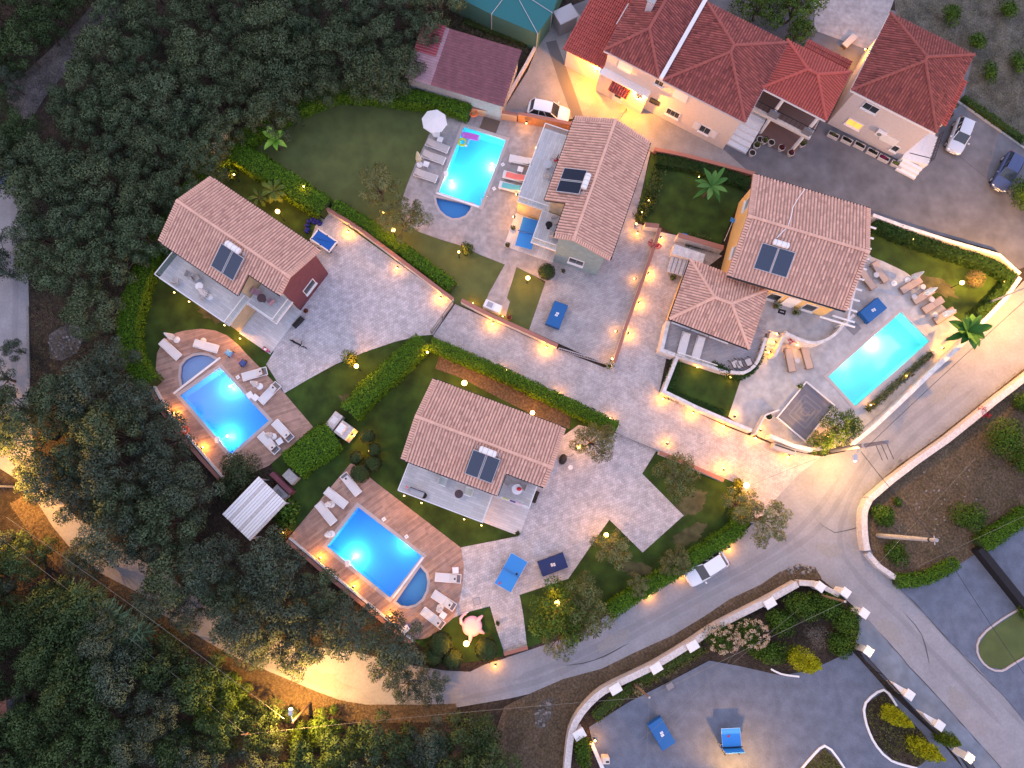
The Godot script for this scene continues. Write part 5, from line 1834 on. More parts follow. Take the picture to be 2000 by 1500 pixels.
		if "wing" in q[0]:
			mb = MB.new()
			mb.prism(V([-1.15, -0.12, -0.26, -0.22, -0.26, 0.22, -1.15, 0.02]), 0.0, 1.1)
			obj("wing", mb, M.white, o)
	# sliding gates
	gate("black sliding gate between the pillars of the lower yard, upper leaf", V([29.66,11.59,32.5,14.84]), 1.5, M.dark)
	gate("black sliding gate of the lower yard, lower leaf beside the planted island", V([32.5,14.84,35.28,17.76]), 1.3, M.dark)
	gate("black gate leaf running out of the frame at the bottom edge", V([37.38,19.58,38.81,21.79]), 1.4, M.dark)
	gate("dark grey gate across the maroon villa's forecourt entrance", V([-4.98,-14.4,-3.14,-17.04]), 1.1, M.grey)
	gate("grey sliding gate at the lower forecourt's entrance", V([11.06,-5.66,14.14,-4.38]), 0.9, M.midgrey)
	gate("grey sliding gate leaf at the lower end of the paved yard", V([5.86,-13.04,10.24,-11.72]), 0.9, M.midgrey)
	var gt := thing("black_gate_track", "black strip of a wide sliding gate across the side drive", "gate", Vector3(40.37, 0, 3.58))
	mb = MB.new()
	mb.bar(Vector3(0, 0.5, 0), Vector3(44.12, 0, 8.74) - Vector3(40.37, 0, 3.58) + Vector3(0, 0.5, 0), 0.6, 1.0)
	obj("leaf", mb, M.black, gt)
	# kerbs
	for q in [["pinkish curved kerb round the grassed island of the side drive", curve(V([46.82,7.94,43.71,8.53,40.72,10.22,39.83,11.33,39.93,12.33,40.61,13.09,41.65,13.33,43.01,12.63,46.43,10.97]), 0.5), 0.14, M.coping], ["white kerb round the planted island with clipped yellow shrubs", curve(V([32.74,15.93,31.8,14.71,30.25,15.67,30.08,16.75,30.36,17.91,30.89,18.98,31.95,20.02,33.97,20.6]), 0.5), 0.16, M.white], ["white kerb of the triangular flower bed at the bottom edge", curve(V([24.06,21.25,25.38,19.87,26.69,18.86,27.65,19.78,28.56,21.3]), 0.5), 0.16, M.white], ["white kerb of the bed with the tall yellow-green conifer", curve(V([22.72,13.05,23.53,13.44,24.98,13.65]), 0.4), 0.14, M.white], ["white kerb curving beside the vine at the bottom left of the lower yard", curve(V([8.14,18.46,8.65,19.59,9.3,21.08]), 0.5), 0.3, M.white], ["pale kerb between the upper yard and the dry field", V([43.22,-36.93,46.43,-34.42,49.52,-31.93]), 0.18, M.concrete], ["thin concrete wall between the red shed and the lamp-lit yard", V([1.2,-35.77,2.37,-38.08,3.31,-39.89,4.89,-43.2]), 0.22, M.pinkgrey], ["dark stone edge between the left road and the bank", V([-39.05,-16.45,-38.62,-12.91,-38.26,-10.29]), 0.2, M.stone]]:
		wall("kerb", q[0], q[1], q[2], 0.13 if "wall" not in q[0] else 0.5, q[3], null, 0.0, "kerb")
	sheet("island_grass", M.lawn_dry, 0.045, V([46.79,8.14,43.7,8.62,40.8,10.3,39.96,11.34,40.02,12.29,40.66,13.01,41.66,13.21,43.02,12.55,46.44,10.89]))
	sheet("island_soil", M.soil, 0.05, V([32.74,15.93,31.83,14.79,30.33,15.75,30.16,16.75,30.44,17.87,30.97,18.94,32.04,19.94,33.97,20.53,35.73,19.49,34.63,17.95]))
	sheet("flower_soil", M.verge, 0.05, V([24.05,21.43,25.42,19.95,26.68,19.01,27.56,19.86,28.54,21.48]))


func gate(label: String, p: PackedVector2Array, h: float, m: Material) -> void:
	var o := thing("sliding_gate", label, "gate", to3(p[0]))
	var b := to3(p[1] - p[0])
	var mb := MB.new()
	for y in [0.12, h]:
		mb.bar(Vector3(0, y, 0), b + Vector3(0, y, 0), 0.07, 0.07)
	for s in [0.0, 0.5, 1.0]:
		mb.bar(b * s + Vector3(0, 0.1, 0), b * s + Vector3(0, h, 0), 0.06, 0.06)
	obj("frame", mb, m, o)
	mb = MB.new()
	var n := int(b.length() / 0.16)
	for k in n:
		var q := b * ((k + 0.5) / n)
		mb.bar(q + Vector3(0, 0.12, 0), q + Vector3(0, h, 0), 0.035, 0.035)
	obj("bars", mb, m, o)


func build_hedges() -> void:
	var g0 := Color(0.05, 0.12, 0.008)
	var g1 := Color(0.17, 0.33, 0.025)
	hedge("bright clipped hedge arching over the top of the round lawn", V([-22.49,-30.43,-21.49,-31.45,-19.79,-32.79,-17.85,-34.1,-15.65,-35.32,-13.88,-36.1,-11.84,-36.09,-9.1,-35.84,-5.9,-35.46,-3.62,-35.05,-1.87,-34.39]), 1.25, 1.6, g0, g1)
	hedge("broad clipped hedge between the maroon villa and the round lawn", V([-22.67,-30.42,-20.94,-29.54,-18.64,-28.1,-16.36,-26.52,-14.18,-25.14]), 1.9, 1.5, g0, g1)
	hedge("narrow clipped hedge along the white forecourt wall below the round lawn", V([-13.49,-25.61,-10.83,-23.96,-8.12,-22.04,-5.44,-20.04,-3.21,-18.32]), 0.95, 1.2, g0, g1)
	hedge("tall clipped hedge along the grove on the maroon villa's left side", V([-22.97,-30.23,-24.8,-28.05,-27.12,-24.04,-28.61,-21.04,-29.48,-18.09,-29.97,-15.42,-29.78,-12.79,-29.06,-11.15,-27.77,-9.7]), 1.6, 1.6, g0, g1)
	hedge("thick clipped hedge between the left lawn and the lower villa", V([-11.47,-7.4,-10.06,-9.12,-7.99,-11.12,-5.56,-13.51]), 1.75, 1.4, g0, g1)
	hedge("short massive hedge between the two wooden decks", V([-16,-3.01,-14.89,-4.01,-12.66,-5.61]), 2.5, 1.3, g0, g1)
	hedge("long clipped hedge along the driveway above the lower villa", V([-4.96,-13.36,-2.44,-12.28,1.02,-10.8,4.46,-9.16,7.46,-7.74,10.57,-6.2]), 1.05, 1.2, g0, g1)
	hedge("clipped hedge along the road below the lower villa's garden", V([9.48,8.5,12.63,6.64,15.62,4.88,18.64,3.1,20.4,1.87,21.01,0]), 1.15, 1.3, g0, g1)
	var d0 := Color(0.012, 0.035, 0.008)
	var d1 := Color(0.05, 0.12, 0.025)
	hedge("dark hedge inside the yellow house's upper white wall", V([33.97,-24.48,36.47,-23.46,40.49,-21.98,44.51,-20.61,45.86,-19.49]), 1.0, 1.1, d0, d1)
	hedge("dark hedge inside the road wall below the round shrub bed", V([45.85,-19.39,44.44,-17.98,42.41,-16.2]), 0.9, 1.1, d0, d1)
	hedge("low dark hedge on the left side of the yellow house's front lawn", V([16.01,-12.06,15.19,-10.1,15.12,-9.39]), 0.7, 0.6, d0, d1)
	hedge("low dark hedge on the driveway side of the yellow house's front lawn", V([15.11,-9.3,17.53,-8.35,19.77,-7.48]), 0.6, 0.55, d0, d1)
	hedge("climbing vine along the rounded corner of the grey platform", V([18.79,-11.85,19.85,-11.23,21.14,-10.67,22.08,-11.03,22.93,-12.23,23.27,-13.47]), 0.4, 1.25, d0, d1, 200.0)
	hedge("shaggy hedge on the lower edge of the dry triangular garden", V([33.27,6.19,35.42,6.07,37.19,5.39,38.55,4.69]), 0.9, 0.8, g0, g1 * 0.8)
	hedge("dark hedge beside the side drive's upper edge", V([40.5,3.38,42.27,2.3,45.09,0.63]), 1.3, 1.1, g0, g1 * 0.7)
	hedge("green shrub strip inside the curved white wall of the lower yard", V([8.34,16.56,9.99,15.28,12.06,13.84,14.57,12.54,17.1,11.22]), 0.9, 0.4, Color(0.04, 0.07, 0.012), Color(0.13, 0.16, 0.03), 120.0)
	hedge("ivy along the foot of the dark net house", V([-2.59,-43.96,0.01,-42.88,3.3,-41.76]), 0.5, 0.4, Color(0.03, 0.05, 0.012), Color(0.1, 0.11, 0.03), 140.0)
	hedge("flowering weeds along the dry field's kerb", V([43.63,-37.16,46.29,-35.06,48.93,-32.92]), 0.6, 0.5, Color(0.03, 0.06, 0.01), Color(0.09, 0.15, 0.03), 150.0)
	hedge("dark planted border under the banana garden's upper wall", V([14.77,-30.51,17.99,-29.92,21.19,-28.99,23.11,-28.29]), 1.2, 0.6, d0 * 0.8, d1 * 0.7, 170.0)
	hedge("low flowering shrubs on the road side of the yellow house's pool", V([32.28,-7.97,34.44,-9.75,36.87,-11.78,38.33,-12.92]), 0.5, 0.45, Color(0.09, 0.09, 0.04), Color(0.26, 0.25, 0.13), 170.0)


func build_trees() -> void:
	var o0 := Color(0.045, 0.078, 0.04)
	var o1 := Color(0.092, 0.133, 0.072)
	kit("olive", 8, 1.85, 4.6, 1.9, 17, 300, 0.6, 0.14, 0.085, o0, o1)
	kit("olive_dark", 6, 1.95, 4.8, 1.8, 17, 300, 0.64, 0.14, 0.085, Color(0.04, 0.065, 0.042), Color(0.08, 0.11, 0.072))
	kit("mixed", 6, 1.9, 4.2, 1.5, 15, 290, 0.68, 0.15, 0.095, Color(0.03, 0.06, 0.022), Color(0.07, 0.115, 0.042))
	kit("garden_olive", 4, 1.5, 3.4, 1.7, 17, 230, 0.46, 0.14, 0.06, Color(0.09, 0.115, 0.04), Color(0.19, 0.215, 0.09), 0.12)
	kit("green", 4, 1.6, 3.2, 1.2, 16, 250, 0.58, 0.15, 0.09, Color(0.045, 0.095, 0.015), Color(0.12, 0.2, 0.035), 0.1)
	var upper := [V([-33.81,-45.71,-3.66,-46.49,-4.6,-42.93,-5.37,-40.91,-7.33,-38.9,-7.84,-35.97,-9.01,-35.37,-14.06,-35.85,-18.04,-32.67,-22.02,-30.87,-24.13,-27.46,-27.33,-22.68,-27.94,-20.03,-29.44,-17.41,-29.87,-13.99,-32.42,-15.24,-34.65,-17.36,-37.18,-18.19,-38.11,-22.99,-39.75,-26.54,-40.68,-27.43,-40.84,-28.8,-38.49,-30.21,-36.65,-32.8,-35.22,-35.42,-33.09,-37.86,-32.23,-40.3])]
	for q in spread(upper, 2.4):
		var p := to3(q)
		tree("olive", "olive_tree", "grove olive tree, crown " + spot(p + Vector3(0, 4, 0)), "olive tree", p, 0.85 + 0.4 * rng.randf(), "olive trees of the upper grove")
	var lower := [V([-34.34,-6.53,-32.69,-9.8,-30.65,-11.47,-30.04,-13.57,-29.17,-10.65,-27.64,-7.78,-26.05,-6.77,-24.46,-4.15,-20.87,-0.78,-19.19,0.98,-17.9,2.91,-15.14,3.5,-12.29,6.17,-9.1,8.45,-5.94,11.07,-7.07,11.98,-11.76,9.55,-15.2,9.72,-17.53,9.15,-20.32,7.46,-24.38,4.43,-29.01,2.13,-32.44,0.58,-34.57,-1.36,-35.65,-4.12,-37.09,-6.52,-37.51,-8.55,-36.17,-8.96])]
	for q in spread(lower, 2.3):
		var p := to3(q)
		if q.distance_to(Vector2(-18.3, 0.3)) < 3.7:
			continue
		tree("olive_dark" if rng.randf() < 0.6 else "olive", "olive_tree", "roadside olive tree, crown " + spot(p + Vector3(0, 4, 0)), "olive tree", p, 0.9 + 0.35 * rng.randf(), "olive trees beside the lower road")
	var below := [V([-41.99,0.96,-36.54,1.74,-33.54,4.79,-30.2,7.79,-27.8,9.1,-23.77,12.23,-20.29,13.52,-18.29,15.51,-14.83,16.96,-11.83,16.99,-9.58,16.65,-2.76,17.07,0.28,17.1,1.05,19.24,-0.07,21.67,-40.81,21.18])]
	for q in spread(below, 2.4):
		var p := to3(q)
		tree("mixed" if rng.randf() < 0.75 else "olive_dark", "woodland_tree", "dark leafy tree, crown " + spot(p + Vector3(0, 4, 0)), "tree", p, 0.85 + 0.4 * rng.randf(), "trees below the lower road")
	var corner := [V([-46.24,-45.39,-34.47,-45.69,-35.88,-42.18,-38.2,-39.44,-40.53,-37.22,-44.19,-35.71]), V([-43.9,-33.36,-41.16,-33.42,-39.8,-30.65,-40.42,-28.8,-43.34,-28.75])]
	for q in spread(corner, 2.4):
		var p := to3(q)
		tree("mixed", "woodland_tree", "corner tree, crown " + spot(p + Vector3(0, 4, 0)), "tree", p, 0.85 + 0.4 * rng.randf(), "trees in the upper left corner")
	for q in [[Vector3(-41.5, 0, -35.95), 0.6], [Vector3(-40.63, 0, -19.13), 0.85], [Vector3(-41.26, 0, -20.95), 0.6], [Vector3(-39.4, 0, -10.07), 0.8], [Vector3(-39.26, 0, -5.18), 0.8], [Vector3(-38.83, 0, -12.47), 0.45], [Vector3(-35.25, 0, -2.26), 0.8], [Vector3(-30.77, 0, 4.05), 0.8], [Vector3(-25.46, 0, 7.25), 0.8], [Vector3(-22.77, 0, 8.24), 0.7], [Vector3(-17.59, 0, 10.61), 0.85], [Vector3(-14.35, 0, 11.09), 0.85], [Vector3(-7.45, 0, 12.22), 0.75], [Vector3(-6.2, 0, 13.77), 0.6], [Vector3(-4.38, 0, 13.79), 0.65]]:
		tree("olive_dark", "olive_tree", "overhanging olive tree, crown " + spot(q[0] + Vector3(0, 3, 0)), "olive tree", q[0], q[1], "olive trees overhanging the road")
	# yellow-green trees by the street lamp
	for q in [[Vector3(-21.37, 0, 14.04), 1.0], [Vector3(-19.38, 0, 14.25), 0.9], [Vector3(-20.47, 0, 15.75), 0.9], [Vector3(-12.51, 0, 16.57), 0.8], [Vector3(-14.05, 0, 17.49), 0.7], [Vector3(-22.8, 0, 13.46), 0.7]]:
		tree("green", "leafy_tree", "lamp-lit tree, crown " + spot(q[0] + Vector3(0, 3, 0)), "tree", q[0], q[1], "trees lit by the lower street lamp")
	for q in [["dense green tree filling the gap behind the long red roof", Vector3(24.52, 0, -44.82), 1.3], ["green tree left of the stone patio behind the red roofs", Vector3(27.67, 0, -44.63), 1.3], ["dark green tree at the top edge above the stone patio", Vector3(26.11, 0, -47), 1.4], ["small green tree in front of the lit low roof", Vector3(28.02, 0, -42.51), 0.8]]:
		tree("green", "leafy_tree", q[0], "tree", q[1], q[2])
	for q in [["olive tree on the round lawn, the upper of two near the pool patio", Vector3(-9.49, 0, -26.5), 1.15], ["olive tree on the round lawn, lit by two lamps beside the pool patio", Vector3(-7.44, 0, -23.68), 1.2], ["lit olive tree by the lower villa's right corner", Vector3(8.36, 0, -4.96), 1.1], ["straggly olive tree by the lower forecourt's grey gate", Vector3(15.11, 0, -2.32), 1.15], ["olive tree on the lawn inside the driveway mouth", Vector3(20.06, 0, 0), 1.0], ["olive tree leaning over the junction", Vector3(22.27, 0, 1.26), 1.15], ["small olive tree near the white car", Vector3(14.73, 0, 4.56), 0.8], ["golden-lit olive tree in the notch of the forecourt", Vector3(9.9, 0, 3.52), 1.0], ["olive shrub by the road hedge's left end", Vector3(11.93, 0, 6.38), 0.6]]:
		tree("garden_olive", "olive_tree", q[0], "olive tree", q[1], q[2])
	for q in [["large lamp-lit tree beside the road, left part of the pair", Vector3(5.21, 0, 8.36), 1.3, "green"], ["large lamp-lit tree beside the road, right part of the pair", Vector3(7.3, 0, 7.97), 1.4, "garden_olive"], ["feathery tree hanging over the road below the lamp-lit pair", Vector3(5.61, 0, 10.35), 0.9, "garden_olive"], ["cloud-pruned tree over the grey entrance roof", Vector3(29.06, 0, -6.33), 0.95, "green"], ["small dark tree left of the leaning utility pole", Vector3(27.55, 0, -5.01), 0.6, "green"]]:
		tree(q[3], "garden_tree", q[0], "tree", q[1], q[2])
	var g0 := Color(0.025, 0.06, 0.008)
	var g1 := Color(0.11, 0.22, 0.03)
	bush("round_tree", "big round dark tree between the left deck and the ribbed white roof", "tree", Vector3(-19.92, 0, -2.62), Vector3(1.75, 1.9, 1.75), 5200, Color(0.02, 0.035, 0.016), Color(0.075, 0.11, 0.05), 0.16, 0.08)
	bush("round_tree", "lower dark tree touching the ribbed white roof's upper corner", "tree", Vector3(-20.83, 0, -1.24), Vector3(1.3, 1.5, 1.3), 3000, Color(0.02, 0.035, 0.016), Color(0.07, 0.1, 0.05), 0.16, 0.08)
	bush("big_leaf_shrub", "big-leaved shrub right of the ribbed white roof", "shrub", Vector3(-16.25, 0, 0.7), Vector3(1.35, 1.2, 1.35), 1300, g0, g1, 0.26, 0.15)
	bush("shrub", "low shrub by the lower deck's lit left corner", "shrub", Vector3(-16.9, 0, 2.46), Vector3(0.8, 0.5, 0.6), 500, g0, Color(0.12, 0.13, 0.04))
	var t0 := Color(0.03, 0.045, 0.02)
	var t1 := Color(0.1, 0.125, 0.055)
	for q in [["clipped ball nearest the lower deck's corner, largest of the cluster", Vector3(-10.46, 0, -2.5), 0.8, 0.9], ["clipped ball at the left of the cluster by the barbecue", Vector3(-10.84, 0, -3.77), 0.55, 0.8], ["clipped ball at the right of the cluster by the barbecue", Vector3(-9.47, 0, -3.35), 0.72, 0.8], ["clipped ball in the cluster nearest the lower villa's corner", Vector3(-9.34, 0, -4.41), 0.55, 1.2], ["clipped ball of the cluster nearest the barbecue", Vector3(-9.97, 0, -5.47), 0.6, 1.1], ["clipped ball between the grey-blue villa and the little lawn", Vector3(4.85, 0, -19.7), 0.72, 1.0], ["clipped ball left of the lamp by the pink float", Vector3(-3.74, 0, 10.77), 0.95, 1.2], ["clipped ball right of the lamp by the pink float", Vector3(-0.15, 0, 11.18), 0.9, 1.2], ["clipped ball below the lamp by the pink float", Vector3(-2.79, 0, 11.94), 0.8, 0.9], ["clipped ball at the lower deck's lower tip", Vector3(-4.3, 0, 11.66), 0.9, 0.8]]:
		topiary(q[0], q[1], q[2], q[3], t0, t1)
	bush("shrub", "lit shrub at the pool patio's lower corner by the small lawn", "shrub", Vector3(-1.95, 0, -21.77), Vector3(0.65, 0.8, 0.65), 900, g0, Color(0.16, 0.2, 0.05))
	banana("bright yellow-green banana plant at the round lawn's left hedge", Vector3(-18.68, 0, -31.1), 8, 1.35, 0.5, 1.6, Color(0.14, 0.34, 0.03), Color(0.26, 0.5, 0.08))
	banana("tall banana plant in the garden between the two upper houses", Vector3(19.07, 0, -27.15), 13, 2.1, 0.42, 2.2, Color(0.05, 0.15, 0.03), Color(0.12, 0.26, 0.07))
	banana("dark banana plant at the road corner of the turquoise pool", Vector3(40.02, 0, -14.28), 15, 2.0, 0.65, 2.6, Color(0.018, 0.08, 0.016), Color(0.06, 0.17, 0.04))
	fan_palm("lamp-lit fan palm behind the maroon villa", Vector3(-18.57, 0, -26.47), 14, 1.2, 1.4, Color(0.1, 0.15, 0.03))
	fan_palm("small fan palm left of the lamp behind the maroon villa", Vector3(-20.01, 0, -26.12), 10, 0.9, 0.8, Color(0.08, 0.13, 0.03))
	bush("shrub", "yellow-lit shrub in the left corner behind the maroon villa", "shrub", Vector3(-22.56, 0, -28.47), Vector3(0.6, 0.7, 0.6), 500, g0, g1)
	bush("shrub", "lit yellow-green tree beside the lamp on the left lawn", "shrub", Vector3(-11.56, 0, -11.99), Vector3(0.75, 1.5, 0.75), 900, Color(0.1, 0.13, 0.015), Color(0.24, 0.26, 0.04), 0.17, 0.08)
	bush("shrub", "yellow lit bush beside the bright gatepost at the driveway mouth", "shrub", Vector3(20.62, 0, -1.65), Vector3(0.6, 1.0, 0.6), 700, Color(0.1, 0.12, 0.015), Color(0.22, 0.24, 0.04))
	bush("shrub", "round sandy bush on the lawn beside the turquoise pool", "shrub", Vector3(42.56, 0, -19.52), Vector3(0.85, 0.8, 0.85), 1300, Color(0.16, 0.12, 0.06), Color(0.3, 0.24, 0.12), 0.2, 0.03, "", 1)
	bush("shrub", "lit shrub inside the yellow house's upper hedge", "shrub", Vector3(37.3, 0, -23.28), Vector3(0.5, 0.7, 0.5), 400, g0, g1)
	for q in [["round clipped bush at the junction corner of the dry garden", Vector3(32.52, 0, 0.97), Vector3(1.05, 1.2, 1.05), 2600], ["wide green bush in the middle of the dry garden", Vector3(39.77, 0, 1.06), Vector3(1.6, 1.3, 1.5), 2800], ["tall green bush at the dry garden's upper right", Vector3(43.36, 0, -5.41), Vector3(2.0, 1.8, 1.8), 4000], ["green bush at the right edge of the dry garden", Vector3(45.17, 0, -3.66), Vector3(1.5, 1.4, 1.5), 2400], ["bush above the red flowers on the road wall", Vector3(45.75, 0, -8.51), Vector3(1.2, 1.0, 1.0), 1500], ["low bush by the crumbling wall of the dry garden", Vector3(33.6, 0, 3.98), Vector3(1.2, 0.7, 1.1), 1500], ["small bush beside the fallen pole's foot", Vector3(34.19, 0, -0.21), Vector3(0.5, 0.4, 0.5), 300], ["big bush at the right edge beside the upper road", Vector3(47.98, 0, -27.07), Vector3(2.2, 2.0, 2.2), 5200], ["green bush in the dry field behind the pyramid roof", Vector3(43.2, 0, -45.26), Vector3(1.1, 1.0, 1.1), 1300], ["green bush in the dry field right of the pyramid roof", Vector3(45.39, 0, -42.63), Vector3(1.0, 0.9, 1.0), 1200], ["bush in the dry field near its right edge", Vector3(49.1, 0, -40.59), Vector3(0.9, 0.8, 1.3), 1100], ["bush in the dry field's upper corner", Vector3(48.74, 0, -45.93), Vector3(1.2, 1.0, 1.0), 1300], ["bush by the lean-to roof of the pyramid-roofed house", Vector3(46.27, 0, -39.48), Vector3(0.8, 0.9, 1.2), 1000], ["bush on the grassed island's upper end", Vector3(44.03, 0, 8.74), Vector3(0.9, 0.8, 0.9), 900], ["shrub at the junction's lower corner, upper left of its group", Vector3(25.44, 0, 8.05), Vector3(1.7, 1.1, 1.3), 3000], ["shrub at the junction's lower corner, top of its group", Vector3(27.39, 0, 8.14), Vector3(1.6, 1.1, 1.2), 3000], ["shrub at the junction's lower corner, right of its group", Vector3(28.99, 0, 9.35), Vector3(1.4, 1.1, 1.5), 3000], ["shrub at the junction's lower corner, lower right of its group", Vector3(28.43, 0, 11.11), Vector3(1.4, 0.9, 1.2), 2600], ["shrub inside the curved white wall beside the oleander", Vector3(23.66, 0, 9.33), Vector3(1.7, 1.0, 1.2), 2800], ["low shrub under the oleander", Vector3(22.59, 0, 11.71), Vector3(2.2, 0.8, 1.0), 2800], ["vine-like shrub at the bottom left of the lower yard", Vector3(7.41, 0, 18.9), Vector3(0.9, 1.1, 1.5), 2200]]:
		bush("shrub", q[0], "shrub", q[1], q[2], int(q[3] * 1.25), g0, g1 * 0.8, 0.15, 0.08)
	bush("dry_bush", "grey dry bush in the middle of the lower corner's shrubs", "shrub", Vector3(26.46, 0, 10.46), Vector3(1.3, 0.7, 1.0), 1300, Color(0.14, 0.12, 0.1), Color(0.28, 0.25, 0.21), 0.2, 0.03)
	for q in [["oleander with pale blossoms over the curved wall, left one", Vector3(18.48, 0, 10.42)], ["oleander with pale blossoms over the curved wall, right one", Vector3(20.8, 0, 10.11)]]:
		var o := bush("oleander", q[0], "shrub", q[1], Vector3(1.5, 1.4, 1.3), 2600, g0, g1 * 0.6, 0.17, 0.06)
		var mb := MB.new()
		for k in 60:
			var d := rdir()
			puff(mb, Vector3(d.x * 1.3, 1.5 + absf(d.y) * 1.2, d.z * 1.1), Vector3(0.16, 0.12, 0.16), 26, 0.09, 0.07, Color(0.4, 0.3, 0.2), Color(0.62, 0.52, 0.4))
		stuff("blossoms", mb, M.dryleaf, o)
	bush("shrub", "pale-flowered small shrub beside the wire post", "shrub", Vector3(11.82, 0, 14.37), Vector3(0.6, 0.9, 0.6), 500, Color(0.06, 0.07, 0.02), Color(0.34, 0.28, 0.16))
	# conifers and clipped columns of the lower yard
	for q in [["tall yellow-green conifer at the lower corner's bed", Vector3(24.79, 0, 12.04), 4.4, 1.25], ["yellow-green clipped column on the planted island, upper one", Vector3(31.66, 0, 16.3), 4.0, 0.9], ["yellow-green clipped column on the planted island, lower one", Vector3(33.86, 0, 18.7), 4.0, 1.0], ["dark feathery cypress beside the lit gate pillar", Vector3(35.96, 0, 18.07), 2.6, 0.8]]:
		var o := thing("conifer", q[0], "conifer", q[1])
		var mb := MB.new()
		var dark: bool = "dark" in q[0]
		for k in 9:
			var f := k / 8.0
			var rr: float = q[3] * (1.0 - pow(maxf(0.0, f - 0.25) / 0.8, 2.2)) * 0.75
			for j in 4:
				var a := rng.randf() * TAU
				puff(mb, Vector3(cos(a) * rr * 0.45, 0.3 + f * (q[2] - 0.5), sin(a) * rr * 0.45), Vector3(rr * 0.7, 0.4, rr * 0.7), 130, 0.15, 0.07, Color(0.05, 0.09, 0.008) if dark else Color(0.17, 0.21, 0.006), Color(0.12, 0.18, 0.02) if dark else Color(0.36, 0.4, 0.015), 0.3, 0.85)
		stuff("foliage", mb, M.leaf, o)
		obj("trunk", MB.new().tube([Vector3.ZERO, Vector3(0, q[2] * 0.9, 0)], 0.08, 0.03), M.bark, o)
	# giant reed and red flowers
	var rd := thing("giant_reed", "pale green giant reed clump below the lower road", "reed", Vector3(-29.7, 0, 9.19))
	var rm := MB.new()
	for k in 330:
		var c := Vector3((rng.randf() - 0.5) * 6.5, 0, (rng.randf() - 0.5) * 2.8).rotated(Vector3.UP, -0.5)
		var hh := 1.8 + rng.randf() * 1.4
		for j in 6:
			var a := rng.randf() * TAU
			blade(rm, c + Vector3(0, hh * (0.5 + 0.5 * j / 6.0), 0), Vector3(cos(a), 0, sin(a)), 0.9 + 0.6 * rng.randf(), 0.09, 0.45, 0.35, Color(0.1, 0.17, 0.08).lerp(Color(0.2, 0.3, 0.17), rng.randf()), 3)
	stuff("foliage", rm, M.leaf, rd)
	for q in [["red bougainvillea on the road wall of the dry garden", Vector3(42.28, 0, -7.79)], ["dark red flowers beside the white steps of the yellow house", Vector3(25.89, 0.6, -13.76)], ["red potted flowers on the lane wall's upper end", Vector3(14.34, 0, -22.43)]]:
		var o := thing("red_flowers", q[0], "flowers", q[1])
		var mb := MB.new()
		for k in 7:
			puff(mb, Vector3((rng.randf() - 0.5) * 0.9, 0.5 + rng.randf() * 0.4, (rng.randf() - 0.5) * 0.6), Vector3(0.25, 0.2, 0.25), 60, 0.1, 0.07, Color(0.3, 0.01, 0.03), Color(0.6, 0.06, 0.1))
		stuff("blossoms", mb, M.dryleaf, o)
		obj("stem", MB.new().tube([Vector3.ZERO, Vector3(0.1, 0.6, 0.05)], 0.05, 0.03), M.bark, o)
	# ground cover
	var dry0 := Color(0.09, 0.065, 0.035)
	var dry1 := Color(0.26, 0.2, 0.11)
	weeds("dry_weeds", [V([-37.16,-1.02,-35.06,1.91,-32.97,4.25,-30.82,5.69,-27.59,7.28,-25.86,8.85,-23.1,10.42,-20.31,11.98,-17.66,13,-15.22,13.94,-13.51,14.63,-9.56,15.5,-5.35,15.54,-2.54,15.56,-2.12,16.85,-10.11,16.86,-15.71,15.98,-20.58,14.05,-25.11,11.72,-28.9,9.19,-32.74,6.63,-36.32,3.04,-38.67,0])], 2600, 0.32, 0.02, dry0, dry1)
	weeds("dry_weeds", [V([6.18,14.06,9.06,13.3,11.77,12.03,14.92,10.79,17.49,9.3,19.65,7.95,22.25,6.9,24,5.93,25.55,5.12,26.91,5.21,27.41,6.11,25.47,6.35,22.41,7.71,17.66,10.02,12.16,12.82,8.63,14.46,6.54,17.31,5.48,22.52,1.9,22.47,1.3,16.12,3.53,14.92])], 1700, 0.28, 0.02, dry0, dry1)
	weeds("dry_weeds", [V([31.97,0.21,33.41,-1.28,36.68,-3.3,41.48,-6.63,45.89,-9.63,49.45,-12.6,47.95,-0.86,44.57,1.4,41.73,3.17,38.93,4.82,35.76,6.26,33.65,5.84,31.87,3.98])], 2200, 0.3, 0.02, Color(0.08, 0.07, 0.03), Color(0.2, 0.18, 0.08))
	weeds("dry_weeds", [V([50.71,-15.14,44.63,-10.53,41.67,-8.36,38.28,-5.96,34.26,-3.43,32.15,-1.92,30.98,-0.42,31.55,0,33.88,-1.66,39.08,-5.04,44.44,-8.87,50.43,-13.07])], 900, 0.22, 0.015, dry0, dry1)
	weeds("wild_grass", [V([39.14,-49.5,54.24,-49.89,51.93,-31.87,49.15,-32.83,46.51,-35.08,44.33,-37.36,45.77,-41.58,38.54,-45.68])], 3600, 0.28, 0.018, Color(0.1, 0.11, 0.06), Color(0.3, 0.29, 0.2))
	weeds("undergrowth", [V([-39.14,-19.15,-31.34,-18.32,-30.78,-12.08,-34.32,-9.45,-36.65,-7.72,-38.08,-9.43]), V([-4.28,-45.73,3.8,-42.24,3.32,-40.93,-4.72,-43.61]), V([-8.43,-41.45,-7.49,-40.95,-7.85,-36.86,-12.46,-36.77,-11.13,-38.31])], 900, 0.35, 0.03, Color(0.05, 0.055, 0.03), Color(0.2, 0.16, 0.1))
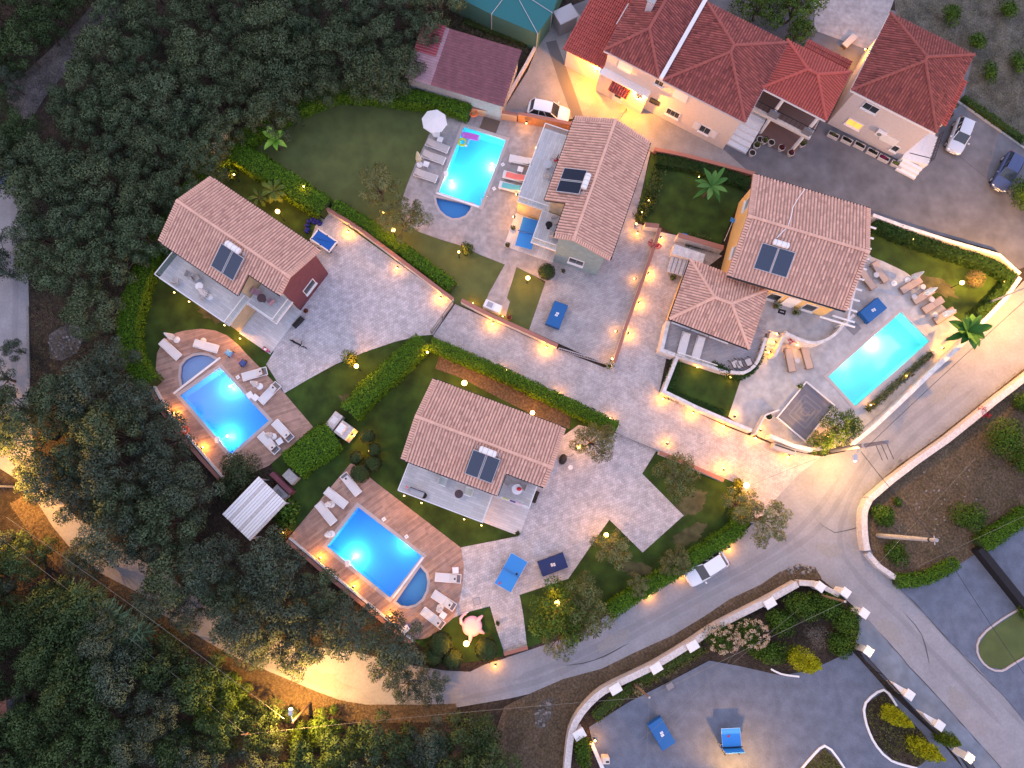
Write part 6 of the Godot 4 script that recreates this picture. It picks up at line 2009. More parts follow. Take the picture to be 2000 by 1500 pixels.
	weeds("bed_plants", [V([32.81,16,31.83,14.87,30.41,15.83,30.25,16.76,30.49,17.83,31.06,18.91,32.13,19.9,33.98,20.45,35.66,19.41,34.63,17.95]), V([24.27,21.25,25.41,20.02,26.67,19.09,27.51,19.93,28.35,21.29]), V([8.79,16.49,12.13,13.71,15.49,12.06,18.02,11.29,17.58,11.8,14.62,13.34,11.27,15.06,8.99,16.42])], 420, 0.24, 0.05, Color(0.06, 0.08, 0.02), Color(0.2, 0.2, 0.07))
	weeds("garden_bed_plants", [V([14.92,-30.27,15.77,-30.38,14.7,-26.36,13.27,-24.66,12.83,-25.13,13.92,-27.8]), V([17.31,-22.56,19.8,-22.02,19.62,-23.06,17.59,-23.75])], 260, 0.3, 0.09, Color(0.03, 0.05, 0.012), Color(0.13, 0.17, 0.05))


func build_sheds() -> void:
	# big corrugated shed roof, top centre
	var o := thing("red_shed", "low shed with faded red corrugated roof sheets, one panel brighter", "shed", Vector3(-7.5, 3, -36.46), deg_to_rad(-17.0))
	o.position.y = 0.0
	var x := Vector3(8.9, 0, 0)
	for q in [[0.0, 2.35, -5.5, 0.0, M.fadedred], [2.35, 6.9, -5.5, 0.0, M.oldred], [6.9, 8.95, -5.5, 0.0, M.oldred], [0.0, 2.0, -5.6, -2.6, M.newred]]:
		var mb := MB.new()
		var n := int((q[3] - q[2]) / 0.24)
		var lift := 0.05 if q[4] == M.newred else 0.0
		for k in n:
			var z: float = q[2] + (q[3] - q[2]) * k / n
			var d: float = (q[3] - q[2]) / n
			var y0 := 2.9 + lift - z * 0.05
			mb.quad(Vector3(q[0], y0, z + d * 0.5), Vector3(q[1], y0, z + d * 0.5), Vector3(q[1], y0 + 0.09, z + d * 0.25), Vector3(q[0], y0 + 0.09, z + d * 0.25))
			mb.quad(Vector3(q[0], y0 + 0.09, z + d * 0.25), Vector3(q[1], y0 + 0.09, z + d * 0.25), Vector3(q[1], y0, z), Vector3(q[0], y0, z))
			mb.quad(Vector3(q[0], y0, z + d), Vector3(q[1], y0, z + d), Vector3(q[1], y0, z + d * 0.5), Vector3(q[0], y0, z + d * 0.5))
		obj("roof_sheet", mb, q[4], o)
	obj("wall", MB.new().prism(V([0.2, -5.3, 8.7, -5.3, 8.7, -0.2, 0.2, -0.2]), 0.0, 2.85), M.concrete, o)
	# net house
	var nt := thing("net_house", "teal shade-net roof over a nursery at the top edge", "net house")
	var mb := MB.new()
	var e := [Vector3(-3.9, 2.4, -45.18), Vector3(0, 2.4, -43.08), Vector3(4.1, 2.4, -41.26), Vector3(5.4, 2.4, -43.36), Vector3(6.68, 2.4, -46.73), Vector3(0.9, 2.4, -48.14)]
	var c := Vector3(1.81, 2.9, -45.44)
	for k in 6:
		mb.tri(e[k], e[(k + 1) % 6], c)
	obj("net_roof", mb, M.net, nt)
	mb = MB.new()
	for k in 5:
		var a: Vector3 = e[k]
		var b: Vector3 = e[k + 1]
		mb.quad(Vector3(a.x, 0, a.z), Vector3(b.x, 0, b.z), b, a)
	obj("net_side", mb, M.netside, nt)
	mb = MB.new()
	for k in 4:
		mb.tube([Vector3(e[k].x, 0, e[k].z), e[k] + Vector3(0, 0.05, 0)], 0.05)
		mb.tube([e[k] + Vector3(0, 0.04, 0), c + Vector3(0, 0.04, 0)], 0.03)
	obj("frame", mb, M.galv, nt)
	# ribbed canopy over the pump house
	var cp := thing("ribbed_canopy", "white ribbed metal canopy at the edge of the grove", "canopy", Vector3(-18.29, 0, 0.32), deg_to_rad(-42.0))
	for k in 14:
		mb = MB.new()
		mb.cbox(Vector3(-1.545 + 0.2205 * (k + 0.5), 2.62, 0), Vector3(0.19, 0.07, 3.94), 0.03)
		obj("roof_rib", mb, M.wornwhite if k % 5 == 3 else M.white, cp)
	mb = MB.new()
	mb.box(Vector3(0, 2.56, 0), Vector3(3.06, 0.05, 3.9))
	for s in [[-1, -1], [1, -1], [-1, 1], [1, 1]]:
		mb.bar(Vector3(s[0] * 1.4, 0, s[1] * 1.8), Vector3(s[0] * 1.4, 2.55, s[1] * 1.8), 0.1, 0.1)
	obj("frame", mb, M.galv, cp)
	var pm := thing("pump_block", "concrete pump boxes with a maroon wall between them beside the ribbed canopy", "pump house", Vector3(-16.49, 0, -1.53), -0.75)
	obj("box", MB.new().cbox(Vector3(-0.2, 0.45, -0.75), Vector3(1.1, 0.9, 0.8), 0.03), M.concrete, pm)
	obj("box", MB.new().cbox(Vector3(0.1, 0.4, 0.85), Vector3(1.3, 0.8, 0.9), 0.03), M.midgrey, pm)
	obj("lid", MB.new().cbox(Vector3(0.1, 0.83, 0.85), Vector3(0.6, 0.06, 0.5), 0.02), M.stone, pm)
	obj("wall", MB.new().box(Vector3(-0.3, 0.6, 0.05), Vector3(2.3, 1.2, 0.35)), M.maroon, pm)
	# barbecue kitchen
	var bq := thing("barbecue_kitchen", "white outdoor kitchen with sink and a lit barbecue at the hedge gap", "barbecue", Vector3(-12.2, 0, -6.32), -0.62)
	obj("counter", MB.new().cbox(Vector3(-0.75, 0.45, 0), Vector3(0.8, 0.9, 1.5), 0.03), M.wornwhite, bq)
	obj("sink", MB.new().box(Vector3(-0.75, 0.905, -0.1), Vector3(0.45, 0.02, 0.55)), M.metal, bq)
	obj("body", MB.new().cbox(Vector3(0.45, 0.6, 0.1), Vector3(1.2, 1.2, 1.2), 0.04), M.wornwhite, bq)
	obj("hood", MB.new().cbox(Vector3(0.3, 1.5, 0.1), Vector3(0.6, 0.6, 0.8), 0.06), M.white, bq)
	obj("shelf", MB.new().box(Vector3(1.2, 0.75, 0.1), Vector3(0.35, 0.06, 1.2)), M.stone, bq)
	var b2 := thing("barbecue_kitchen", "white sink counter at the end of the path on the driveway wall", "barbecue", Vector3(0.22, 0, -16.66), -0.42)
	obj("counter", MB.new().cbox(Vector3(0, 0.45, 0), Vector3(1.5, 0.9, 0.7), 0.03), M.white, b2)
	obj("grill", MB.new().box(Vector3(-0.25, 0.91, 0.0), Vector3(0.5, 0.03, 0.45)), M.midgrey, b2)
	obj("worktop", MB.new().box(Vector3(0.45, 0.92, 0.0), Vector3(0.55, 0.04, 0.66)), M.plastic, b2)
	# patterned floor square at the yellow house's entrance
	var en := thing("patterned_floor", "dark grey boarded floor square with inner square pattern and white edging at the villa entrance", "floor square", Vector3(26.95, 0, -7.81) + Vector3(0, 0.06, 0), deg_to_rad(-41.4))
	for k in 15:
		var z := -1.87 + 0.2667 * k
		mb = MB.new()
		mb.box(Vector3(0, 0.02, z), Vector3(2.9, 0.04, 0.258))
		obj("board", mb, [M.slatgrey, M.slatgrey2, M.slatgrey][k % 3], en)
	for q in [[0.95, 0.12], [0.6, 0.1], [0.28, 0.09]]:
		mb = MB.new()
		for s in [-1, 1]:
			mb.box(Vector3(s * q[0] * 0.95, 0.045, 0.0), Vector3(q[1], 0.012, q[0] * 2.4))
			mb.box(Vector3(0, 0.046, s * q[0] * 1.2), Vector3(q[0] * 1.9, 0.012, q[1]))
		obj("square_inlay", mb, M.grey, en)
	for s in [-1, 1]:
		obj("edging", MB.new().box(Vector3(s * 1.53, 0.1, 0), Vector3(0.1, 0.2, 4.2)), M.white, en)
		obj("edging", MB.new().box(Vector3(0, 0.1, s * 2.06), Vector3(2.95, 0.2, 0.1)), M.white, en)
	var gw := thing("garden_gate_wall", "white wing wall sloping from the patterned floor square to the driveway", "wall")
	mb = MB.new()
	ribbon(mb, V([22.14,-5.73,23.15,-7.38]) , 0.12, 0.0, 1.0)
	mb.xf = Transform3D.IDENTITY
	obj("body", mb, M.plaster, gw)
	mb = MB.new()
	ribbon(mb, V([23.15,-7.38,24.36,-7.83]), 0.12, 0.0, 1.0)
	obj("return", mb, M.plaster, gw)
	var ns := thing("nameboard", "grey recessed board in the white wall at the driveway mouth", "board", Vector3(24.59, 0.5, -4.54), -0.33)
	obj("board", MB.new().box(Vector3(0, 0.1, 0), Vector3(1.9, 0.7, 0.5)), M.midgrey, ns)
	obj("slot", MB.new().box(Vector3(0, 0.47, -0.1), Vector3(1.7, 0.03, 0.12)), M.dark, ns)
	var wg := thing("white_frame_gate", "white slatted gate frame lying between the lane and the porch roof", "gate", Vector3(16.36, 0, -20.47), -0.32)
	obj("frame", MB.new().box(Vector3(0, 0.5, 0), Vector3(1.6, 0.1, 1.5)), M.wornwhite, wg)
	for k in 4:
		obj("slat", MB.new().box(Vector3(-0.5 + 0.36 * k, 0.57, 0), Vector3(0.07, 0.03, 1.35)), M.grey, wg)
	obj("wall", MB.new().box(Vector3(0.5, 0.5, -1.2), Vector3(2.8, 1.0, 0.9)), M.plaster, wg)
	var hut := thing("small_hut", "small grey canvas hut left of the low red roof wing", "shed", Vector3(6.71, 1.8, -43.69), 0.5)
	hut.position.y = 0
	obj("roof", MB.new().cbox(Vector3(0, 1.85, 0), Vector3(1.9, 0.1, 1.5), 0.04), M.midgrey, hut)
	obj("body", MB.new().box(Vector3(0, 0.9, 0), Vector3(1.7, 1.8, 1.3)), M.grey, hut)
	for q in [["small red tile roof in the dark trees at the lower left", Vector3(-33.52, 2, 17.62), 0.4], ["tiny brick shed roof at the left edge of the lower trees", Vector3(-36.35, 2, 15.09), 0.2]]:
		var s := thing("hut", q[0], "hut", Vector3(q[1].x, 0, q[1].z), q[2])
		obj("roof", MB.new().cbox(Vector3(0, 2.4, 0), Vector3(1.4, 0.12, 1.2), 0.04), M.cap, s)
		obj("wall", MB.new().box(Vector3(0, 1.2, 0), Vector3(1.2, 2.36, 1.0)), M.concrete, s)


# ---------------------------------------------------------------- furniture

var protos := {}


# puts a copy of a prototype between two plan points; the prototype's x axis runs from a to b
func lay(kind: String, a: Vector3, b: Vector3, label: String, y := 0.06) -> Node3D:
	var d := b - a
	var at := (a + b) * 0.5
	at.y = y
	var turn := atan2(-d.z, d.x)
	if not protos.has(kind):
		protos[kind] = make(kind)
		var o: Node3D = protos[kind]
		o.position = at
		o.rotation.y = turn
		o.set_meta("label", label)
		return o
	return dup(protos[kind], at, turn, label)


func put(kind: String, at: Vector3, turn: float, label: String) -> Node3D:
	return lay(kind, at - Vector3(cos(turn), 0, -sin(turn)), at + Vector3(cos(turn), 0, -sin(turn)), label, at.y)


func make(kind: String) -> Node3D:
	match kind:
		"deck_lounger": return make_deck_lounger()
		"flat_lounger": return make_flat_lounger()
		"cushion_lounger": return make_cushion_lounger()
		"beige_lounger": return make_beige_lounger()
		"white_lounger": return make_white_lounger()
		"square_table": return make_square_table()
		"round_stool": return make_round_stool()
		"folded_parasol": return make_folded_parasol()
		"garden_chair": return make_garden_chair()
		"pink_chair": return make_pink_chair()
	return make_pale_armchair()


# head at +x; deck kind has an open frame end beyond the raised back and a small dark badge
func make_deck_lounger() -> Node3D:
	return make_lounger_kind(M.fabric, M.plastic, true, "white loungers on the wooden decks")


func make_flat_lounger() -> Node3D:
	return make_lounger_kind(M.fabric, M.plastic, false, "white loungers on the wooden decks")


func make_cushion_lounger() -> Node3D:
	return make_lounger_kind(M.greyfabric, M.plastic, false, "grey loungers beside the round lawn's pool", 0.07)


func make_beige_lounger() -> Node3D:
	return make_lounger_kind(M.beige, M.wood, false, "beige loungers beside the turquoise pool", 0.04)


func make_white_lounger() -> Node3D:
	return make_lounger_kind(M.fabric, M.plastic, false, "white loungers", 0.05)


func make_lounger_kind(fab: Material, fr: Material, open: bool, group: String, thick := 0.03) -> Node3D:
	var o := thing("sun_lounger", "", "sun lounger", Vector3.ZERO, 0.0, group)
	var f := MB.new()
	for s in [-1, 1]:
		f.box(Vector3(0, 0.3, s * 0.33), Vector3(2.1, 0.08, 0.05))
		f.box(Vector3(s * 1.03, 0.3, 0), Vector3(0.05, 0.08, 0.61))
	obj("frame", f, fr, o)
	for q in [[-0.9, -0.3], [-0.9, 0.3], [0.85, -0.3], [0.85, 0.3]]:
		obj("leg", MB.new().box(Vector3(q[0], 0.13, q[1]), Vector3(0.06, 0.26, 0.06)), fr, o)
	var end := 0.7 if open else 0.98
	var rise := 0.34 if open else 0.2
	obj("seat", MB.new().cbox(Vector3(-0.44, 0.335 + thick * 0.5, 0), Vector3(1.14, 0.03 + thick, 0.6), 0.012), fab, o)
	var b := MB.new()
	var l := Vector2(end - 0.13, rise).length()
	b.cbox(Vector3.ZERO, Vector3(l, 0.03 + thick, 0.6), 0.012)
	var bk := obj("backrest", b, fab, o)
	bk.position = Vector3((0.13 + end) * 0.5, 0.34 + thick * 0.5 + rise * 0.5, 0)
	bk.rotation.z = atan2(rise, end - 0.13)
	if open:
		var bd := obj("badge", MB.new().box(Vector3(l * 0.5 - 0.14, 0.035, 0), Vector3(0.16, 0.02, 0.14)), M.dark, bk)
		bd.rotation = Vector3.ZERO
		obj("slot_floor", MB.new().box(Vector3(0.87, 0.25, 0), Vector3(0.22, 0.02, 0.58)), M.grey, o)
	elif thick > 0.045:
		obj("pillow", MB.new().cbox(Vector3(l * 0.5 - 0.16, 0.05, 0), Vector3(0.26, 0.06, 0.5), 0.025), fab, bk)
	return o


func make_square_table() -> Node3D:
	var o := thing("side_table", "", "side table", Vector3.ZERO, 0.0, "small white tables between loungers")
	obj("table_top", MB.new().cbox(Vector3(0, 0.4, 0), Vector3(0.5, 0.04, 0.5), 0.01), M.plastic, o)
	for q in [[-1, -1], [1, -1], [-1, 1], [1, 1]]:
		obj("leg", MB.new().box(Vector3(q[0] * 0.2, 0.19, q[1] * 0.2), Vector3(0.04, 0.38, 0.04)), M.plastic, o)
	return o


func make_round_stool() -> Node3D:
	var o := thing("side_table", "", "side table", Vector3.ZERO, 0.0, "round glass side tables by the turquoise pool")
	obj("table_top", MB.new().lathe(Vector3.ZERO, [[0.24, 0.4], [0.25, 0.42], [0.24, 0.44], [0.01, 0.44]], 14), M.galv, o)
	for k in 3:
		var a := TAU * k / 3.0
		obj("leg", MB.new().tube([Vector3(cos(a) * 0.22, 0, sin(a) * 0.22), Vector3(cos(a) * 0.18, 0.4, sin(a) * 0.18)], 0.015), M.galv, o)
	return o


# a folded parasol on a round base, leaning a little
func make_folded_parasol() -> Node3D:
	return folded(M.fabric, "folded white parasols")


func folded(cloth: Material, group: String) -> Node3D:
	var o := thing("folded_parasol", "", "parasol", Vector3.ZERO, 0.0, group)
	obj("base", MB.new().lathe(Vector3.ZERO, [[0.28, 0.0], [0.28, 0.07], [0.08, 0.12], [0.04, 0.14]], 16), M.plastic, o)
	obj("pole", MB.new().tube([Vector3.ZERO, Vector3(0, 2.45, 0)], 0.025), M.plastic, o)
	var mb := MB.new()
	var rings := []
	for q in [[0.9, 0.2], [1.05, 0.24], [1.4, 0.2], [2.0, 0.12], [2.38, 0.05]]:
		var r := PackedVector3Array()
		for k in 16:
			var a := -TAU * k / 16.0
			var rr: float = q[1] * (1.0 + (0.22 if k % 2 == 0 else -0.22))
			r.append(Vector3(cos(a) * rr, q[0], sin(a) * rr))
		rings.append(r)
	mb.loft(rings, true, true)
	obj("folded_canopy", mb, cloth, o)
	obj("tie", MB.new().lathe(Vector3.ZERO, [[0.2, 1.38], [0.21, 1.42], [0.2, 1.46]], 12), M.plastic, o)
	return o


func make_garden_chair() -> Node3D:
	return chair_kind(M.galv, M.greyfabric, "garden chairs on the terraces")


func make_pink_chair() -> Node3D:
	return chair_kind(M.greyfabric, mat(Color(0.42, 0.25, 0.3), 0.8), "pinkish chairs on the small balcony")


func make_pale_armchair() -> Node3D:
	return chair_kind(M.plastic, mat(Color(0.5, 0.54, 0.5), 0.8), "pale armchairs on the lower villa's terrace", 1.25)


func chair_kind(fr: Material, seat: Material, group: String, s := 1.0) -> Node3D:
	var o := thing("garden_chair", "", "chair", Vector3.ZERO, 0.0, group)
	obj("seat", MB.new().cbox(Vector3(0, 0.44, 0) * s, Vector3(0.5, 0.06, 0.5) * s, 0.02), seat, o)
	obj("backrest", MB.new().cbox(Vector3(-0.25, 0.72, 0) * s, Vector3(0.06, 0.5, 0.5) * s, 0.02), seat, o)
	for q in [[-1, -1], [1, -1], [-1, 1], [1, 1]]:
		obj("leg", MB.new().bar(Vector3(q[0] * 0.24, 0, q[1] * 0.24) * s, Vector3(q[0] * 0.22, 0.43, q[1] * 0.22) * s, 0.035, 0.035), fr, o)
	for q in [-1, 1]:
		obj("armrest", MB.new().box(Vector3(0.02, 0.64, q * 0.25) * s, Vector3(0.46, 0.035, 0.05) * s), fr, o)
	return o


func round_table(label: String, at: Vector3, r: float, m: Material) -> Node3D:
	var o := thing("round_table", label, "table", at)
	obj("table_top", MB.new().lathe(Vector3.ZERO, [[r * 0.96, 0.7], [r, 0.72], [r * 0.97, 0.75], [0.02, 0.752]], 20), m, o)
	obj("pedestal", MB.new().lathe(Vector3.ZERO, [[r * 0.5, 0.0], [r * 0.5, 0.03], [0.05, 0.08], [0.04, 0.7]], 12), m, o)
	return o


func pot(label: String, at: Vector3, r: float, m: Material, plant: float, c0: Color, c1: Color) -> Node3D:
	var o := thing("plant_pot", label, "plant pot", at)
	obj("pot", MB.new().lathe(Vector3.ZERO, [[r * 0.7, 0.0], [r, r * 1.5], [r * 1.08, r * 1.55], [r * 1.08, r * 1.7], [r * 0.92, r * 1.7], [r * 0.9, r * 1.5]], 14), m, o)
	obj("soil", MB.new().lathe(Vector3.ZERO, [[r * 0.9, r * 1.5], [0.01, r * 1.54]], 12), M.soil, o)
	if plant > 0.0:
		var mb := MB.new()
		puff(mb, Vector3(0, r * 1.7 + plant * 0.6, 0), Vector3(plant, plant * 0.8, plant), int(260 * plant + 60), 0.14, 0.06, c0, c1)
		stuff("foliage", mb, M.leaf, o)
	return o


func build_furniture() -> void:
	var w := 0.06
	# left deck: heads first
	lay("flat_lounger", Vector3(-26.04, 0, -12.16), Vector3(-27.46, 0, -13.43), "white lounger at the left edge of the left deck, beside the folded parasol")
	lay("flat_lounger", Vector3(-22.85, 0, -12.84), Vector3(-24.77, 0, -13.36), "white lounger above the paddling end of the left deck's pool")
	lay("deck_lounger", Vector3(-20.69, 0, -10.44), Vector3(-18.6, 0, -11.06), "white lounger on the left deck nearest the forecourt tip, lying nearly level")
	lay("deck_lounger", Vector3(-19.04, 0, -8.36), Vector3(-17.64, 0, -9.93), "slanting white lounger on the left deck beside two small tables")
	lay("deck_lounger", Vector3(-17.81, 0, -6.77), Vector3(-16.3, 0, -5.24), "white lounger at the left deck's lower right, nearer the outer edge")
	lay("deck_lounger", Vector3(-18.93, 0, -5.74), Vector3(-17.38, 0, -4.22), "white lounger at the left deck's lower right, with a folded parasol on it")
	lay("deck_lounger", Vector3(-10.65, 0, -0.83), Vector3(-11.97, 0, -2.42), "white lounger at the top of the lower deck beside the clipped balls")
	lay("flat_lounger", Vector3(-11.79, 0, 0), Vector3(-13.17, 0, -1.04), "white lounger on the lower deck left of the pool, upper of the pair")
	lay("flat_lounger", Vector3(-12.69, 0, 1.36), Vector3(-13.79, 0, 0.08), "white lounger on the lower deck left of the pool, lower of the pair")
	lay("deck_lounger", Vector3(-4.32, 0, 5.77), Vector3(-2.21, 0, 5.93), "white lounger right of the lower deck's paddling end, topmost of three")
	lay("deck_lounger", Vector3(-4.51, 0, 7.01), Vector3(-2.63, 0, 8.21), "white lounger right of the lower deck's paddling end, middle of three")
	lay("deck_lounger", Vector3(-5.34, 0, 8.28), Vector3(-3.52, 0, 9.63), "white lounger right of the lower deck's paddling end, lowest of three")
	for q in [[Vector3(-19.92, 0, -8.96), 0.6, "white square table on the left deck, beside the slanting lounger"], [Vector3(-19.45, 0, -8.75), 0.9, "smaller white table next to the slanting lounger on the left deck"], [Vector3(-17.26, 0, -5.11), 0.6, "white square table between the two lower right loungers of the left deck"], [Vector3(-2.67, 0, 5.25), 0.05, "white square table behind the topmost right lounger of the lower deck"], [Vector3(-3.61, 0, 8.72), -0.6, "white square table between the two lowest loungers of the lower deck"], [Vector3(-4.53, 0, -32.07), -0.3, "white square table under the open parasol"], [Vector3(-5.72, 0, -29.7), -0.3, "white square table between the grey loungers left of the pool"], [Vector3(2.63, 0, -29.34), -0.3, "white square table between the towel-draped loungers"]]:
		put("square_table", q[0] + Vector3(0, w, 0), q[1], q[2])
	for q in [[Vector3(-26.41, 0, -13.7), "folded white parasol at the left deck's upper left edge"], [Vector3(-19.25, 0, -9.75), "folded white parasol between two loungers on the left deck"], [Vector3(-17.87, 0, -5.53), "folded white parasol over the lower right loungers of the left deck"], [Vector3(-12.87, 0, 0), "folded white parasol over the pair of loungers left of the lower pool"], [Vector3(-12.78, 0, 2.38), "folded white parasol at the left corner of the lower pool"], [Vector3(-3.87, 0, 8.17), "folded white parasol between the right-hand loungers of the lower deck"]]:
		put("folded_parasol", q[0] + Vector3(0, w, 0), 0.3, q[1])
	var pb := thing("parasol_base", "round white parasol base on the left deck above the paddling end", "parasol base", Vector3(-24.19, 0, -13.63) + Vector3(0, w, 0))
	obj("base", MB.new().lathe(Vector3.ZERO, [[0.26, 0.0], [0.26, 0.08], [0.06, 0.12], [0.03, 0.3]], 16), M.plastic, pb)
	# round lawn's pool patio
	lay("cushion_lounger", Vector3(-3.78, 0, -31.1), Vector3(-5.72, 0, -31.86), "grey lounger left of the pool, nearest the open parasol")
	lay("cushion_lounger", Vector3(-4.04, 0, -30.02), Vector3(-6.11, 0, -30.77), "grey lounger left of the pool, second from the open parasol")
	lay("cushion_lounger", Vector3(-4.74, 0, -28.31), Vector3(-6.75, 0, -29), "grey lounger left of the pool, lowest of three")
	lay("white_lounger", Vector3(1.76, 0, -30.41), Vector3(3.6, 0, -30.04), "white lounger without towel right of the round lawn's pool")
	lay("white_lounger", Vector3(1.22, 0, -28.88), Vector3(3, 0, -28.42), "white lounger with a coral towel right of the round lawn's pool")
	lay("white_lounger", Vector3(0.81, 0, -27.9), Vector3(2.72, 0, -27.4), "white lounger with a teal towel right of the round lawn's pool")
	towel("coral towel spread over a lounger right of the pool", Vector3(1.22, 0, -28.88), Vector3(3, 0, -28.42), mat(Color(0.75, 0.2, 0.17), 0.9))
	towel("teal and white towel spread over the lowest lounger right of the pool", Vector3(0.81, 0, -27.9), Vector3(2.72, 0, -27.4), mat(Color(0.12, 0.45, 0.5), 0.9))
	var op := thing("open_parasol", "open white octagonal parasol at the round lawn's pool patio", "parasol", Vector3(-4.91, 0, -32.81) + Vector3(0, w, 0))
	op.position = Vector3(-4.91, 0.06, -32.78)
	obj("base", MB.new().lathe(Vector3.ZERO, [[0.35, 0.0], [0.35, 0.08], [0.08, 0.12], [0.04, 0.14]], 16), M.plastic, op)
	obj("pole", MB.new().tube([Vector3.ZERO, Vector3(0, 2.6, 0)], 0.03), M.plastic, op)
	for k in 8:
		var a0 := TAU * k / 8.0 + 0.2
		var a1 := TAU * (k + 1) / 8.0 + 0.2
		var mb := MB.new()
		var p0 := Vector3(cos(a0) * 1.12, 2.2, sin(a0) * 1.12)
		var p1 := Vector3(cos(a1) * 1.12, 2.2, sin(a1) * 1.12)
		var top := Vector3(0, 2.62, 0)
		mb.tri(top, p1, p0)
		mb.quad(p0, p1, p1 - Vector3(0, 0.12, 0), p0 - Vector3(0, 0.12, 0))
		obj("canopy_panel", mb, M.fabric, op)
		obj("rib", MB.new().bar(top - Vector3(0, 0.05, 0), p0 - Vector3(0, 0.03, 0), 0.02, 0.02), M.plastic, op)
	var fp := folded(mat(Color(0.6, 0.58, 0.42), 0.9), "folded pale yellow parasol")
	fp.set_meta("label", "folded pale yellow parasol on the lawn edge left of the grey loungers")
	fp.position = Vector3(-6.31, 0.05, -29.81)
	var mt := thing("brown_mat", "brown mat on the patio above the round lawn's pool", "mat", Vector3(-0.09, 0, -33.79) + Vector3(0, 0.05, 0), -0.33)
	obj("mat", MB.new().cbox(Vector3(0, 0.02, 0), Vector3(1.55, 0.04, 1.25), 0.01), mat(Color(0.13, 0.095, 0.075), 0.95), mt)
	var lr := thing("life_ring", "orange life ring hanging at the end of the orange wall", "life ring", Vector3(-1.56, 0.75, -34.48))
	obj("ring", torus(0.3, 0.09, Vector3(0, 0, 0)), mat(Color(0.8, 0.16, 0.05), 0.5), lr)
	var lr2 := thing("life_ring", "orange life ring on the left deck's outer wall", "life ring", Vector3(-24.97, 0.55, -6.01))
	obj("ring", torus(0.28, 0.08, Vector3.ZERO), mat(Color(0.8, 0.1, 0.05), 0.5), lr2)
	# yellow house's pool
	for q in [[Vector3(36.21, 0, -18.52), Vector3(37.78, 0, -19.47), "beige lounger by the turquoise pool, topmost of the four in a row"], [Vector3(37.18, 0, -17.54), Vector3(38.8, 0, -18.54), "beige lounger by the turquoise pool, second of the row, under a folded parasol"], [Vector3(37.97, 0, -16.71), Vector3(39.59, 0, -17.71), "beige lounger by the turquoise pool, third of the row"], [Vector3(38.89, 0, -15.75), Vector3(40.56, 0, -16.78), "beige lounger by the turquoise pool, lowest of the row, by the banana plant"], [Vector3(25.9, 0, -11.46), Vector3(25.69, 0, -12.99), "beige lounger by the white steps, left one"], [Vector3(27.44, 0, -11.69), Vector3(27.1, 0, -13.27), "beige lounger by the white steps, right one"], [Vector3(34.65, 0, -19.63), Vector3(33.97, 0, -20.76), "beige lounger beside the white pergola, upper one"], [Vector3(33.49, 0, -18.96), Vector3(32.76, 0, -20.08), "beige lounger beside the white pergola, half under it"]]:
		lay("beige_lounger", q[0], q[1], q[2], 0.05)
	for q in [[Vector3(38.04, 0, -18.86), "round side table behind the topmost beige lounger of the row"], [Vector3(37.17, 0, -17.96), "round side table between the two upper beige loungers of the row"], [Vector3(38.71, 0, -17.7), "round side table between the middle beige loungers of the row"], [Vector3(38.86, 0, -16.35), "round side table by the lowest beige lounger of the row"], [Vector3(33.94, 0, -19.9), "round side table beside the pergola loungers"], [Vector3(26.4, 0, -12.18), "round side table between the beige loungers at the white steps"]]:
		put("round_stool", q[0] + Vector3(0, 0.05, 0), 0.0, q[1])
	for q in [[Vector3(36.95, 0, -19.56), "folded white parasol above the topmost beige lounger of the row"], [Vector3(37.98, 0, -18.16), "folded white parasol above the second beige lounger of the row"], [Vector3(39.39, 0, -16.21), "folded white parasol by the banana plant and lowest beige lounger"]]:
		put("folded_parasol", q[0] + Vector3(0, 0.05, 0), 0.1, q[1])
	var rb := thing("parasol_base", "round white parasol base on the patio beside the pergola loungers", "parasol base", Vector3(35.68, 0, -19.26) + Vector3(0, 0.05, 0))
	obj("base", MB.new().lathe(Vector3.ZERO, [[0.26, 0.0], [0.26, 0.08], [0.06, 0.12], [0.03, 0.3]], 16), M.plastic, rb)
	lay("white_lounger", Vector3(16.2, 1, -12.76), Vector3(16.56, 1, -13.96), "white lounger on the grey platform, left one", 1.0)
	lay("white_lounger", Vector3(17.41, 1, -12.41), Vector3(17.82, 1, -13.66), "white lounger on the grey platform, right one", 1.0)
	var dm := thing("dark_mat", "dark square mat at the end of the white parapet by the blue covered table", "mat", Vector3(31.76, 0, -15.18) + Vector3(0, 0.05, 0), 0.75)
	obj("mat", MB.new().cbox(Vector3(0, 0.02, 0), Vector3(0.95, 0.04, 0.95), 0.01), M.grey, dm)
	var doormat := thing("doormat", "dark doormat with a pale printed band before the yellow house's door", "doormat", Vector3(25, 1.2, -16.27), -0.3)
	obj("mat", MB.new().cbox(Vector3(0, 0.015, 0), Vector3(0.65, 0.03, 0.42), 0.005), M.black, doormat)
	obj("pale_print", MB.new().box(Vector3(0, 0.032, 0), Vector3(0.36, 0.006, 0.1)), M.midgrey, doormat)
	for q in [["potted plant left of the yellow house's door", Vector3(24.4, 1.2, -16.67)], ["potted plant right of the yellow house's door", Vector3(26.02, 1.2, -16.14)]]:
		pot(q[0], q[1], 0.2, M.wood, 0.42, Color(0.03, 0.07, 0.01), Color(0.12, 0.2, 0.05))
	pot("small potted plant in a white pot beside the patterned floor square", Vector3(26.47, 0, -9.94), 0.18, M.plastic, 0.28, Color(0.04, 0.08, 0.01), Color(0.16, 0.24, 0.06))
	pot("dark green round plant in a white pot on the driveway ramp", Vector3(23.64, 0, -7.32), 0.3, M.plastic, 0.22, Color(0.01, 0.03, 0.01), Color(0.05, 0.09, 0.04))
	pot("small shrub pot on the patio edge by the blue tennis table", Vector3(1.99, 0, -23.89), 0.16, M.wornwhite, 0.22, Color(0.04, 0.06, 0.02), Color(0.14, 0.16, 0.06))
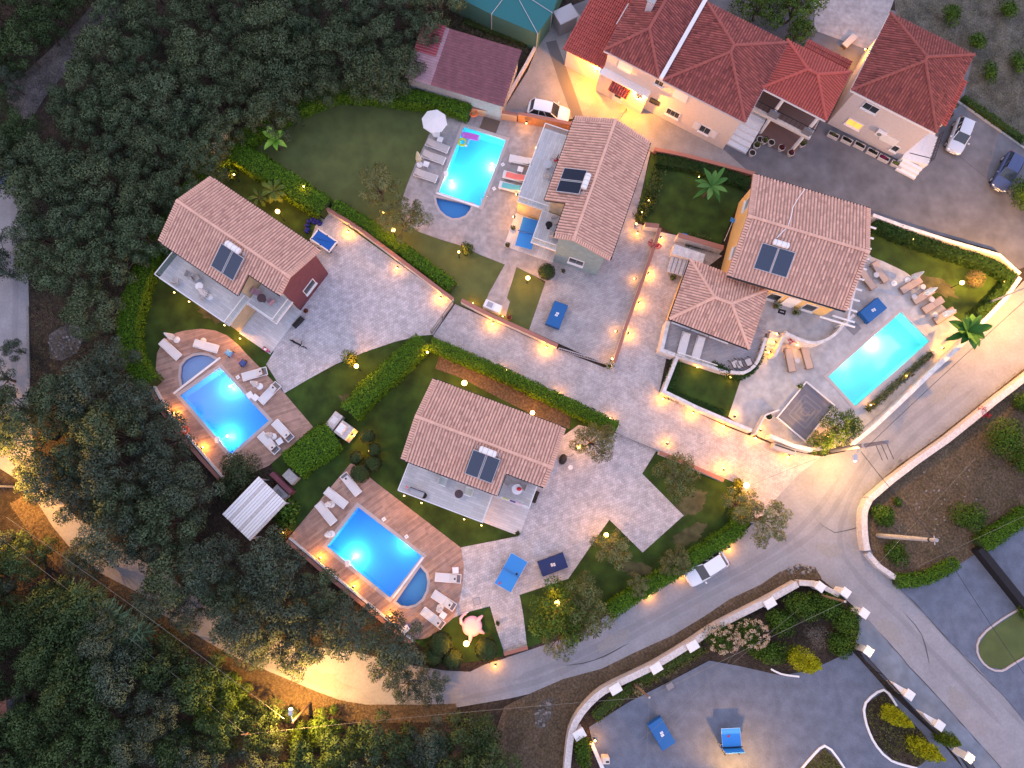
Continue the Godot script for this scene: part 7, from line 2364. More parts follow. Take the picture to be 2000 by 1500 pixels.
	pot("small potted shrub on the corner of the patio steps", Vector3(1.5, 0, -22.28), 0.2, M.wornwhite, 0.25, Color(0.04, 0.05, 0.02), Color(0.13, 0.13, 0.06))
	pot("white pot with a dark plant at the grey-blue villa's wall", Vector3(6.33, 0, -19.99), 0.16, M.plastic, 0.2, Color(0.03, 0.04, 0.02), Color(0.1, 0.1, 0.05))
	pot("small potted bush at the tip of the lower villa's patio", Vector3(2.36, 0, 2.36), 0.16, M.wornwhite, 0.22, Color(0.02, 0.04, 0.01), Color(0.07, 0.1, 0.03))
	pot("small potted plant beside the lower cobbled path", Vector3(0.75, 0, 9.38), 0.14, M.wornwhite, 0.18, Color(0.02, 0.04, 0.01), Color(0.08, 0.11, 0.03))
	pot("terracotta pot at the maroon wall's lower corner", Vector3(-15.68, 0, -16.25), 0.2, M.cap, 0.12, Color(0.1, 0.03, 0.02), Color(0.2, 0.06, 0.04))
	pot("white pot at the end of the lane wall by the paved yard's gate", Vector3(10.19, 0, -11.63), 0.2, M.plastic, 0.4, Color(0.06, 0.1, 0.01), Color(0.2, 0.26, 0.04))
	pot("dark pot with a leafy plant by the white gate frame", Vector3(15.92, 0, -19.49), 0.2, M.dark, 0.3, Color(0.04, 0.07, 0.02), Color(0.14, 0.18, 0.06))
	pot("round brown pot at the end of the little lawn", Vector3(1.64, 0, -15.81), 0.22, M.cap, 0.2, Color(0.12, 0.04, 0.03), Color(0.25, 0.1, 0.08))
	# pots before the balcony and planters along the pyramid-roofed house
	for q in [[Vector3(23.57, 0, -31.25), "round white pot nearest the marble stairs", 0.0], [Vector3(24.03, 0, -32.01), "round pot with green plant beside the marble stairs", 0.24], [Vector3(24.35, 0, -32.56), "round dark-soiled pot at the foot of the balcony, leftmost", 0.0], [Vector3(24.77, 0, -32.47), "green plant pot second from the left under the balcony", 0.26], [Vector3(25.37, 0, -32.28), "round white pot with bare soil in front of the red patio", 0.0], [Vector3(26.28, 0, -31.8), "pot with dark red plants in front of the red patio, left one", 0.2], [Vector3(27.1, 0, -31.31), "pot with dark red plants in front of the red patio, right one", 0.2], [Vector3(28.2, 0, -32.23), "pot with green plant at the right column of the balcony", 0.3]]:
		var red: bool = "red plants" in q[1]
		pot(q[1], q[0], 0.3, M.wornwhite, q[2], Color(0.08, 0.01, 0.015) if red else Color(0.04, 0.06, 0.01), Color(0.17, 0.03, 0.04) if red else Color(0.13, 0.16, 0.04))
	var fl := [["with green herbs", Color(0.06, 0.08, 0.02), Color(0.18, 0.18, 0.06)], ["with dark bare plants, second from the left", Color(0.01, 0.012, 0.008), Color(0.04, 0.045, 0.03)], ["with dark bare plants, third from the left", Color(0.01, 0.012, 0.008), Color(0.04, 0.045, 0.03)], ["with dark bare plants, fourth from the left", Color(0.01, 0.012, 0.008), Color(0.04, 0.045, 0.03)], ["with magenta flowers", Color(0.1, 0.01, 0.05), Color(0.4, 0.03, 0.14)], ["with yellow-green plants, at the right end", Color(0.1, 0.14, 0.02), Color(0.3, 0.32, 0.08)]]
	var pp := [Vector3(31.21, 0, -33.18), Vector3(32.41, 0, -32.7), Vector3(33.56, 0, -32.22), Vector3(34.69, 0, -31.58), Vector3(35.69, 0, -31), Vector3(36.82, 0, -30.42)]
	for k in 6:
		var o := thing("flower_trough", "white flower trough along the pyramid-roofed house " + fl[k][0], "planter", pp[k], deg_to_rad(-28.8), "white flower troughs")
		var mb := MB.new()
		mb.box(Vector3(0, 0.2, 0.2), Vector3(1.0, 0.4, 0.05))
		mb.box(Vector3(0, 0.2, -0.2), Vector3(1.0, 0.4, 0.05))
		mb.box(Vector3(0.475, 0.2, 0), Vector3(0.05, 0.4, 0.35))
		mb.box(Vector3(-0.475, 0.2, 0), Vector3(0.05, 0.4, 0.35))
		obj("trough", mb, M.wornwhite, o)
		obj("soil", MB.new().box(Vector3(0, 0.15, 0), Vector3(0.9, 0.3, 0.35)), M.soil, o)
		mb = MB.new()
		puff(mb, Vector3(-0.1, 0.4, 0), Vector3(0.36, 0.16, 0.17), 170, 0.1, 0.05, fl[k][1], fl[k][2])
		stuff("foliage", mb, M.leaf, o)
	pot("potted shrub by the pyramid-roofed house's right wall, upper one", Vector3(42.65, 0, -36.14), 0.25, M.wornwhite, 0.3, Color(0.04, 0.06, 0.01), Color(0.14, 0.16, 0.05))
	pot("potted shrub by the pyramid-roofed house's right wall, lower one", Vector3(42.07, 0, -35.16), 0.25, M.cap, 0.3, Color(0.05, 0.06, 0.01), Color(0.16, 0.14, 0.05))
	# villa terraces (2.7 m up)
	put("garden_chair", Vector3(-23.92, 2.7, -18.17), 0.6, "garden chair by the white round table on the maroon villa's terrace")
	put("garden_chair", Vector3(-24.39, 2.7, -18.38), -0.4, "garden chair near the eave on the maroon villa's terrace")
	put("garden_chair", Vector3(-23.27, 2.7, -16.65), 2.2, "garden chair beside the white draped parasol on the maroon villa's terrace")
	put("garden_chair", Vector3(-25.55, 2.7, -17.89), 1.4, "dark chair alone at the left of the maroon villa's terrace")
	round_table("round white table on the maroon villa's terrace", Vector3(-23.49, 2.7, -17.39), 0.32, M.plastic)
	put("folded_parasol", Vector3(-22.9, 2.7, -16.7), 0.0, "folded white parasol on the maroon villa's terrace")
	put("pink_chair", Vector3(-18.95, 2.7, -16.95), -0.4, "pinkish chair on the maroon villa's small balcony, left one")
	put("pink_chair", Vector3(-17.79, 2.7, -16.23), 2.4, "pinkish chair on the maroon villa's small balcony, right one")
	round_table("round dark table between two pinkish chairs on the small balcony", Vector3(-18.46, 2.7, -16.44), 0.36, mat(Color(0.1, 0.06, 0.065), 0.5))
	put("garden_chair", Vector3(5.42, 2.7, -29.19), 2.6, "garden chair with red cloth by the pool villa's eave")
	put("garden_chair", Vector3(4.79, 2.7, -27.54), 1.2, "garden chair below the glass table on the pool villa's terrace")
	round_table("round glass table on the pool villa's terrace", Vector3(4.8, 2.7, -28.38), 0.4, M.galv)
	var rc := thing("red_cloth", "red cloth lying over a garden chair on the pool villa's terrace", "cloth", Vector3(5.55, 3.2, -28.89))
	obj("cloth", MB.new().cbox(Vector3.ZERO, Vector3(0.35, 0.06, 0.3), 0.025), M.red, rc)
	round_table("round black table on the pool villa's small balcony", Vector3(4.88, 2.7, -22.99), 0.3, M.black)
	put("garden_chair", Vector3(5.18, 2.7, -22.22), 1.6, "garden chair below the black table on the small balcony")
	put("garden_chair", Vector3(5.32, 2.7, -23.41), -1.6, "garden chair above the black table on the small balcony")
	put("pale_armchair", Vector3(-3.61, 2.7, -1.76), -0.35, "pale armchair on the lower villa's terrace near the eave")
	put("pale_armchair", Vector3(-1.58, 2.7, -0.96), 2.8, "pale armchair right of the round dark table on the lower villa's terrace")
	round_table("round dark table on the lower villa's terrace", Vector3(-2.35, 2.7, -0.8), 0.33, mat(Color(0.07, 0.045, 0.05), 0.5))
	var bn := thing("drying_bench", "dark metal bench with a basket on the lower villa's terrace", "bench", Vector3(-5.65, 2.7, -0.91), deg_to_rad(-20.5))
	obj("seat", MB.new().box(Vector3(0, 0.42, 0), Vector3(1.15, 0.05, 0.4)), M.galv, bn)
	obj("backrest", MB.new().box(Vector3(0, 0.65, -0.22), Vector3(1.2, 0.35, 0.05)), M.dark, bn)
	for x in [-0.5, 0.5]:
		obj("leg", MB.new().box(Vector3(x, 0.2, 0), Vector3(0.06, 0.4, 0.4)), M.dark, bn)
	var bk := thing("basket", "dark brown basket at the bench's end on the lower villa's terrace", "basket", Vector3(-5.08, 2.7, -0.68))
	obj("basket", MB.new().lathe(Vector3.ZERO, [[0.2, 0.0], [0.24, 0.35], [0.21, 0.35], [0.18, 0.06]], 12), M.wood, bk)
	var pf := folded(mat(Color(0.8, 0.3, 0.3), 0.8), "folded pink parasol")
	pf.set_meta("label", "small folded pink parasol at the corner of the lower villa's terrace")
	pf.position = Vector3(-6.42, 2.7, -1.31)
	pf.scale = Vector3(0.55, 0.55, 0.55)
	round_table("round white table on the lower villa's small balcony", Vector3(2.18, 2.7, -1.16), 0.42, M.plastic)
	var rt := thing("red_bag", "red bag lying on the round white table of the small balcony", "bag", Vector3(2.35, 3.46, -1.18))
	obj("bag", MB.new().ball(Vector3(0, 0.08, 0), Vector3(0.22, 0.1, 0.16), 8), M.red, rt)
	put("garden_chair", Vector3(1.45, 2.7, -1.68), 0.6, "garden chair left of the white table on the small balcony")
	put("garden_chair", Vector3(2.67, 2.7, -1.36), 2.8, "garden chair right of the white table on the small balcony")
	for q in [["towel with coloured stripes on the small balcony's glass rail, left one", 8.5, Color(0.5, 0.52, 0.2)], ["violet and black towel on the small balcony's glass rail", 9.1, Color(0.12, 0.05, 0.2)], ["pale pink towel on the small balcony's glass rail, right one", 9.65, Color(0.6, 0.42, 0.5)]]:
		var o := thing("hung_towel", q[0], "towel", Vector3(-4.39, 0, -9.54), deg_to_rad(-20.48))
		obj("cloth", MB.new().cbox(Vector3(q[1], 3.5, 6.55), Vector3(0.5, 0.5, 0.12), 0.04), mat(q[2], 0.9), o)
	var dk := thing("dark_planter", "long dark planter on the patio's right edge below the maroon wall", "planter", Vector3(-16.28, 0, -15.25), 0.85)
	obj("box", MB.new().cbox(Vector3(0, 0.25, 0), Vector3(1.1, 0.5, 0.35), 0.03), M.dark, dk)
	obj("soil", MB.new().box(Vector3(0, 0.505, 0), Vector3(0.9, 0.02, 0.2)), M.soil, dk)
	var dk2 := thing("dark_planter", "long dark planter on the patio's right edge beside the lower balcony", "planter", Vector3(3.85, 0, -0.59), 1.2)
	obj("box", MB.new().cbox(Vector3(0, 0.25, 0), Vector3(1.0, 0.5, 0.3), 0.03), M.dark, dk2)
	obj("soil", MB.new().box(Vector3(0, 0.505, 0), Vector3(0.8, 0.02, 0.18)), M.soil, dk2)
	var gr := thing("covered_grill", "black covered kettle barbecue right of the lower villa", "barbecue", Vector3(6.1, 0, -3.67), -0.3)
	var mb := MB.new()
	mb.loft([mb.ring(Vector3(0, 0.05, 0), Vector3.RIGHT, Vector3.FORWARD, 0.3, 0.42, 12), mb.ring(Vector3(0, 0.7, 0), Vector3.RIGHT, Vector3.FORWARD, 0.32, 0.46, 12), mb.ring(Vector3(0, 0.98, 0), Vector3.RIGHT, Vector3.FORWARD, 0.26, 0.4, 12), mb.ring(Vector3(0, 1.08, 0), Vector3.RIGHT, Vector3.FORWARD, 0.1, 0.2, 12)])
	obj("cover", mb, M.dark, gr)
	obj("handle", MB.new().tube([Vector3(0.15, 0.6, -0.3), Vector3(0.55, 0.75, -0.45), Vector3(0.75, 0.5, -0.7)], 0.02), M.dark, gr)
	var ds := thing("white_dish", "small white round dish beside the black covered barbecue", "dish", Vector3(6.78, 0, -3.04))
	obj("dish", MB.new().lathe(Vector3.ZERO, [[0.12, 0.03], [0.2, 0.08], [0.2, 0.1], [0.1, 0.06]], 14), M.plastic, ds)
	var mh := thing("manhole", "grey manhole cover in the lower cobbled forecourt", "manhole", Vector3(-0.95, 0, 7.7) + Vector3(0, 0.045, 0), 0.25)
	obj("cover", MB.new().cbox(Vector3(0, 0.01, 0), Vector3(0.5, 0.03, 0.5), 0.01), M.midgrey, mh)
	obj("frame", MB.new().box(Vector3(0, 0.004, 0), Vector3(0.58, 0.02, 0.58)), M.grey, mh)
	for q in [["white satellite dish on the broad hedge's left end, larger one", Vector3(-23.64, 0, -30.05), 0.45], ["small white satellite dish above the broad hedge's left end", Vector3(-22.86, 0, -31.13), 0.3]]:
		var o := thing("satellite_dish", q[0], "satellite dish", q[1])
		mb = MB.new()
		mb.tube([Vector3(0, 0, 0), Vector3(0, 2.1, 0)], 0.04)
		obj("mast", mb, M.galv, o)
		mb = MB.new()
		mb.lathe(Vector3.ZERO, [[q[2], 0.12], [q[2] * 0.7, 0.04], [0.02, 0.0]], 16)
		var d := obj("dish", mb, M.white, o)
		d.position = Vector3(0, 2.2, 0)
		d.rotation = Vector3(0.9, 0.7, 0.0)
		obj("arm", MB.new().bar(Vector3(0, 0.0, 0), Vector3(0, 0.4, q[2] * 0.6), 0.03, 0.03), M.galv, d)


func torus(R: float, r: float, at: Vector3) -> TorusMesh:
	var t := TorusMesh.new()
	t.inner_radius = R - r
	t.outer_radius = R + r
	t.rings = 20
	t.ring_segments = 8
	return t


func towel(label: String, a: Vector3, b: Vector3, m: Material) -> void:
	var d := b - a
	var o := thing("towel", label, "towel", (a + b) * 0.5 + Vector3(0, 0.06, 0), atan2(-d.z, d.x))
	var mb := MB.new()
	mb.cbox(Vector3(-0.3, 0.43, 0), Vector3(0.95, 0.025, 0.5), 0.01)
	mb.cbox(Vector3(0.52, 0.56, 0), Vector3(0.74, 0.025, 0.5), 0.01, Basis(Vector3(0, 0, 1), 0.245))
	obj("cloth", mb, m, o)


# ---------------------------------------------------------------- games

func emblem(o: Node3D, y: float, m: Material) -> void:
	# two stacked rounded letter-like marks in white
	var mb := MB.new()
	for s in [-1, 1]:
		for k in 3:
			mb.box(Vector3(s * 0.1 - 0.06 + k * 0.06, y, s * 0.02), Vector3(0.035, 0.008, 0.24))
		mb.box(Vector3(s * 0.1, y + 0.001, s * 0.02 - 0.1), Vector3(0.14, 0.008, 0.04))
		mb.box(Vector3(s * 0.1, y + 0.001, s * 0.02 + 0.1), Vector3(0.14, 0.008, 0.04))
	obj("emblem", mb, m, o)


func covered_table(label: String, at: Vector3, turn: float, m: Material, l := 2.17, w := 1.22) -> void:
	var o := thing("covered_billiard_table", label, "billiard table", at, turn, "covered billiard tables")
	var mb := MB.new()
	var rings := []
	for q in [[0.3, 0.02], [0.62, 0.0], [0.79, 0.0], [0.81, -0.03]]:
		var r := PackedVector3Array()
		for k in 24:
			var a := -TAU * k / 24.0
			var c := Vector2(cos(a), sin(a))
			var s := maxf(absf(c.x), absf(c.y))
			var e := Vector2(c.x / s * (l * 0.5 + q[1]), c.y / s * (w * 0.5 + q[1]))
			var fold := 0.02 * sin(a * 9.0) if q[0] < 0.4 else 0.0
			r.append(Vector3(e.x + fold, q[0], e.y + fold))
		rings.append(r)
	mb.loft(rings, true, true)
	obj("cover", mb, m, o)
	for q in [[-1, -1], [1, -1], [-1, 1], [1, 1]]:
		obj("leg", MB.new().box(Vector3(q[0] * (l * 0.5 - 0.15), 0.2, q[1] * (w * 0.5 - 0.15)), Vector3(0.12, 0.4, 0.12)), M.dark, o)
	emblem(o, 0.817, M.plastic)


func tennis_table(label: String, at: Vector3, turn: float, folded_up := false) -> void:
	var o := thing("tennis_table", label, "table tennis table", at, turn, "blue table tennis tables")
	for s in ([-1, 1] if not folded_up else [-1]):
		var mb := MB.new()
		mb.box(Vector3(s * 0.69, 0.75, 0), Vector3(1.36, 0.03, 1.5))
		var top := obj("table_half", mb, M.ttblue, o)
		mb = MB.new()
		for z in [-0.745, 0.745]:
			mb.box(Vector3(s * 0.69, 0.767, z), Vector3(1.36, 0.006, 0.02))
		mb.box(Vector3(s * 1.36, 0.767, 0), Vector3(0.02, 0.006, 1.47))
		obj("lines", mb, mat(Color(0.35, 0.5, 0.75), 0.5), top)
	if folded_up:
		var mb := MB.new()
		mb.box(Vector3(0.12, 0.9, 0), Vector3(0.06, 1.3, 1.5), Basis(Vector3(0, 0, 1), -0.12))
		obj("table_half", mb, M.ttblue, o)
		obj("hinge_bar", MB.new().box(Vector3(0.0, 0.62, 0), Vector3(0.14, 0.1, 1.54)), M.dark, o)
	obj("net", MB.new().box(Vector3(0, 0.85, 0), Vector3(0.012, 0.15, 1.7)), M.black if folded_up else mat(Color(0.06, 0.16, 0.4), 0.9), o)
	for s in [-1, 1]:
		for z in [-0.55, 0.55]:
			obj("leg", MB.new().bar(Vector3(s * 0.5, 0, z), Vector3(s * 0.6, 0.74, z), 0.05, 0.05), M.dark, o)
		obj("wheel_frame", MB.new().box(Vector3(s * 0.12, 0.3, 0), Vector3(0.06, 0.06, 1.6)), M.dark, o)


func build_play() -> void:
	covered_table("billiard table under a blue cover on the paved yard beside the grey-blue villa", Vector3(5.71, 0.05, -15.98), deg_to_rad(-21.2 - 90.0), M.blue)
	covered_table("billiard table under a navy cover on the lower cobbled forecourt", Vector3(5.18, 0.045, 4.79), deg_to_rad(19.9), M.navy)
	covered_table("billiard table under a blue cover between white pergola and turquoise pool", Vector3(33.21, 0.05, -16.6), deg_to_rad(-51.8 + 90.0), M.blue)
	covered_table("billiard table under a blue cover in the lower yard", Vector3(13.56, 0, 17.64) + Vector3(0, 0.034, 0), deg_to_rad(-59.0), M.blue)
	tennis_table("blue table tennis table with a bat and ball on the lower cobbled forecourt", Vector3(1.8, 0.045, 5.4), deg_to_rad(-29.6 + 90.0))
	tennis_table("blue table tennis table half under the pool villa's balcony", Vector3(3.21, 0, -23.24) + Vector3(0, 0.04, 0), deg_to_rad(-105.0))
	tennis_table("blue table tennis table with one half folded up in the lower yard", Vector3(19.03, 0, 18.64) + Vector3(0, 0.034, 0), deg_to_rad(-88.0), true)
	for q in [["black bat on the blue table tennis table of the lower forecourt", Vector3(2.25, 0.83, 5.51), M.black], ["red bat on the blue table tennis table of the lower forecourt", Vector3(0.89, 0.83, 6.22), M.red], ["red bat on the folded table tennis table of the lower yard", Vector3(18.79, 0.82, 17.86), M.red]]:
		var o := thing("table_tennis_bat", q[0], "bat", q[1], 0.8)
		obj("blade", MB.new().lathe(Vector3.ZERO, [[0.08, 0.0], [0.085, 0.012], [0.01, 0.014]], 14), q[2], o)
		obj("handle", MB.new().box(Vector3(0.13, 0.005, 0), Vector3(0.1, 0.02, 0.03)), M.wood, o)
	# the open billiard table
	var b := thing("billiard_table", "open billiard table with blue cloth and white rails behind the maroon villa", "billiard table", Vector3(-14.3, 0.04, -22.36), deg_to_rad(-34.1))
	obj("playing_surface", MB.new().box(Vector3(0, 0.76, 0), Vector3(1.86, 0.05, 0.98)), M.felt, b)
	for s in [-1, 1]:
		obj("rail", MB.new().cbox(Vector3(0, 0.78, s * 0.55), Vector3(2.1, 0.12, 0.13), 0.02), M.white, b)
		obj("rail", MB.new().cbox(Vector3(s * 0.985, 0.78, 0), Vector3(0.13, 0.12, 0.96), 0.02), M.white, b)
		for t in [-1, 1]:
			obj("leg", MB.new().box(Vector3(s * 0.8, 0.36, t * 0.4), Vector3(0.16, 0.72, 0.16)), M.dark, b)
	for q in [[-0.92, -0.48], [0.0, -0.5], [0.92, -0.48], [-0.92, 0.48], [0.0, 0.5], [0.92, 0.48]]:
		obj("pocket", MB.new().lathe(Vector3(q[0], 0.79, q[1]), [[0.06, 0.0], [0.06, 0.055], [0.01, 0.056]], 10), M.black, b)
	var cue := thing("cue", "cue lying across the open billiard table", "cue", Vector3(-14.3, 0.84, -22.36), deg_to_rad(-15.0))
	obj("shaft", MB.new().tube([Vector3(-0.7, 0, 0), Vector3(0.72, 0.02, 0)], 0.014, 0.008), M.dark, cue)
	var cv := thing("dark_blue_cover", "crumpled dark blue table cover on the ground above the open billiard table", "cover", Vector3(-15.56, 0, -24.19) + Vector3(0, 0.04, 0))
	var mb := MB.new()
	for k in 9:
		var q: Vector3 = [Vector3(-0.35, 0.1, 0.55), Vector3(-0.4, 0.12, 0.2), Vector3(-0.3, 0.15, -0.15), Vector3(0.0, 0.16, -0.3), Vector3(0.3, 0.14, -0.3), Vector3(0.55, 0.12, -0.2), Vector3(0.7, 0.1, 0.05), Vector3(0.2, 0.12, -0.05), Vector3(-0.45, 0.08, 0.75)][k]
		mb.xf = Transform3D(Basis(Vector3.UP, rng.randf() * 3.0), q)
		mb.ball(Vector3.ZERO, Vector3(0.26, 0.13, 0.17), 8)
	mb.xf = Transform3D.IDENTITY
	obj("cloth", mb, M.cover, cv)
	# pink bathing float on the lawn
	var f := thing("pink_float", "large pink inflatable bird float lying beside the lamp on the lower lawn", "float", Vector3(-1.3, 0, 9.6) + Vector3(0, 0.05, 0), 0.5)
	mb = MB.new()
	var prof := []
	for k in 11:
		var a := -PI / 2 + PI * k / 10.0
		prof.append([0.42 + 0.27 * cos(a) + 0.12, 0.24 + 0.22 * sin(a)])
	mb.lathe(Vector3.ZERO, prof, 24)
	obj("ring", mb, M.pink, f)
	mb = MB.new()
	mb.tube([Vector3(-0.45, 0.3, -0.35), Vector3(-0.6, 0.6, -0.7), Vector3(-0.45, 0.9, -1.05), Vector3(-0.1, 0.85, -1.2)], 0.16, 0.1, 10)
	mb.ball(Vector3(0.0, 0.82, -1.2), Vector3(0.18, 0.13, 0.13), 10)
	obj("neck", mb, M.pink, f)
	obj("beak", MB.new().tube([Vector3(0.12, 0.8, -1.2), Vector3(0.32, 0.7, -1.15)], 0.07, 0.02, 8), M.plastic, f)
	for s in [[Vector3(0.55, 0.35, -0.2), Vector3(1.15, 0.4, -0.35)], [Vector3(-0.35, 0.3, 0.5), Vector3(-0.75, 0.35, 1.0)], [Vector3(0.35, 0.3, 0.5), Vector3(0.6, 0.3, 0.95)]]:
		obj("wing", MB.new().tube([s[0], s[0].lerp(s[1], 0.6) + Vector3(0, 0.06, 0), s[1]], 0.22, 0.07, 10), M.pink, f)
	# floats in the round lawn's pool
	var lil := thing("pink_lilo", "pink and violet air mattress floating in the pool's upper left corner", "air mattress", Vector3(-1.79, 0, -32.67) + Vector3(0, -0.1, 0), deg_to_rad(-13.0))
	for k in 5:
		mb = MB.new()
		mb.ball(Vector3(0, 0.06, -0.24 + 0.12 * k), Vector3(0.85, 0.07, 0.075), 10)
		obj("chamber", mb, mat(Color(0.6, 0.12, 0.5) if k % 2 else Color(0.45, 0.16, 0.62), 0.4), lil)
	obj("pillow", MB.new().ball(Vector3(-0.72, 0.1, 0), Vector3(0.16, 0.08, 0.3), 10), mat(Color(0.45, 0.2, 0.65), 0.4), lil)
	var sr := thing("swim_ring", "yellow-green swim ring floating below the pink air mattress", "swim ring", Vector3(-2.56, 0, -32.11) + Vector3(0, -0.05, 0))
	obj("ring", torus(0.32, 0.1, Vector3.ZERO), mat(Color(0.55, 0.6, 0.05), 0.4), sr)
	obj("tail", MB.new().tube([Vector3(0.3, 0.05, 0.1), Vector3(0.5, 0.1, 0.3), Vector3(0.45, 0.08, 0.55)], 0.08, 0.03, 8), mat(Color(0.1, 0.5, 0.4), 0.4), sr)
	var dl := thing("blue_float", "small blue and white float with a tail beside the swim ring", "float", Vector3(-2.06, 0, -32.17) + Vector3(0, -0.05, 0), 1.2)
	obj("body", MB.new().ball(Vector3.ZERO, Vector3(0.42, 0.12, 0.12), 10), mat(Color(0.25, 0.35, 0.75), 0.4), dl)
	obj("tail", MB.new().ball(Vector3(-0.45, 0.05, 0), Vector3(0.1, 0.04, 0.2), 8), M.plastic, dl)
	# kick scooter and pink tricycle
	var sc := thing("kick_scooter", "black bicycle-like scooter standing on the left forecourt", "scooter", Vector3(-16.14, 0, -13.33) + Vector3(0, 0.04, 0), -0.45)
	for x in [-0.62, 0.55]:
		var wt := TorusMesh.new()
		wt.inner_radius = 0.19
		wt.outer_radius = 0.25
		var wh := obj("wheel", wt, M.tyre, sc)
		wh.position = Vector3(x, 0.25, 0)
		wh.rotation.x = PI / 2
		obj("rim", MB.new().ball(Vector3.ZERO, Vector3(0.05, 0.05, 0.05), 8), M.metal, wh)
	mb = MB.new()
	mb.bar(Vector3(-0.5, 0.3, 0), Vector3(0.4, 0.28, 0), 0.16, 0.06)
	mb.tube([Vector3(0.55, 0.25, 0), Vector3(0.42, 0.95, 0)], 0.035)
	mb.tube([Vector3(-0.62, 0.25, 0), Vector3(-0.4, 0.62, 0), Vector3(0.45, 0.6, 0)], 0.03)
	obj("frame", mb, M.dark, sc)
	obj("handlebar", MB.new().tube([Vector3(0.36, 1.0, -0.32), Vector3(0.44, 0.97, 0), Vector3(0.36, 1.0, 0.32)], 0.025), M.black, sc)
	obj("seat", MB.new().cbox(Vector3(-0.42, 0.68, 0), Vector3(0.3, 0.07, 0.16), 0.03), M.black, sc)
	obj("lamp", MB.new().ball(Vector3(0.5, 0.85, 0), Vector3(0.06, 0.06, 0.06), 8), M.headlight, sc)
	var tc := thing("ride_on_toy", "pink and white child's ride-on toy at the patio tip by the left deck", "toy", Vector3(-18.83, 0, -12.82) + Vector3(0, 0.1, 0), -0.5)
	obj("body", MB.new().cbox(Vector3(0, 0.28, 0), Vector3(0.6, 0.2, 0.22), 0.06), mat(Color(0.55, 0.12, 0.25), 0.5), tc)
	obj("seat", MB.new().cbox(Vector3(0.0, 0.42, 0), Vector3(0.26, 0.08, 0.2), 0.03), M.plastic, tc)
	for q in [[-0.25, -0.16], [-0.25, 0.16], [0.27, 0.0]]:
		var wt := TorusMesh.new()
		wt.inner_radius = 0.07
		wt.outer_radius = 0.13
		var wh := obj("wheel", wt, M.tyre, tc)
		wh.position = Vector3(q[0], 0.13, q[1])
		wh.rotation.x = PI / 2
	obj("handlebar", MB.new().tube([Vector3(0.22, 0.3, 0), Vector3(0.2, 0.55, 0), Vector3(0.18, 0.58, 0.2), Vector3(0.18, 0.58, -0.2)], 0.02), M.red, tc)
	# beach trolley and cool box
	var tr := thing("beach_trolley", "folding trolley with pale blue and navy bags on the left deck", "trolley", Vector3(-21.27, 0, -12.1) + Vector3(0, 0.06, 0), -0.62)
	mb = MB.new()
	for s in [-1, 1]:
		mb.bar(Vector3(-0.75, 0.3, s * 0.22), Vector3(0.75, 0.3, s * 0.22), 0.035, 0.035)
		mb.bar(Vector3(s * 0.4, 0.3, -0.22), Vector3(s * 0.4, 0.3, 0.22), 0.03, 0.03)
	obj("frame", mb, mat(Color(0.5, 0.25, 0.32), 0.5), tr)
	obj("pale_bag", MB.new().cbox(Vector3(-0.72, 0.45, 0), Vector3(0.5, 0.4, 0.45), 0.1), mat(Color(0.2, 0.42, 0.62), 0.8), tr)
	obj("navy_bag", MB.new().cbox(Vector3(0.75, 0.4, 0), Vector3(0.45, 0.4, 0.5), 0.1), mat(Color(0.06, 0.09, 0.25), 0.8), tr)
	for q in [[-0.6, -0.28], [-0.6, 0.28], [0.7, -0.3], [0.7, 0.3]]:
		var wt := TorusMesh.new()
		wt.inner_radius = 0.06
		wt.outer_radius = 0.12
		var wh := obj("wheel", wt, M.tyre, tr)
		wh.position = Vector3(q[0], 0.12, q[1])
		wh.rotation.x = PI / 2
	var cb := thing("cool_box", "blue cool box with a pale lid at the lower deck's outer wall", "cool box", Vector3(-6.58, 0, 9.77) + Vector3(0, 0.06, 0), 0.6)
	obj("box", MB.new().cbox(Vector3(0, 0.2, 0), Vector3(0.62, 0.4, 0.5), 0.03), mat(Color(0.02, 0.1, 0.55), 0.5), cb)
	obj("lid", MB.new().cbox(Vector3(0.03, 0.44, 0), Vector3(0.58, 0.08, 0.46), 0.03), M.plastic, cb)
	var ld := thing("long_blue_pole", "blue pole with net leaning beside the yellow house's side wall", "pool net", Vector3(21.03, 0, -23.8) + Vector3(0, 0.05, 0), 1.15)
	obj("pole", MB.new().tube([Vector3(-1.0, 0.3, 0), Vector3(1.0, 0.4, 0)], 0.03), M.metal, ld)
	obj("net", MB.new().cbox(Vector3(1.1, 0.4, 0), Vector3(0.4, 0.06, 0.5), 0.02), M.ttblue, ld)
	var ld2 := thing("long_blue_pole", "blue pool broom lying on the lawn by the red-coped wall", "pool broom", Vector3(17.89, 0, -23.23) + Vector3(0, 0.05, 0), -0.25)
	obj("pole", MB.new().tube([Vector3(-0.6, 0.2, 0), Vector3(1.3, 0.25, 0)], 0.025), M.metal, ld2)
	obj("brush", MB.new().cbox(Vector3(-0.75, 0.2, 0), Vector3(0.45, 0.1, 0.35), 0.03), M.ttblue, ld2)
	var mtb := thing("garden_cart", "pale upholstered bench on the stone patio behind the red roofs", "bench", Vector3(33.38, 0, -42.63) + Vector3(0, 0.05, 0), 0.8)
	obj("seat", MB.new().cbox(Vector3(0, 0.4, 0), Vector3(1.6, 0.1, 0.6), 0.03), M.greyfabric, mtb)
	obj("leg", MB.new().box(Vector3(-0.7, 0.18, 0), Vector3(0.1, 0.36, 0.5)), M.wood, mtb)
	obj("leg", MB.new().box(Vector3(0.7, 0.18, 0), Vector3(0.1, 0.36, 0.5)), M.wood, mtb)
	var hr := thing("hand_rail", "thin bent metal handrail standing in the lamp-lit upper yard", "handrail", Vector3(11.59, 0, -34.2))
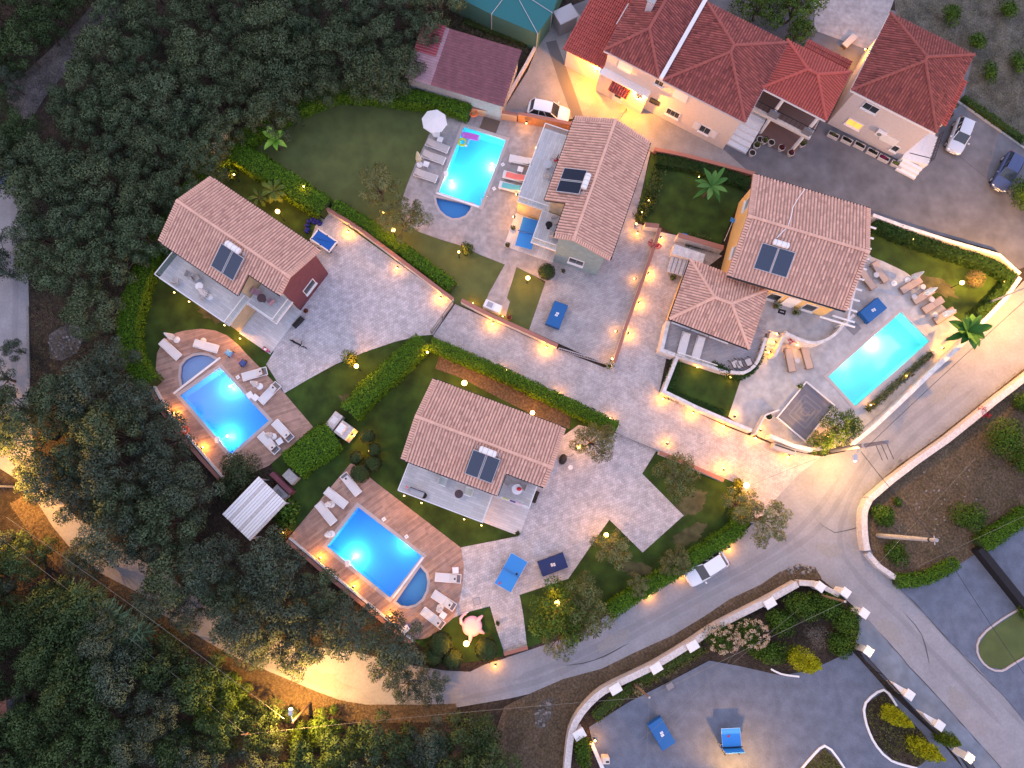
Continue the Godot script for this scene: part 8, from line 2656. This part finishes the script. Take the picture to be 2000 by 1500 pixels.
	obj("rail", MB.new().tube([Vector3(-0.1, 0, 0.3), Vector3(0.0, 0.9, 0.1), Vector3(0.6, 0.9, -0.9), Vector3(0.7, 0.0, -1.0)], 0.025), M.dark, hr)
	for q in [["dark chairs on the grey platform, left chair", Vector3(20.62, 1, -11.68)], ["dark chairs on the grey platform, middle chair", Vector3(20.97, 1, -11.64)], ["dark chairs on the grey platform, right chair", Vector3(21.77, 1, -11.86)]]:
		var o := thing("sling_chair", q[0].replace("dark chairs on", "dark-framed sling chair on"), "chair", q[1], -1.2)
		for z in [-0.28, 0.28]:
			obj("frame", MB.new().tube([Vector3(-0.5, 0.02, z), Vector3(-0.2, 0.45, z), Vector3(0.3, 0.5, z), Vector3(0.6, 1.0, z)], 0.03), M.dark, o)
		obj("sling", MB.new().box(Vector3(0.05, 0.46, 0), Vector3(0.55, 0.03, 0.52)), M.greyfabric, o)
	# a motor scooter's black shape by the junction wall
	var bn := thing("black_bin", "black rubbish bag against the cream wall at the junction", "rubbish bag", Vector3(31.29, 0, 3.19), 0.2)
	obj("bag", MB.new().ball(Vector3(0, 0.25, 0), Vector3(0.35, 0.28, 0.28), 10), M.black, bn)
	obj("knot", MB.new().lathe(Vector3(0.05, 0.48, 0), [[0.08, 0.0], [0.03, 0.08], [0.06, 0.14]], 8), M.black, bn)
	var hl := thing("plaster_hall", "small cream letter box standing in the lower yard's left corner", "post box", Vector3(9.13, 0, 19.52))
	obj("box", MB.new().cbox(Vector3(0, 0.5, 0), Vector3(0.55, 1.0, 0.45), 0.03), M.cream, hl)
	obj("slot", MB.new().box(Vector3(0.1, 1.005, 0.05), Vector3(0.25, 0.02, 0.14)), M.dark, hl)
	var sb := thing("signboard", "small grey slanted box by the pale kerb in the lower yard", "box", Vector3(14.42, 0, 14.23), 0.5)
	obj("box", MB.new().cbox(Vector3(0, 0.2, 0), Vector3(0.55, 0.4, 0.4), 0.02), M.midgrey, sb)
	obj("lid", MB.new().cbox(Vector3(0, 0.42, 0), Vector3(0.6, 0.05, 0.45), 0.02), M.grey, sb)


# ---------------------------------------------------------------- poles and wires

func wire(label: String, a: Vector3, b: Vector3, sag: float, m: Material, r := 0.022) -> void:
	var o := thing("overhead_wire", label, "wire", a)
	var pts := []
	for k in 13:
		var f := k / 12.0
		pts.append((b - a) * f - Vector3(0, sag * 4.0 * f * (1.0 - f), 0))
	obj("cable", MB.new().tube(pts, r, r, 5), m, o)


func build_poles() -> void:
	var t1 := Vector3(29.03, 8.6, -4.5)
	var p := thing("utility_pole", "tall grey utility pole with a street lamp at the driveway mouth", "utility pole", Vector3(t1.x, 0, t1.z))
	obj("shaft", MB.new().tube([Vector3.ZERO, Vector3(0, 8.6, 0)], 0.19, 0.13, 12), M.pole, p)
	for k in 3:
		obj("bracket", MB.new().bar(Vector3(0.0, 8.45 - 0.75 * k, 0), Vector3(0.45, 8.45 - 0.75 * k, 1.25), 0.035, 0.035), M.dark, p)
	obj("band", MB.new().lathe(Vector3(0, 5.3, 0), [[0.2, 0.0], [0.2, 0.25]], 12), M.galv, p)
	var tip := Vector3(28.58, 4.6, -3.6)
	obj("lamp_arm", MB.new().bar(Vector3(0, 4.75, 0), tip - p.position + Vector3(0, 0.1, 0), 0.05, 0.05), M.galv, p)
	var lh := MB.new()
	lh.cbox(Vector3.ZERO, Vector3(0.34, 0.12, 0.5), 0.04)
	var l := obj("lamp_head", lh, M.galv, p)
	l.position = tip - p.position + Vector3(0, 0.1, 0)
	var b := obj("bulb", MB.new().ball(Vector3.ZERO, Vector3(0.16, 0.08, 0.16)), M.coolbulb, l)
	b.position = Vector3(0.0, -0.06, 0.18)
	light(b, Vector3(0, -0.02, 0), 17.0, Color(1.0, 0.74, 0.37), 0.1)
	var t2 := Vector3(32.4, 8, 2.56)
	var q := thing("utility_pole", "pale utility pole leaning out over the dry triangular garden", "utility pole", Vector3(t2.x, 0, t2.z))
	obj("shaft", MB.new().tube([Vector3.ZERO, Vector3(0, 8.0, 0)], 0.2, 0.14, 12), M.concrete, q)
	obj("band", MB.new().lathe(Vector3(0, 7.1, 0), [[0.17, 0.0], [0.17, 0.2]], 12), M.dark, q)
	obj("bracket", MB.new().bar(Vector3(0, 7.7, -0.3), Vector3(0, 7.7, 0.35), 0.05, 0.05), M.galv, q)
	var t3 := Vector3(26.96, 4.6, 7.26)
	var r := thing("utility_pole", "thin weathered pole at the lower corner's shrubs", "utility pole", Vector3(t3.x, 0, t3.z))
	obj("shaft", MB.new().tube([Vector3.ZERO, Vector3(0, 4.6, 0)], 0.1, 0.08, 8), M.wood, r)
	obj("insulator", MB.new().lathe(Vector3(0, 4.6, 0), [[0.08, 0.0], [0.1, 0.06], [0.03, 0.14]], 8), M.galv, r)
	var t4 := Vector3(-13.91, 5.2, 15.32)
	var s := thing("street_lamp_pole", "wooden pole with a street lamp below the lower road", "street lamp", Vector3(t4.x, 0, t4.z))
	obj("shaft", MB.new().tube([Vector3.ZERO, Vector3(0, 5.2, 0)], 0.11, 0.09, 8), M.wood, s)
	var tip4 := Vector3(-14.03, 5.3, 14.71)
	obj("lamp_arm", MB.new().bar(Vector3(0, 5.15, 0), tip4 - s.position, 0.05, 0.05), M.galv, s)
	l = obj("lamp_head", MB.new().cbox(Vector3.ZERO, Vector3(0.3, 0.1, 0.4), 0.04), M.galv, s)
	l.position = tip4 - s.position + Vector3(0, 0.08, -0.1)
	b = obj("bulb", MB.new().ball(Vector3.ZERO, Vector3(0.15, 0.07, 0.15)), M.coolbulb, l)
	b.position = Vector3(0, -0.05, -0.17)
	light(b, Vector3(0, -0.02, 0), 40.0, Color(1.0, 0.73, 0.35), 0.1)
	var t5 := Vector3(-17.4, 4.4, 16.34)
	var u := thing("utility_pole", "thin pole where two wires meet in the trees below the road", "utility pole", Vector3(t5.x, 0, t5.z))
	obj("shaft", MB.new().tube([Vector3.ZERO, Vector3(0, 4.4, 0)], 0.1, 0.07, 8), M.wood, u)
	obj("cross_bar", MB.new().bar(Vector3(-0.35, 4.35, 0), Vector3(0.35, 4.35, 0), 0.06, 0.06), M.wood, u)
	var t6 := Vector3(12.06, 3.6, 14.24)
	var v := thing("utility_pole", "short leaning timber post by the pale-flowered shrub of the lower yard", "utility pole", Vector3(t6.x, 0, t6.z))
	obj("shaft", MB.new().tube([Vector3(-0.5, 0, -0.2), Vector3(0, 3.6, 0)], 0.09, 0.07, 8), M.wood, v)
	obj("insulator", MB.new().lathe(Vector3(0, 3.6, 0), [[0.07, 0.0], [0.09, 0.05], [0.03, 0.1]], 8), M.galv, v)
	wire("dark wire from the lamp pole up along the road to the right edge", Vector3(28.27, 6.9, -4.14), Vector3(44.98, 6.5, -18.11), 0.3, M.wire, 0.019)
	wire("dark wire from the lamp pole across the junction to the leaning pole", Vector3(28.3, 6.2, -3.96), Vector3(32.51, 7.6, 2.47), 0.25, M.wire, 0.022)
	wire("dark wire from the leaning pole to the lower right edge", Vector3(32.78, 7.6, 2.83), Vector3(40.72, 6.5, 15.06), 0.3, M.wire, 0.019)
	wire("thin wire from the lit gatepost to the lamp pole", Vector3(21.35, 2, -1.6), Vector3(26.14, 6, -3.89), 0.2, M.wire, 0.010)
	wire("pale wire from the thin corner pole up across the dry garden", Vector3(27.09, 4.5, 7.16), Vector3(38.64, 4, -3.61), 0.1, M.palewire, 0.009)
	wire("pale wire from the right edge to the dry garden's lower part", Vector3(34.55, 1.5, 5.02), Vector3(44.58, 3, 0.2), 0.1, M.palewire, 0.009)
	wire("pale wire from the thin corner pole to the short timber post", Vector3(26.92, 4.5, 7.31), Vector3(12.13, 3.6, 14.2), 0.15, M.palewire, 0.011)
	wire("long pale wire from the short timber post to the woodland pole", Vector3(11.98, 3.6, 14.24), Vector3(-17.36, 4.3, 16.34), 0.5, M.palewire, 0.011)
	wire("pale wire over the lower yard crossing the covered billiard table, upper", Vector3(23.89, 3.4, 7.97), Vector3(8.73, 2.5, 19.67), 0.1, M.palewire, 0.007)
	wire("pale wire over the lower yard crossing the covered billiard table, lower", Vector3(21.04, 3.4, 8.91), Vector3(10.85, 2.5, 19.87), 0.1, M.palewire, 0.007)
	wire("faint vertical wire down from the short timber post", Vector3(12.08, 3.5, 14.3), Vector3(11.89, 2.5, 19.88), 0.05, M.palewire, 0.006)
	wire("pale wire through the trees from the woodland pole to the left edge", Vector3(-17.51, 4.3, 16.3), Vector3(-37.38, 4, 1.89), 0.4, M.palewire, 0.011)
	wire("second pale wire along the lower road's trees to the left edge", Vector3(-14.56, 5, 15.13), Vector3(-35.96, 4.5, 0.94), 0.4, M.palewire, 0.011)
	wire("thin wire from the right house's landing to the upper road", Vector3(37.77, 4.5, -30.94), Vector3(45.56, 5, -23.48), 0.15, M.wire, 0.009)


# ---------------------------------------------------------------- cars

func car(label: String, at: Vector3, turn: float, paint: Material, l := 3.7, w := 1.62, h := 1.48, van := false) -> Node3D:
	var o := thing("parked_car", label, "car", at, turn, "parked cars")
	# body: rings along x, front at +x
	var mb := MB.new()
	var rings := []
	var hw := w * 0.5
	for q in [[-0.5, 0.36, 0.62, 0.8], [-0.485, 0.24, 0.86, 0.92], [-0.4, 0.2, 0.9, 1.0], [-0.15, 0.2, 0.9, 1.0], [0.15, 0.2, 0.9, 1.0], [0.27, 0.2, 0.88, 1.0], [0.4, 0.22, 0.78, 0.96], [0.475, 0.26, 0.68, 0.88], [0.5, 0.36, 0.56, 0.72]]:
		var x: float = q[0] * l
		var z: float = hw * q[3]
		rings.append(PackedVector3Array([Vector3(x, q[1], -z * 0.9), Vector3(x, q[1], z * 0.9), Vector3(x, lerpf(q[1], q[2], 0.45), z), Vector3(x, lerpf(q[1], q[2], 0.85), z * 0.97), Vector3(x, q[2], z * 0.84), Vector3(x, q[2] + 0.025, 0), Vector3(x, q[2], -z * 0.84), Vector3(x, lerpf(q[1], q[2], 0.85), -z * 0.97), Vector3(x, lerpf(q[1], q[2], 0.45), -z)]))
	for r in rings:
		r.reverse()
	mb.loft(rings)
	obj("body", mb, paint, o)
	# glasshouse
	var y0 := 0.88
	var xr := -0.45 * l
	var x1 := 0.24 * l
	var ar := -0.36 * l if not van else -0.42 * l
	var af := 0.07 * l
	var tz := hw * 0.72
	var bz := hw * 0.84
	mb = MB.new()
	mb.loft([PackedVector3Array([Vector3(ar, h - 0.05, -tz), Vector3(ar, h - 0.05, tz), Vector3(ar, h, tz * 0.85), Vector3(ar, h + 0.02, 0), Vector3(ar, h, -tz * 0.85)]), PackedVector3Array([Vector3((ar + af) * 0.5, h - 0.03, -tz * 1.03), Vector3((ar + af) * 0.5, h - 0.03, tz * 1.03), Vector3((ar + af) * 0.5, h + 0.03, tz * 0.85), Vector3((ar + af) * 0.5, h + 0.05, 0), Vector3((ar + af) * 0.5, h + 0.03, -tz * 0.85)]), PackedVector3Array([Vector3(af, h - 0.06, -tz), Vector3(af, h - 0.06, tz), Vector3(af, h - 0.01, tz * 0.85), Vector3(af, h + 0.01, 0), Vector3(af, h - 0.01, -tz * 0.85)])])
	obj("car_roof", mb, paint, o)
	mb = MB.new()
	mb.quad(Vector3(x1, y0, bz * 0.95), Vector3(x1, y0, -bz * 0.95), Vector3(af, h - 0.03, -tz), Vector3(af, h - 0.03, tz))
	obj("windscreen", mb, M.window, o)
	mb = MB.new()
	mb.quad(Vector3(xr, y0, -bz * 0.95), Vector3(xr, y0, bz * 0.95), Vector3(ar, h - 0.03, tz), Vector3(ar, h - 0.03, -tz))
	obj("rear_window", mb, M.window, o)
	for s in [-1.0, 1.0]:
		mb = MB.new()
		var a := [Vector3(xr, y0, s * bz * 0.95), Vector3(x1, y0, s * bz * 0.95), Vector3(af, h - 0.04, s * tz), Vector3(ar, h - 0.04, s * tz)]
		if s > 0:
			mb.quad(a[0], a[1], a[2], a[3])
		else:
			mb.quad(a[3], a[2], a[1], a[0])
		var sw := obj("window", mb, M.window, o)
		mb = MB.new()
		for f in [0.34, 0.62]:
			mb.bar(a[0].lerp(a[1], f) + Vector3(0, 0, s * 0.01), a[3].lerp(a[2], f) + Vector3(0, 0, s * 0.01), 0.06, 0.03)
		mb.bar(a[1], a[2], 0.06, 0.06)
		mb.bar(a[0], a[3], 0.07, 0.07)
		obj("pillar", mb, paint, sw)
		obj("mirror", MB.new().cbox(Vector3(x1 - 0.18, 0.98, s * (hw + 0.08)), Vector3(0.12, 0.12, 0.18), 0.03), paint, o)
		obj("headlight", MB.new().ball(Vector3(l * 0.465, 0.62, s * hw * 0.66), Vector3(0.1, 0.08, 0.16), 8), M.headlight, o)
		obj("tail_light", MB.new().ball(Vector3(-l * 0.488, 0.78, s * hw * 0.76), Vector3(0.06, 0.12, 0.1), 8), M.taillight, o)
		for x in [-0.31, 0.31]:
			var wm := MB.new()
			wm.loft([wm.ring(Vector3(0, 0, 0.1), Vector3.RIGHT, Vector3.UP, 0.29, 0.29, 16), wm.ring(Vector3(0, 0, -0.1), Vector3.RIGHT, Vector3.UP, 0.29, 0.29, 16)])
			var wh := obj("wheel", wm, M.tyre, o)
			wh.position = Vector3(x * l, 0.29, s * (hw - 0.1))
			wm = MB.new()
			wm.loft([wm.ring(Vector3(0, 0, s * 0.1), Vector3.RIGHT, Vector3.UP, 0.19, 0.19, 12), wm.ring(Vector3(0, 0, s * 0.115), Vector3.RIGHT, Vector3.UP, 0.16, 0.16, 12)])
			obj("rim", wm, M.galv, wh)
	obj("number_plate", MB.new().box(Vector3(l * 0.5 + 0.005, 0.42, 0), Vector3(0.02, 0.11, 0.45)), M.plastic, o)
	return o


func build_cars() -> void:
	car("small white car with its bonnet under the hedge on the road", Vector3(17.67, 0, 5.1), deg_to_rad(-149.5), M.carwhite, 3.7, 1.6, 1.5)
	car("silver-white car parked beside the pyramid-roofed house", Vector3(42.72, 0, -33.13), deg_to_rad(-115.0), M.carsilver, 3.5, 1.55, 1.5)
	car("dark blue car parked at the right edge of the upper yard", Vector3(46.76, 0, -29.68), deg_to_rad(-122.0), M.carblue, 3.9, 1.65, 1.45)
	car("white car showing only its roof behind the orange wall", Vector3(5.16, 0, -34.79), deg_to_rad(-12.0), M.carwhite, 3.8, 1.6, 1.5)
	car("dark car half under the trees at the left edge of the upper road", Vector3(-42.39, 0, -28.88), deg_to_rad(-80.0), M.carblue, 3.6, 1.6, 1.45)


# ---------------------------------------------------------------- lamps

func build_lamps() -> void:
	var a := Vector2(0.0, 1.0)
	# on walls: label, point on the wall face, outward direction, energy
	for q in [
		["wall lamp on the forecourt wall's upper stretch, brightest there", Vector3(-12.27, 0.55, -23.45), Vector2(-0.6, 0.8), 0.5],
		["wall lamp in the middle of the left forecourt's white wall", Vector3(-7.95, 0.5, -20.23), Vector2(-0.6, 0.8), 0.22],
		["wall lamp at the gate end of the left forecourt's white wall", Vector3(-4.17, 0.5, -17.57), Vector2(-0.6, 0.8), 0.42],
		["wall lamp on the driveway's upper wall, nearer the left gate", Vector3(0.31, 0.55, -15.38), Vector2(-0.45, 0.9), 0.55],
		["wall lamp on the driveway's upper wall, nearer the paved yard's gate", Vector3(4.89, 0.55, -13.31), Vector2(-0.45, 0.9), 0.6],
		["wall lamp on the lane side of the thin wall, uppermost of three", Vector3(13.7, 0.5, -19.86), Vector2(0.95, 0.35), 0.5],
		["wall lamp on the lane side of the thin wall, middle of three", Vector3(12.77, 0.5, -17.22), Vector2(0.95, 0.35), 0.5],
		["wall lamp on the lane side of the thin wall, lowest of three", Vector3(11.81, 0.5, -14.49), Vector2(0.95, 0.35), 0.5],
		["wall lamp on the yard side of the thin wall, upper one", Vector3(12.69, 0.5, -19.29), Vector2(-0.95, -0.35), 0.16],
		["wall lamp on the yard side of the thin wall, lower one", Vector3(10.93, 0.5, -14.58), Vector2(-0.95, -0.35), 0.18],
		["wall lamp at the red flower pot on top of the lane", Vector3(14.89, 0.5, -23.15), Vector2(0.95, 0.35), 0.3],
		["wall lamp on the yellow house's driveway wall, first from the left", Vector3(14.75, 0.5, -8.96), Vector2(-0.45, 0.9), 0.5],
		["wall lamp on the yellow house's driveway wall, second from the left", Vector3(17.23, 0.5, -7.75), Vector2(-0.45, 0.9), 0.5],
		["wall lamp on the yellow house's driveway wall, third from the left", Vector3(19.83, 0.5, -6.63), Vector2(-0.45, 0.9), 0.55],
		["wall lamp beside the entrance ramp at the driveway mouth", Vector3(22.48, 0.5, -5.65), Vector2(-0.4, 0.9), 0.55],
		["wall lamp under the recessed board at the driveway mouth", Vector3(25.13, 0.4, -4.11), Vector2(-0.3, 0.95), 0.4],
		["wall lamp inside the driveway wall at the small lawn's tip", Vector3(20.67, 0.45, -7.29), Vector2(0.45, -0.9), 0.3],
		["wall lamp inside the driveway wall by the ramp's pot", Vector3(22.79, 0.45, -6.09), Vector2(0.45, -0.9), 0.35],
		["lamp on the long hedge's driveway side, first from the gate", Vector3(1.33, 0.4, -11.06), Vector2(0.4, -0.9), 0.16],
		["lamp on the long hedge's driveway side, second from the gate", Vector3(5.78, 0.4, -9.07), Vector2(0.4, -0.9), 0.2],
		["lamp on the long hedge's driveway side, third from the gate", Vector3(10.07, 0.4, -6.96), Vector2(0.4, -0.9), 0.26],
		["lamp on the red-coped wall opposite the villa wall, left one", Vector3(14.85, 0.4, -4.95), Vector2(0.4, -0.9), 0.3],
		["lamp on the red-coped wall near the bright gatepost", Vector3(19.5, 0.4, -2.78), Vector2(0.4, -0.9), 0.45],
		["terrace lamp below the maroon villa's glass rail, first from the left", Vector3(-25.93, 2.1, -17.37), Vector2(-0.56, 0.83), 0.5],
		["terrace lamp below the maroon villa's glass rail, second from the left", Vector3(-24.67, 2.1, -16.6), Vector2(-0.56, 0.83), 0.5],
		["terrace lamp at the right end of the maroon villa's glass rail", Vector3(-21.66, 2.1, -14.63), Vector2(-0.56, 0.83), 0.5],
		["patio lamp at the lower corner of the maroon villa's patio", Vector3(-20.92, 0.6, -13.91), Vector2(-0.56, 0.83), 0.5],
		["terrace lamp below the lower villa's glass rail, first from the left", Vector3(-6.68, 2.1, -0.84), Vector2(-0.35, 0.94), 0.5],
		["terrace lamp below the lower villa's glass rail, second from the left", Vector3(-5.29, 2.1, -0.28), Vector2(-0.35, 0.94), 0.35],
		["terrace lamp below the lower villa's glass rail, third from the left", Vector3(-1.9, 2.1, 1), Vector2(-0.35, 0.94), 0.5],
		["terrace lamp below the lower villa's glass rail, at its right end", Vector3(-0.52, 2.1, 1.48), Vector2(-0.35, 0.94), 0.4],
		["wall lamp at the corner of the pool villa's terrace", Vector3(2.12, 1.6, -24.32), Vector2(-0.94, -0.34), 0.7],
		["small wall lamp under the pool villa's terrace by the towels", Vector3(2.41, 1, -26.65), Vector2(-0.94, -0.34), 0.25],
		["small wall lamp under the pool villa's terrace by the bare lounger", Vector3(4.14, 1, -31.05), Vector2(-0.94, -0.34), 0.2],
		["lit lamp on the deep orange wall", Vector3(3.19, 1, -33.58), Vector2(-0.3, 0.95), 0.3],
		["wall lamp on the left deck's outer wall, upper left", Vector3(-27.69, 0.3, -10.08), Vector2(0.85, -0.5), 0.25],
		["wall lamp on the left deck's outer wall, middle", Vector3(-26.14, 0.3, -7.39), Vector2(0.85, -0.5), 0.4],
		["wall lamp on the left deck's outer wall, lower", Vector3(-23.6, 0.3, -4.52), Vector2(0.8, -0.6), 0.42],
		["wall lamp on the lower deck's outer wall, uppermost of three", Vector3(-13.61, 0.3, 4.35), Vector2(0.6, -0.8), 0.45],
		["wall lamp on the lower deck's outer wall, middle of three", Vector3(-10.83, 0.3, 6.59), Vector2(0.6, -0.8), 0.45],
		["wall lamp on the lower deck's outer wall, lowest of three", Vector3(-7.91, 0.3, 8.89), Vector2(0.6, -0.8), 0.4],
		["wall lamp by the low shrub at the lower deck's left corner", Vector3(-16.48, 0.4, 2.08), Vector2(-0.5, 0.85), 0.3],
		["road lamp under the hedge, left of the lamp-lit trees", Vector3(0.59, 0.35, 12.43), Vector2(-0.1, 1.0), 0.35],
		["road lamp under the hedge right of the lamp-lit trees", Vector3(12.88, 0.35, 7.15), Vector2(0.5, 0.86), 0.42],
		["road lamp under the hedge behind the white car", Vector3(15.66, 0.35, 5.55), Vector2(0.5, 0.86), 0.4],
		["road lamp under the hedge in front of the white car", Vector3(19.64, 0.35, 3.44), Vector2(0.5, 0.86), 0.4],
		["lamp on the front lawn under the grey platform", Vector3(17.79, 0.5, -11.72), Vector2(-0.3, 0.95), 0.35],
		["lamp on the front lawn under the platform's vine", Vector3(20.57, 0.5, -10.84), Vector2(-0.3, 0.95), 0.35],
		["step lamp on the white steps, top one", Vector3(24.66, 1.1, -14.36), Vector2(-0.9, 0.2), 0.3],
		["step lamp on the white steps, middle one", Vector3(24.43, 0.9, -13.69), Vector2(-0.9, 0.2), 0.3],
		["step lamp on the white steps, lowest one", Vector3(24.14, 0.6, -12.9), Vector2(-0.9, 0.2), 0.35],
		["bright lamp on the white parapet above the beige loungers", Vector3(26.33, 0.8, -13.63), Vector2(0.1, 1.0), 0.8],
		["lamp among the pool's road-side shrubs, upper one", Vector3(35.95, 0.4, -10.77), Vector2(-0.6, -0.7), 0.4],
		["lamp among the pool's road-side shrubs, lower one", Vector3(32.6, 0.4, -8.22), Vector2(-0.6, -0.7), 0.4],
		["small lamp at the foot of the dark banana plant", Vector3(39.3, 0.4, -13.27), Vector2(-0.6, -0.7), 0.3],
		["bright lamp on the entrance block's corner beside the low red wing", Vector3(9.42, 2.3, -37.7), Vector2(-0.95, -0.3), 9.0],
		["bright lamp over the entrance block beside the red door canopy", Vector3(12.9, 2.45, -35.22), Vector2(-0.48, 0.87), 8.0],
		["lamp under the wing roof on the pyramid house's passage", Vector3(33.89, 2.2, -40.44), Vector2(-0.88, -0.48), 2.2],
		["lamp on the barbecue kitchen's side at the hedge gap", Vector3(-11.23, 1, -5.67), Vector2(0.8, 0.6), 0.5],
		["lamp on the little lawn's wall below the path", Vector3(-1.54, 0.4, -16.85), Vector2(0.4, -0.9), 0.2],
		["lamp at the sink counter on the driveway wall", Vector3(1.01, 0.4, -15.69), Vector2(0.4, -0.9), 0.2],
		["lamp at the little terracotta wall above the paved yard", Vector3(12.96, 0.5, -23.64), Vector2(-0.3, 0.95), 0.22]]:
		wall_lamp(q[0], q[1], q[2].normalized(), q[3])
	for q in [
		["bright globe lamp behind the maroon villa", Vector3(-18.01, 2, -24.44), 2.0, 1.5, 0.19],
		["globe lamp by the yellow-lit shrub in the corner behind the maroon villa", Vector3(-22.13, 1.3, -28.04), 1.3, 0.6, 0.08],
		["small lamp standing in the broad hedge", Vector3(-16, 0, -26.84), 1.75, 0.25, 0.07],
		["bright globe lamp on the left lawn beside the lit yellow tree", Vector3(-10.93, 1.9, -11.18), 1.9, 1.6, 0.19],
		["globe lamp at the top corner where driveway hedge and thick hedge meet", Vector3(-5.17, 1.5, -12.46), 1.5, 0.9, 0.1],
		["very bright globe lamp above the lower villa's roof edge", Vector3(-2.07, 1.9, -9.82), 1.9, 2.0, 0.23],
		["globe lamp by the lower villa's upper right roof edge", Vector3(3.53, 1.7, -7.41), 1.7, 1.2, 0.19],
		["globe lamp under the olive tree right of the lower villa", Vector3(7.25, 1.9, -4.64), 1.9, 1.3, 0.19],
		["globe lamp in the notch of the lower forecourt", Vector3(9.31, 2.2, 2.4), 2.2, 1.5, 0.19],
		["bright globe lamp among the lamp-lit roadside trees", Vector3(5.26, 3.6, 7.41), 3.6, 3.0, 0.23],
		["globe lamp beside the pink float", Vector3(-1.69, 1.9, 10.63), 1.9, 2.0, 0.23],
		["bright globe lamp under the round lawn's lower olive", Vector3(-8.23, 2, -22.92), 2.0, 1.5, 0.19],
		["small white lamp in the round lawn's lower olive", Vector3(-9.02, 0, -24.23), 2.6, 0.3, 0.09],
		["globe lamp beside the patio shrub", Vector3(-2.69, 1.4, -21.25), 1.4, 0.7, 0.1],
		["globe lamp on the small lawn beside the clipped ball", Vector3(3.21, 1.4, -19), 1.4, 1.1, 0.19],
		["small white lamp among the clipped balls", Vector3(-9.84, 0, -4.32), 0.7, 0.4, 0.08],
		["very bright lamp on the gatepost at the driveway mouth", Vector3(20.63, 2.6, -1.5), 2.6, 4.0, 0.23],
		["globe lamp on the lawn beside the sandy bush", Vector3(40.85, 1.5, -18.93), 1.5, 1.1, 0.19],
		["small lamp in the yellow house's upper hedge", Vector3(37.28, 0, -23.08), 0.9, 0.4, 0.08],
		["small lamp in the road corner of the yellow house's lawn", Vector3(45.28, 0, -19.36), 0.7, 0.25, 0.08],
		["lamp at the foot of the cloud-pruned tree, upper one", Vector3(28.56, 0, -5.58), 0.5, 0.55, 0.09],
		["lamp at the foot of the cloud-pruned tree, lower one", Vector3(28.33, 0, -4.8), 0.5, 0.6, 0.09],
		["lamp on the gate pillar at the black gate's upper end", Vector3(30.06, 0, 11.4), 1.95, 0.5, 0.1],
		["lamp on the gate pillar beside the lower cypress", Vector3(37.33, 0, 19.35), 1.95, 0.7, 0.1],
		["lamp by the vine in the lower yard's left corner", Vector3(8.35, 0, 18.16), 0.6, 0.5, 0.08],
		["small lamp by the potted plant at the lane's lower end", Vector3(10.38, 0, -12.17), 0.7, 0.35, 0.08],
		["lit shrub lamp left of the terracotta wall above the paved yard", Vector3(12.8, 0, -24.32), 0.6, 0.35, 0.08],
		["small lamp in the banana garden's left border, upper one", Vector3(14.02, 0, -26.59), 0.4, 0.16, 0.05],
		["small lamp in the banana garden's left border, lower one", Vector3(13.39, 0, -25.47), 0.4, 0.16, 0.05],
		["orange lamp glimmering behind the tall banana plant", Vector3(18.59, 0, -28.85), 0.5, 0.12, 0.05]]:
		post_lamp(q[0], q[1], q[2], q[3], q[4])
	# lamps just outside the frame: the road's own lights
	for q in [["street lamp at the left end of the lower road, just outside the frame", Vector3(-38.03, 5, -1.39), 30.0], ["street lamp in the lower yard, just below the frame", Vector3(18.96, 3, 20.85), 9.0], ["street lamp where the upper road leaves the frame on the right", Vector3(43.61, 6, -17.41), 42.0]]:
		var p := thing("street_lamp", q[0], "street lamp", Vector3(q[1].x, 0, q[1].z))
		obj("shaft", MB.new().tube([Vector3.ZERO, Vector3(0, q[1].y, 0)], 0.1, 0.07, 8), M.galv, p)
		var l := obj("lamp_head", MB.new().cbox(Vector3(0, q[1].y + 0.1, 0), Vector3(0.3, 0.1, 0.4), 0.04), M.galv, p)
		var b := obj("bulb", MB.new().ball(Vector3.ZERO, Vector3(0.14, 0.07, 0.14)), M.coolbulb, l)
		b.position = Vector3(0.25, q[1].y, 0)
		light(b, Vector3.ZERO, q[2], Color(1.0, 0.7, 0.3), 0.1)
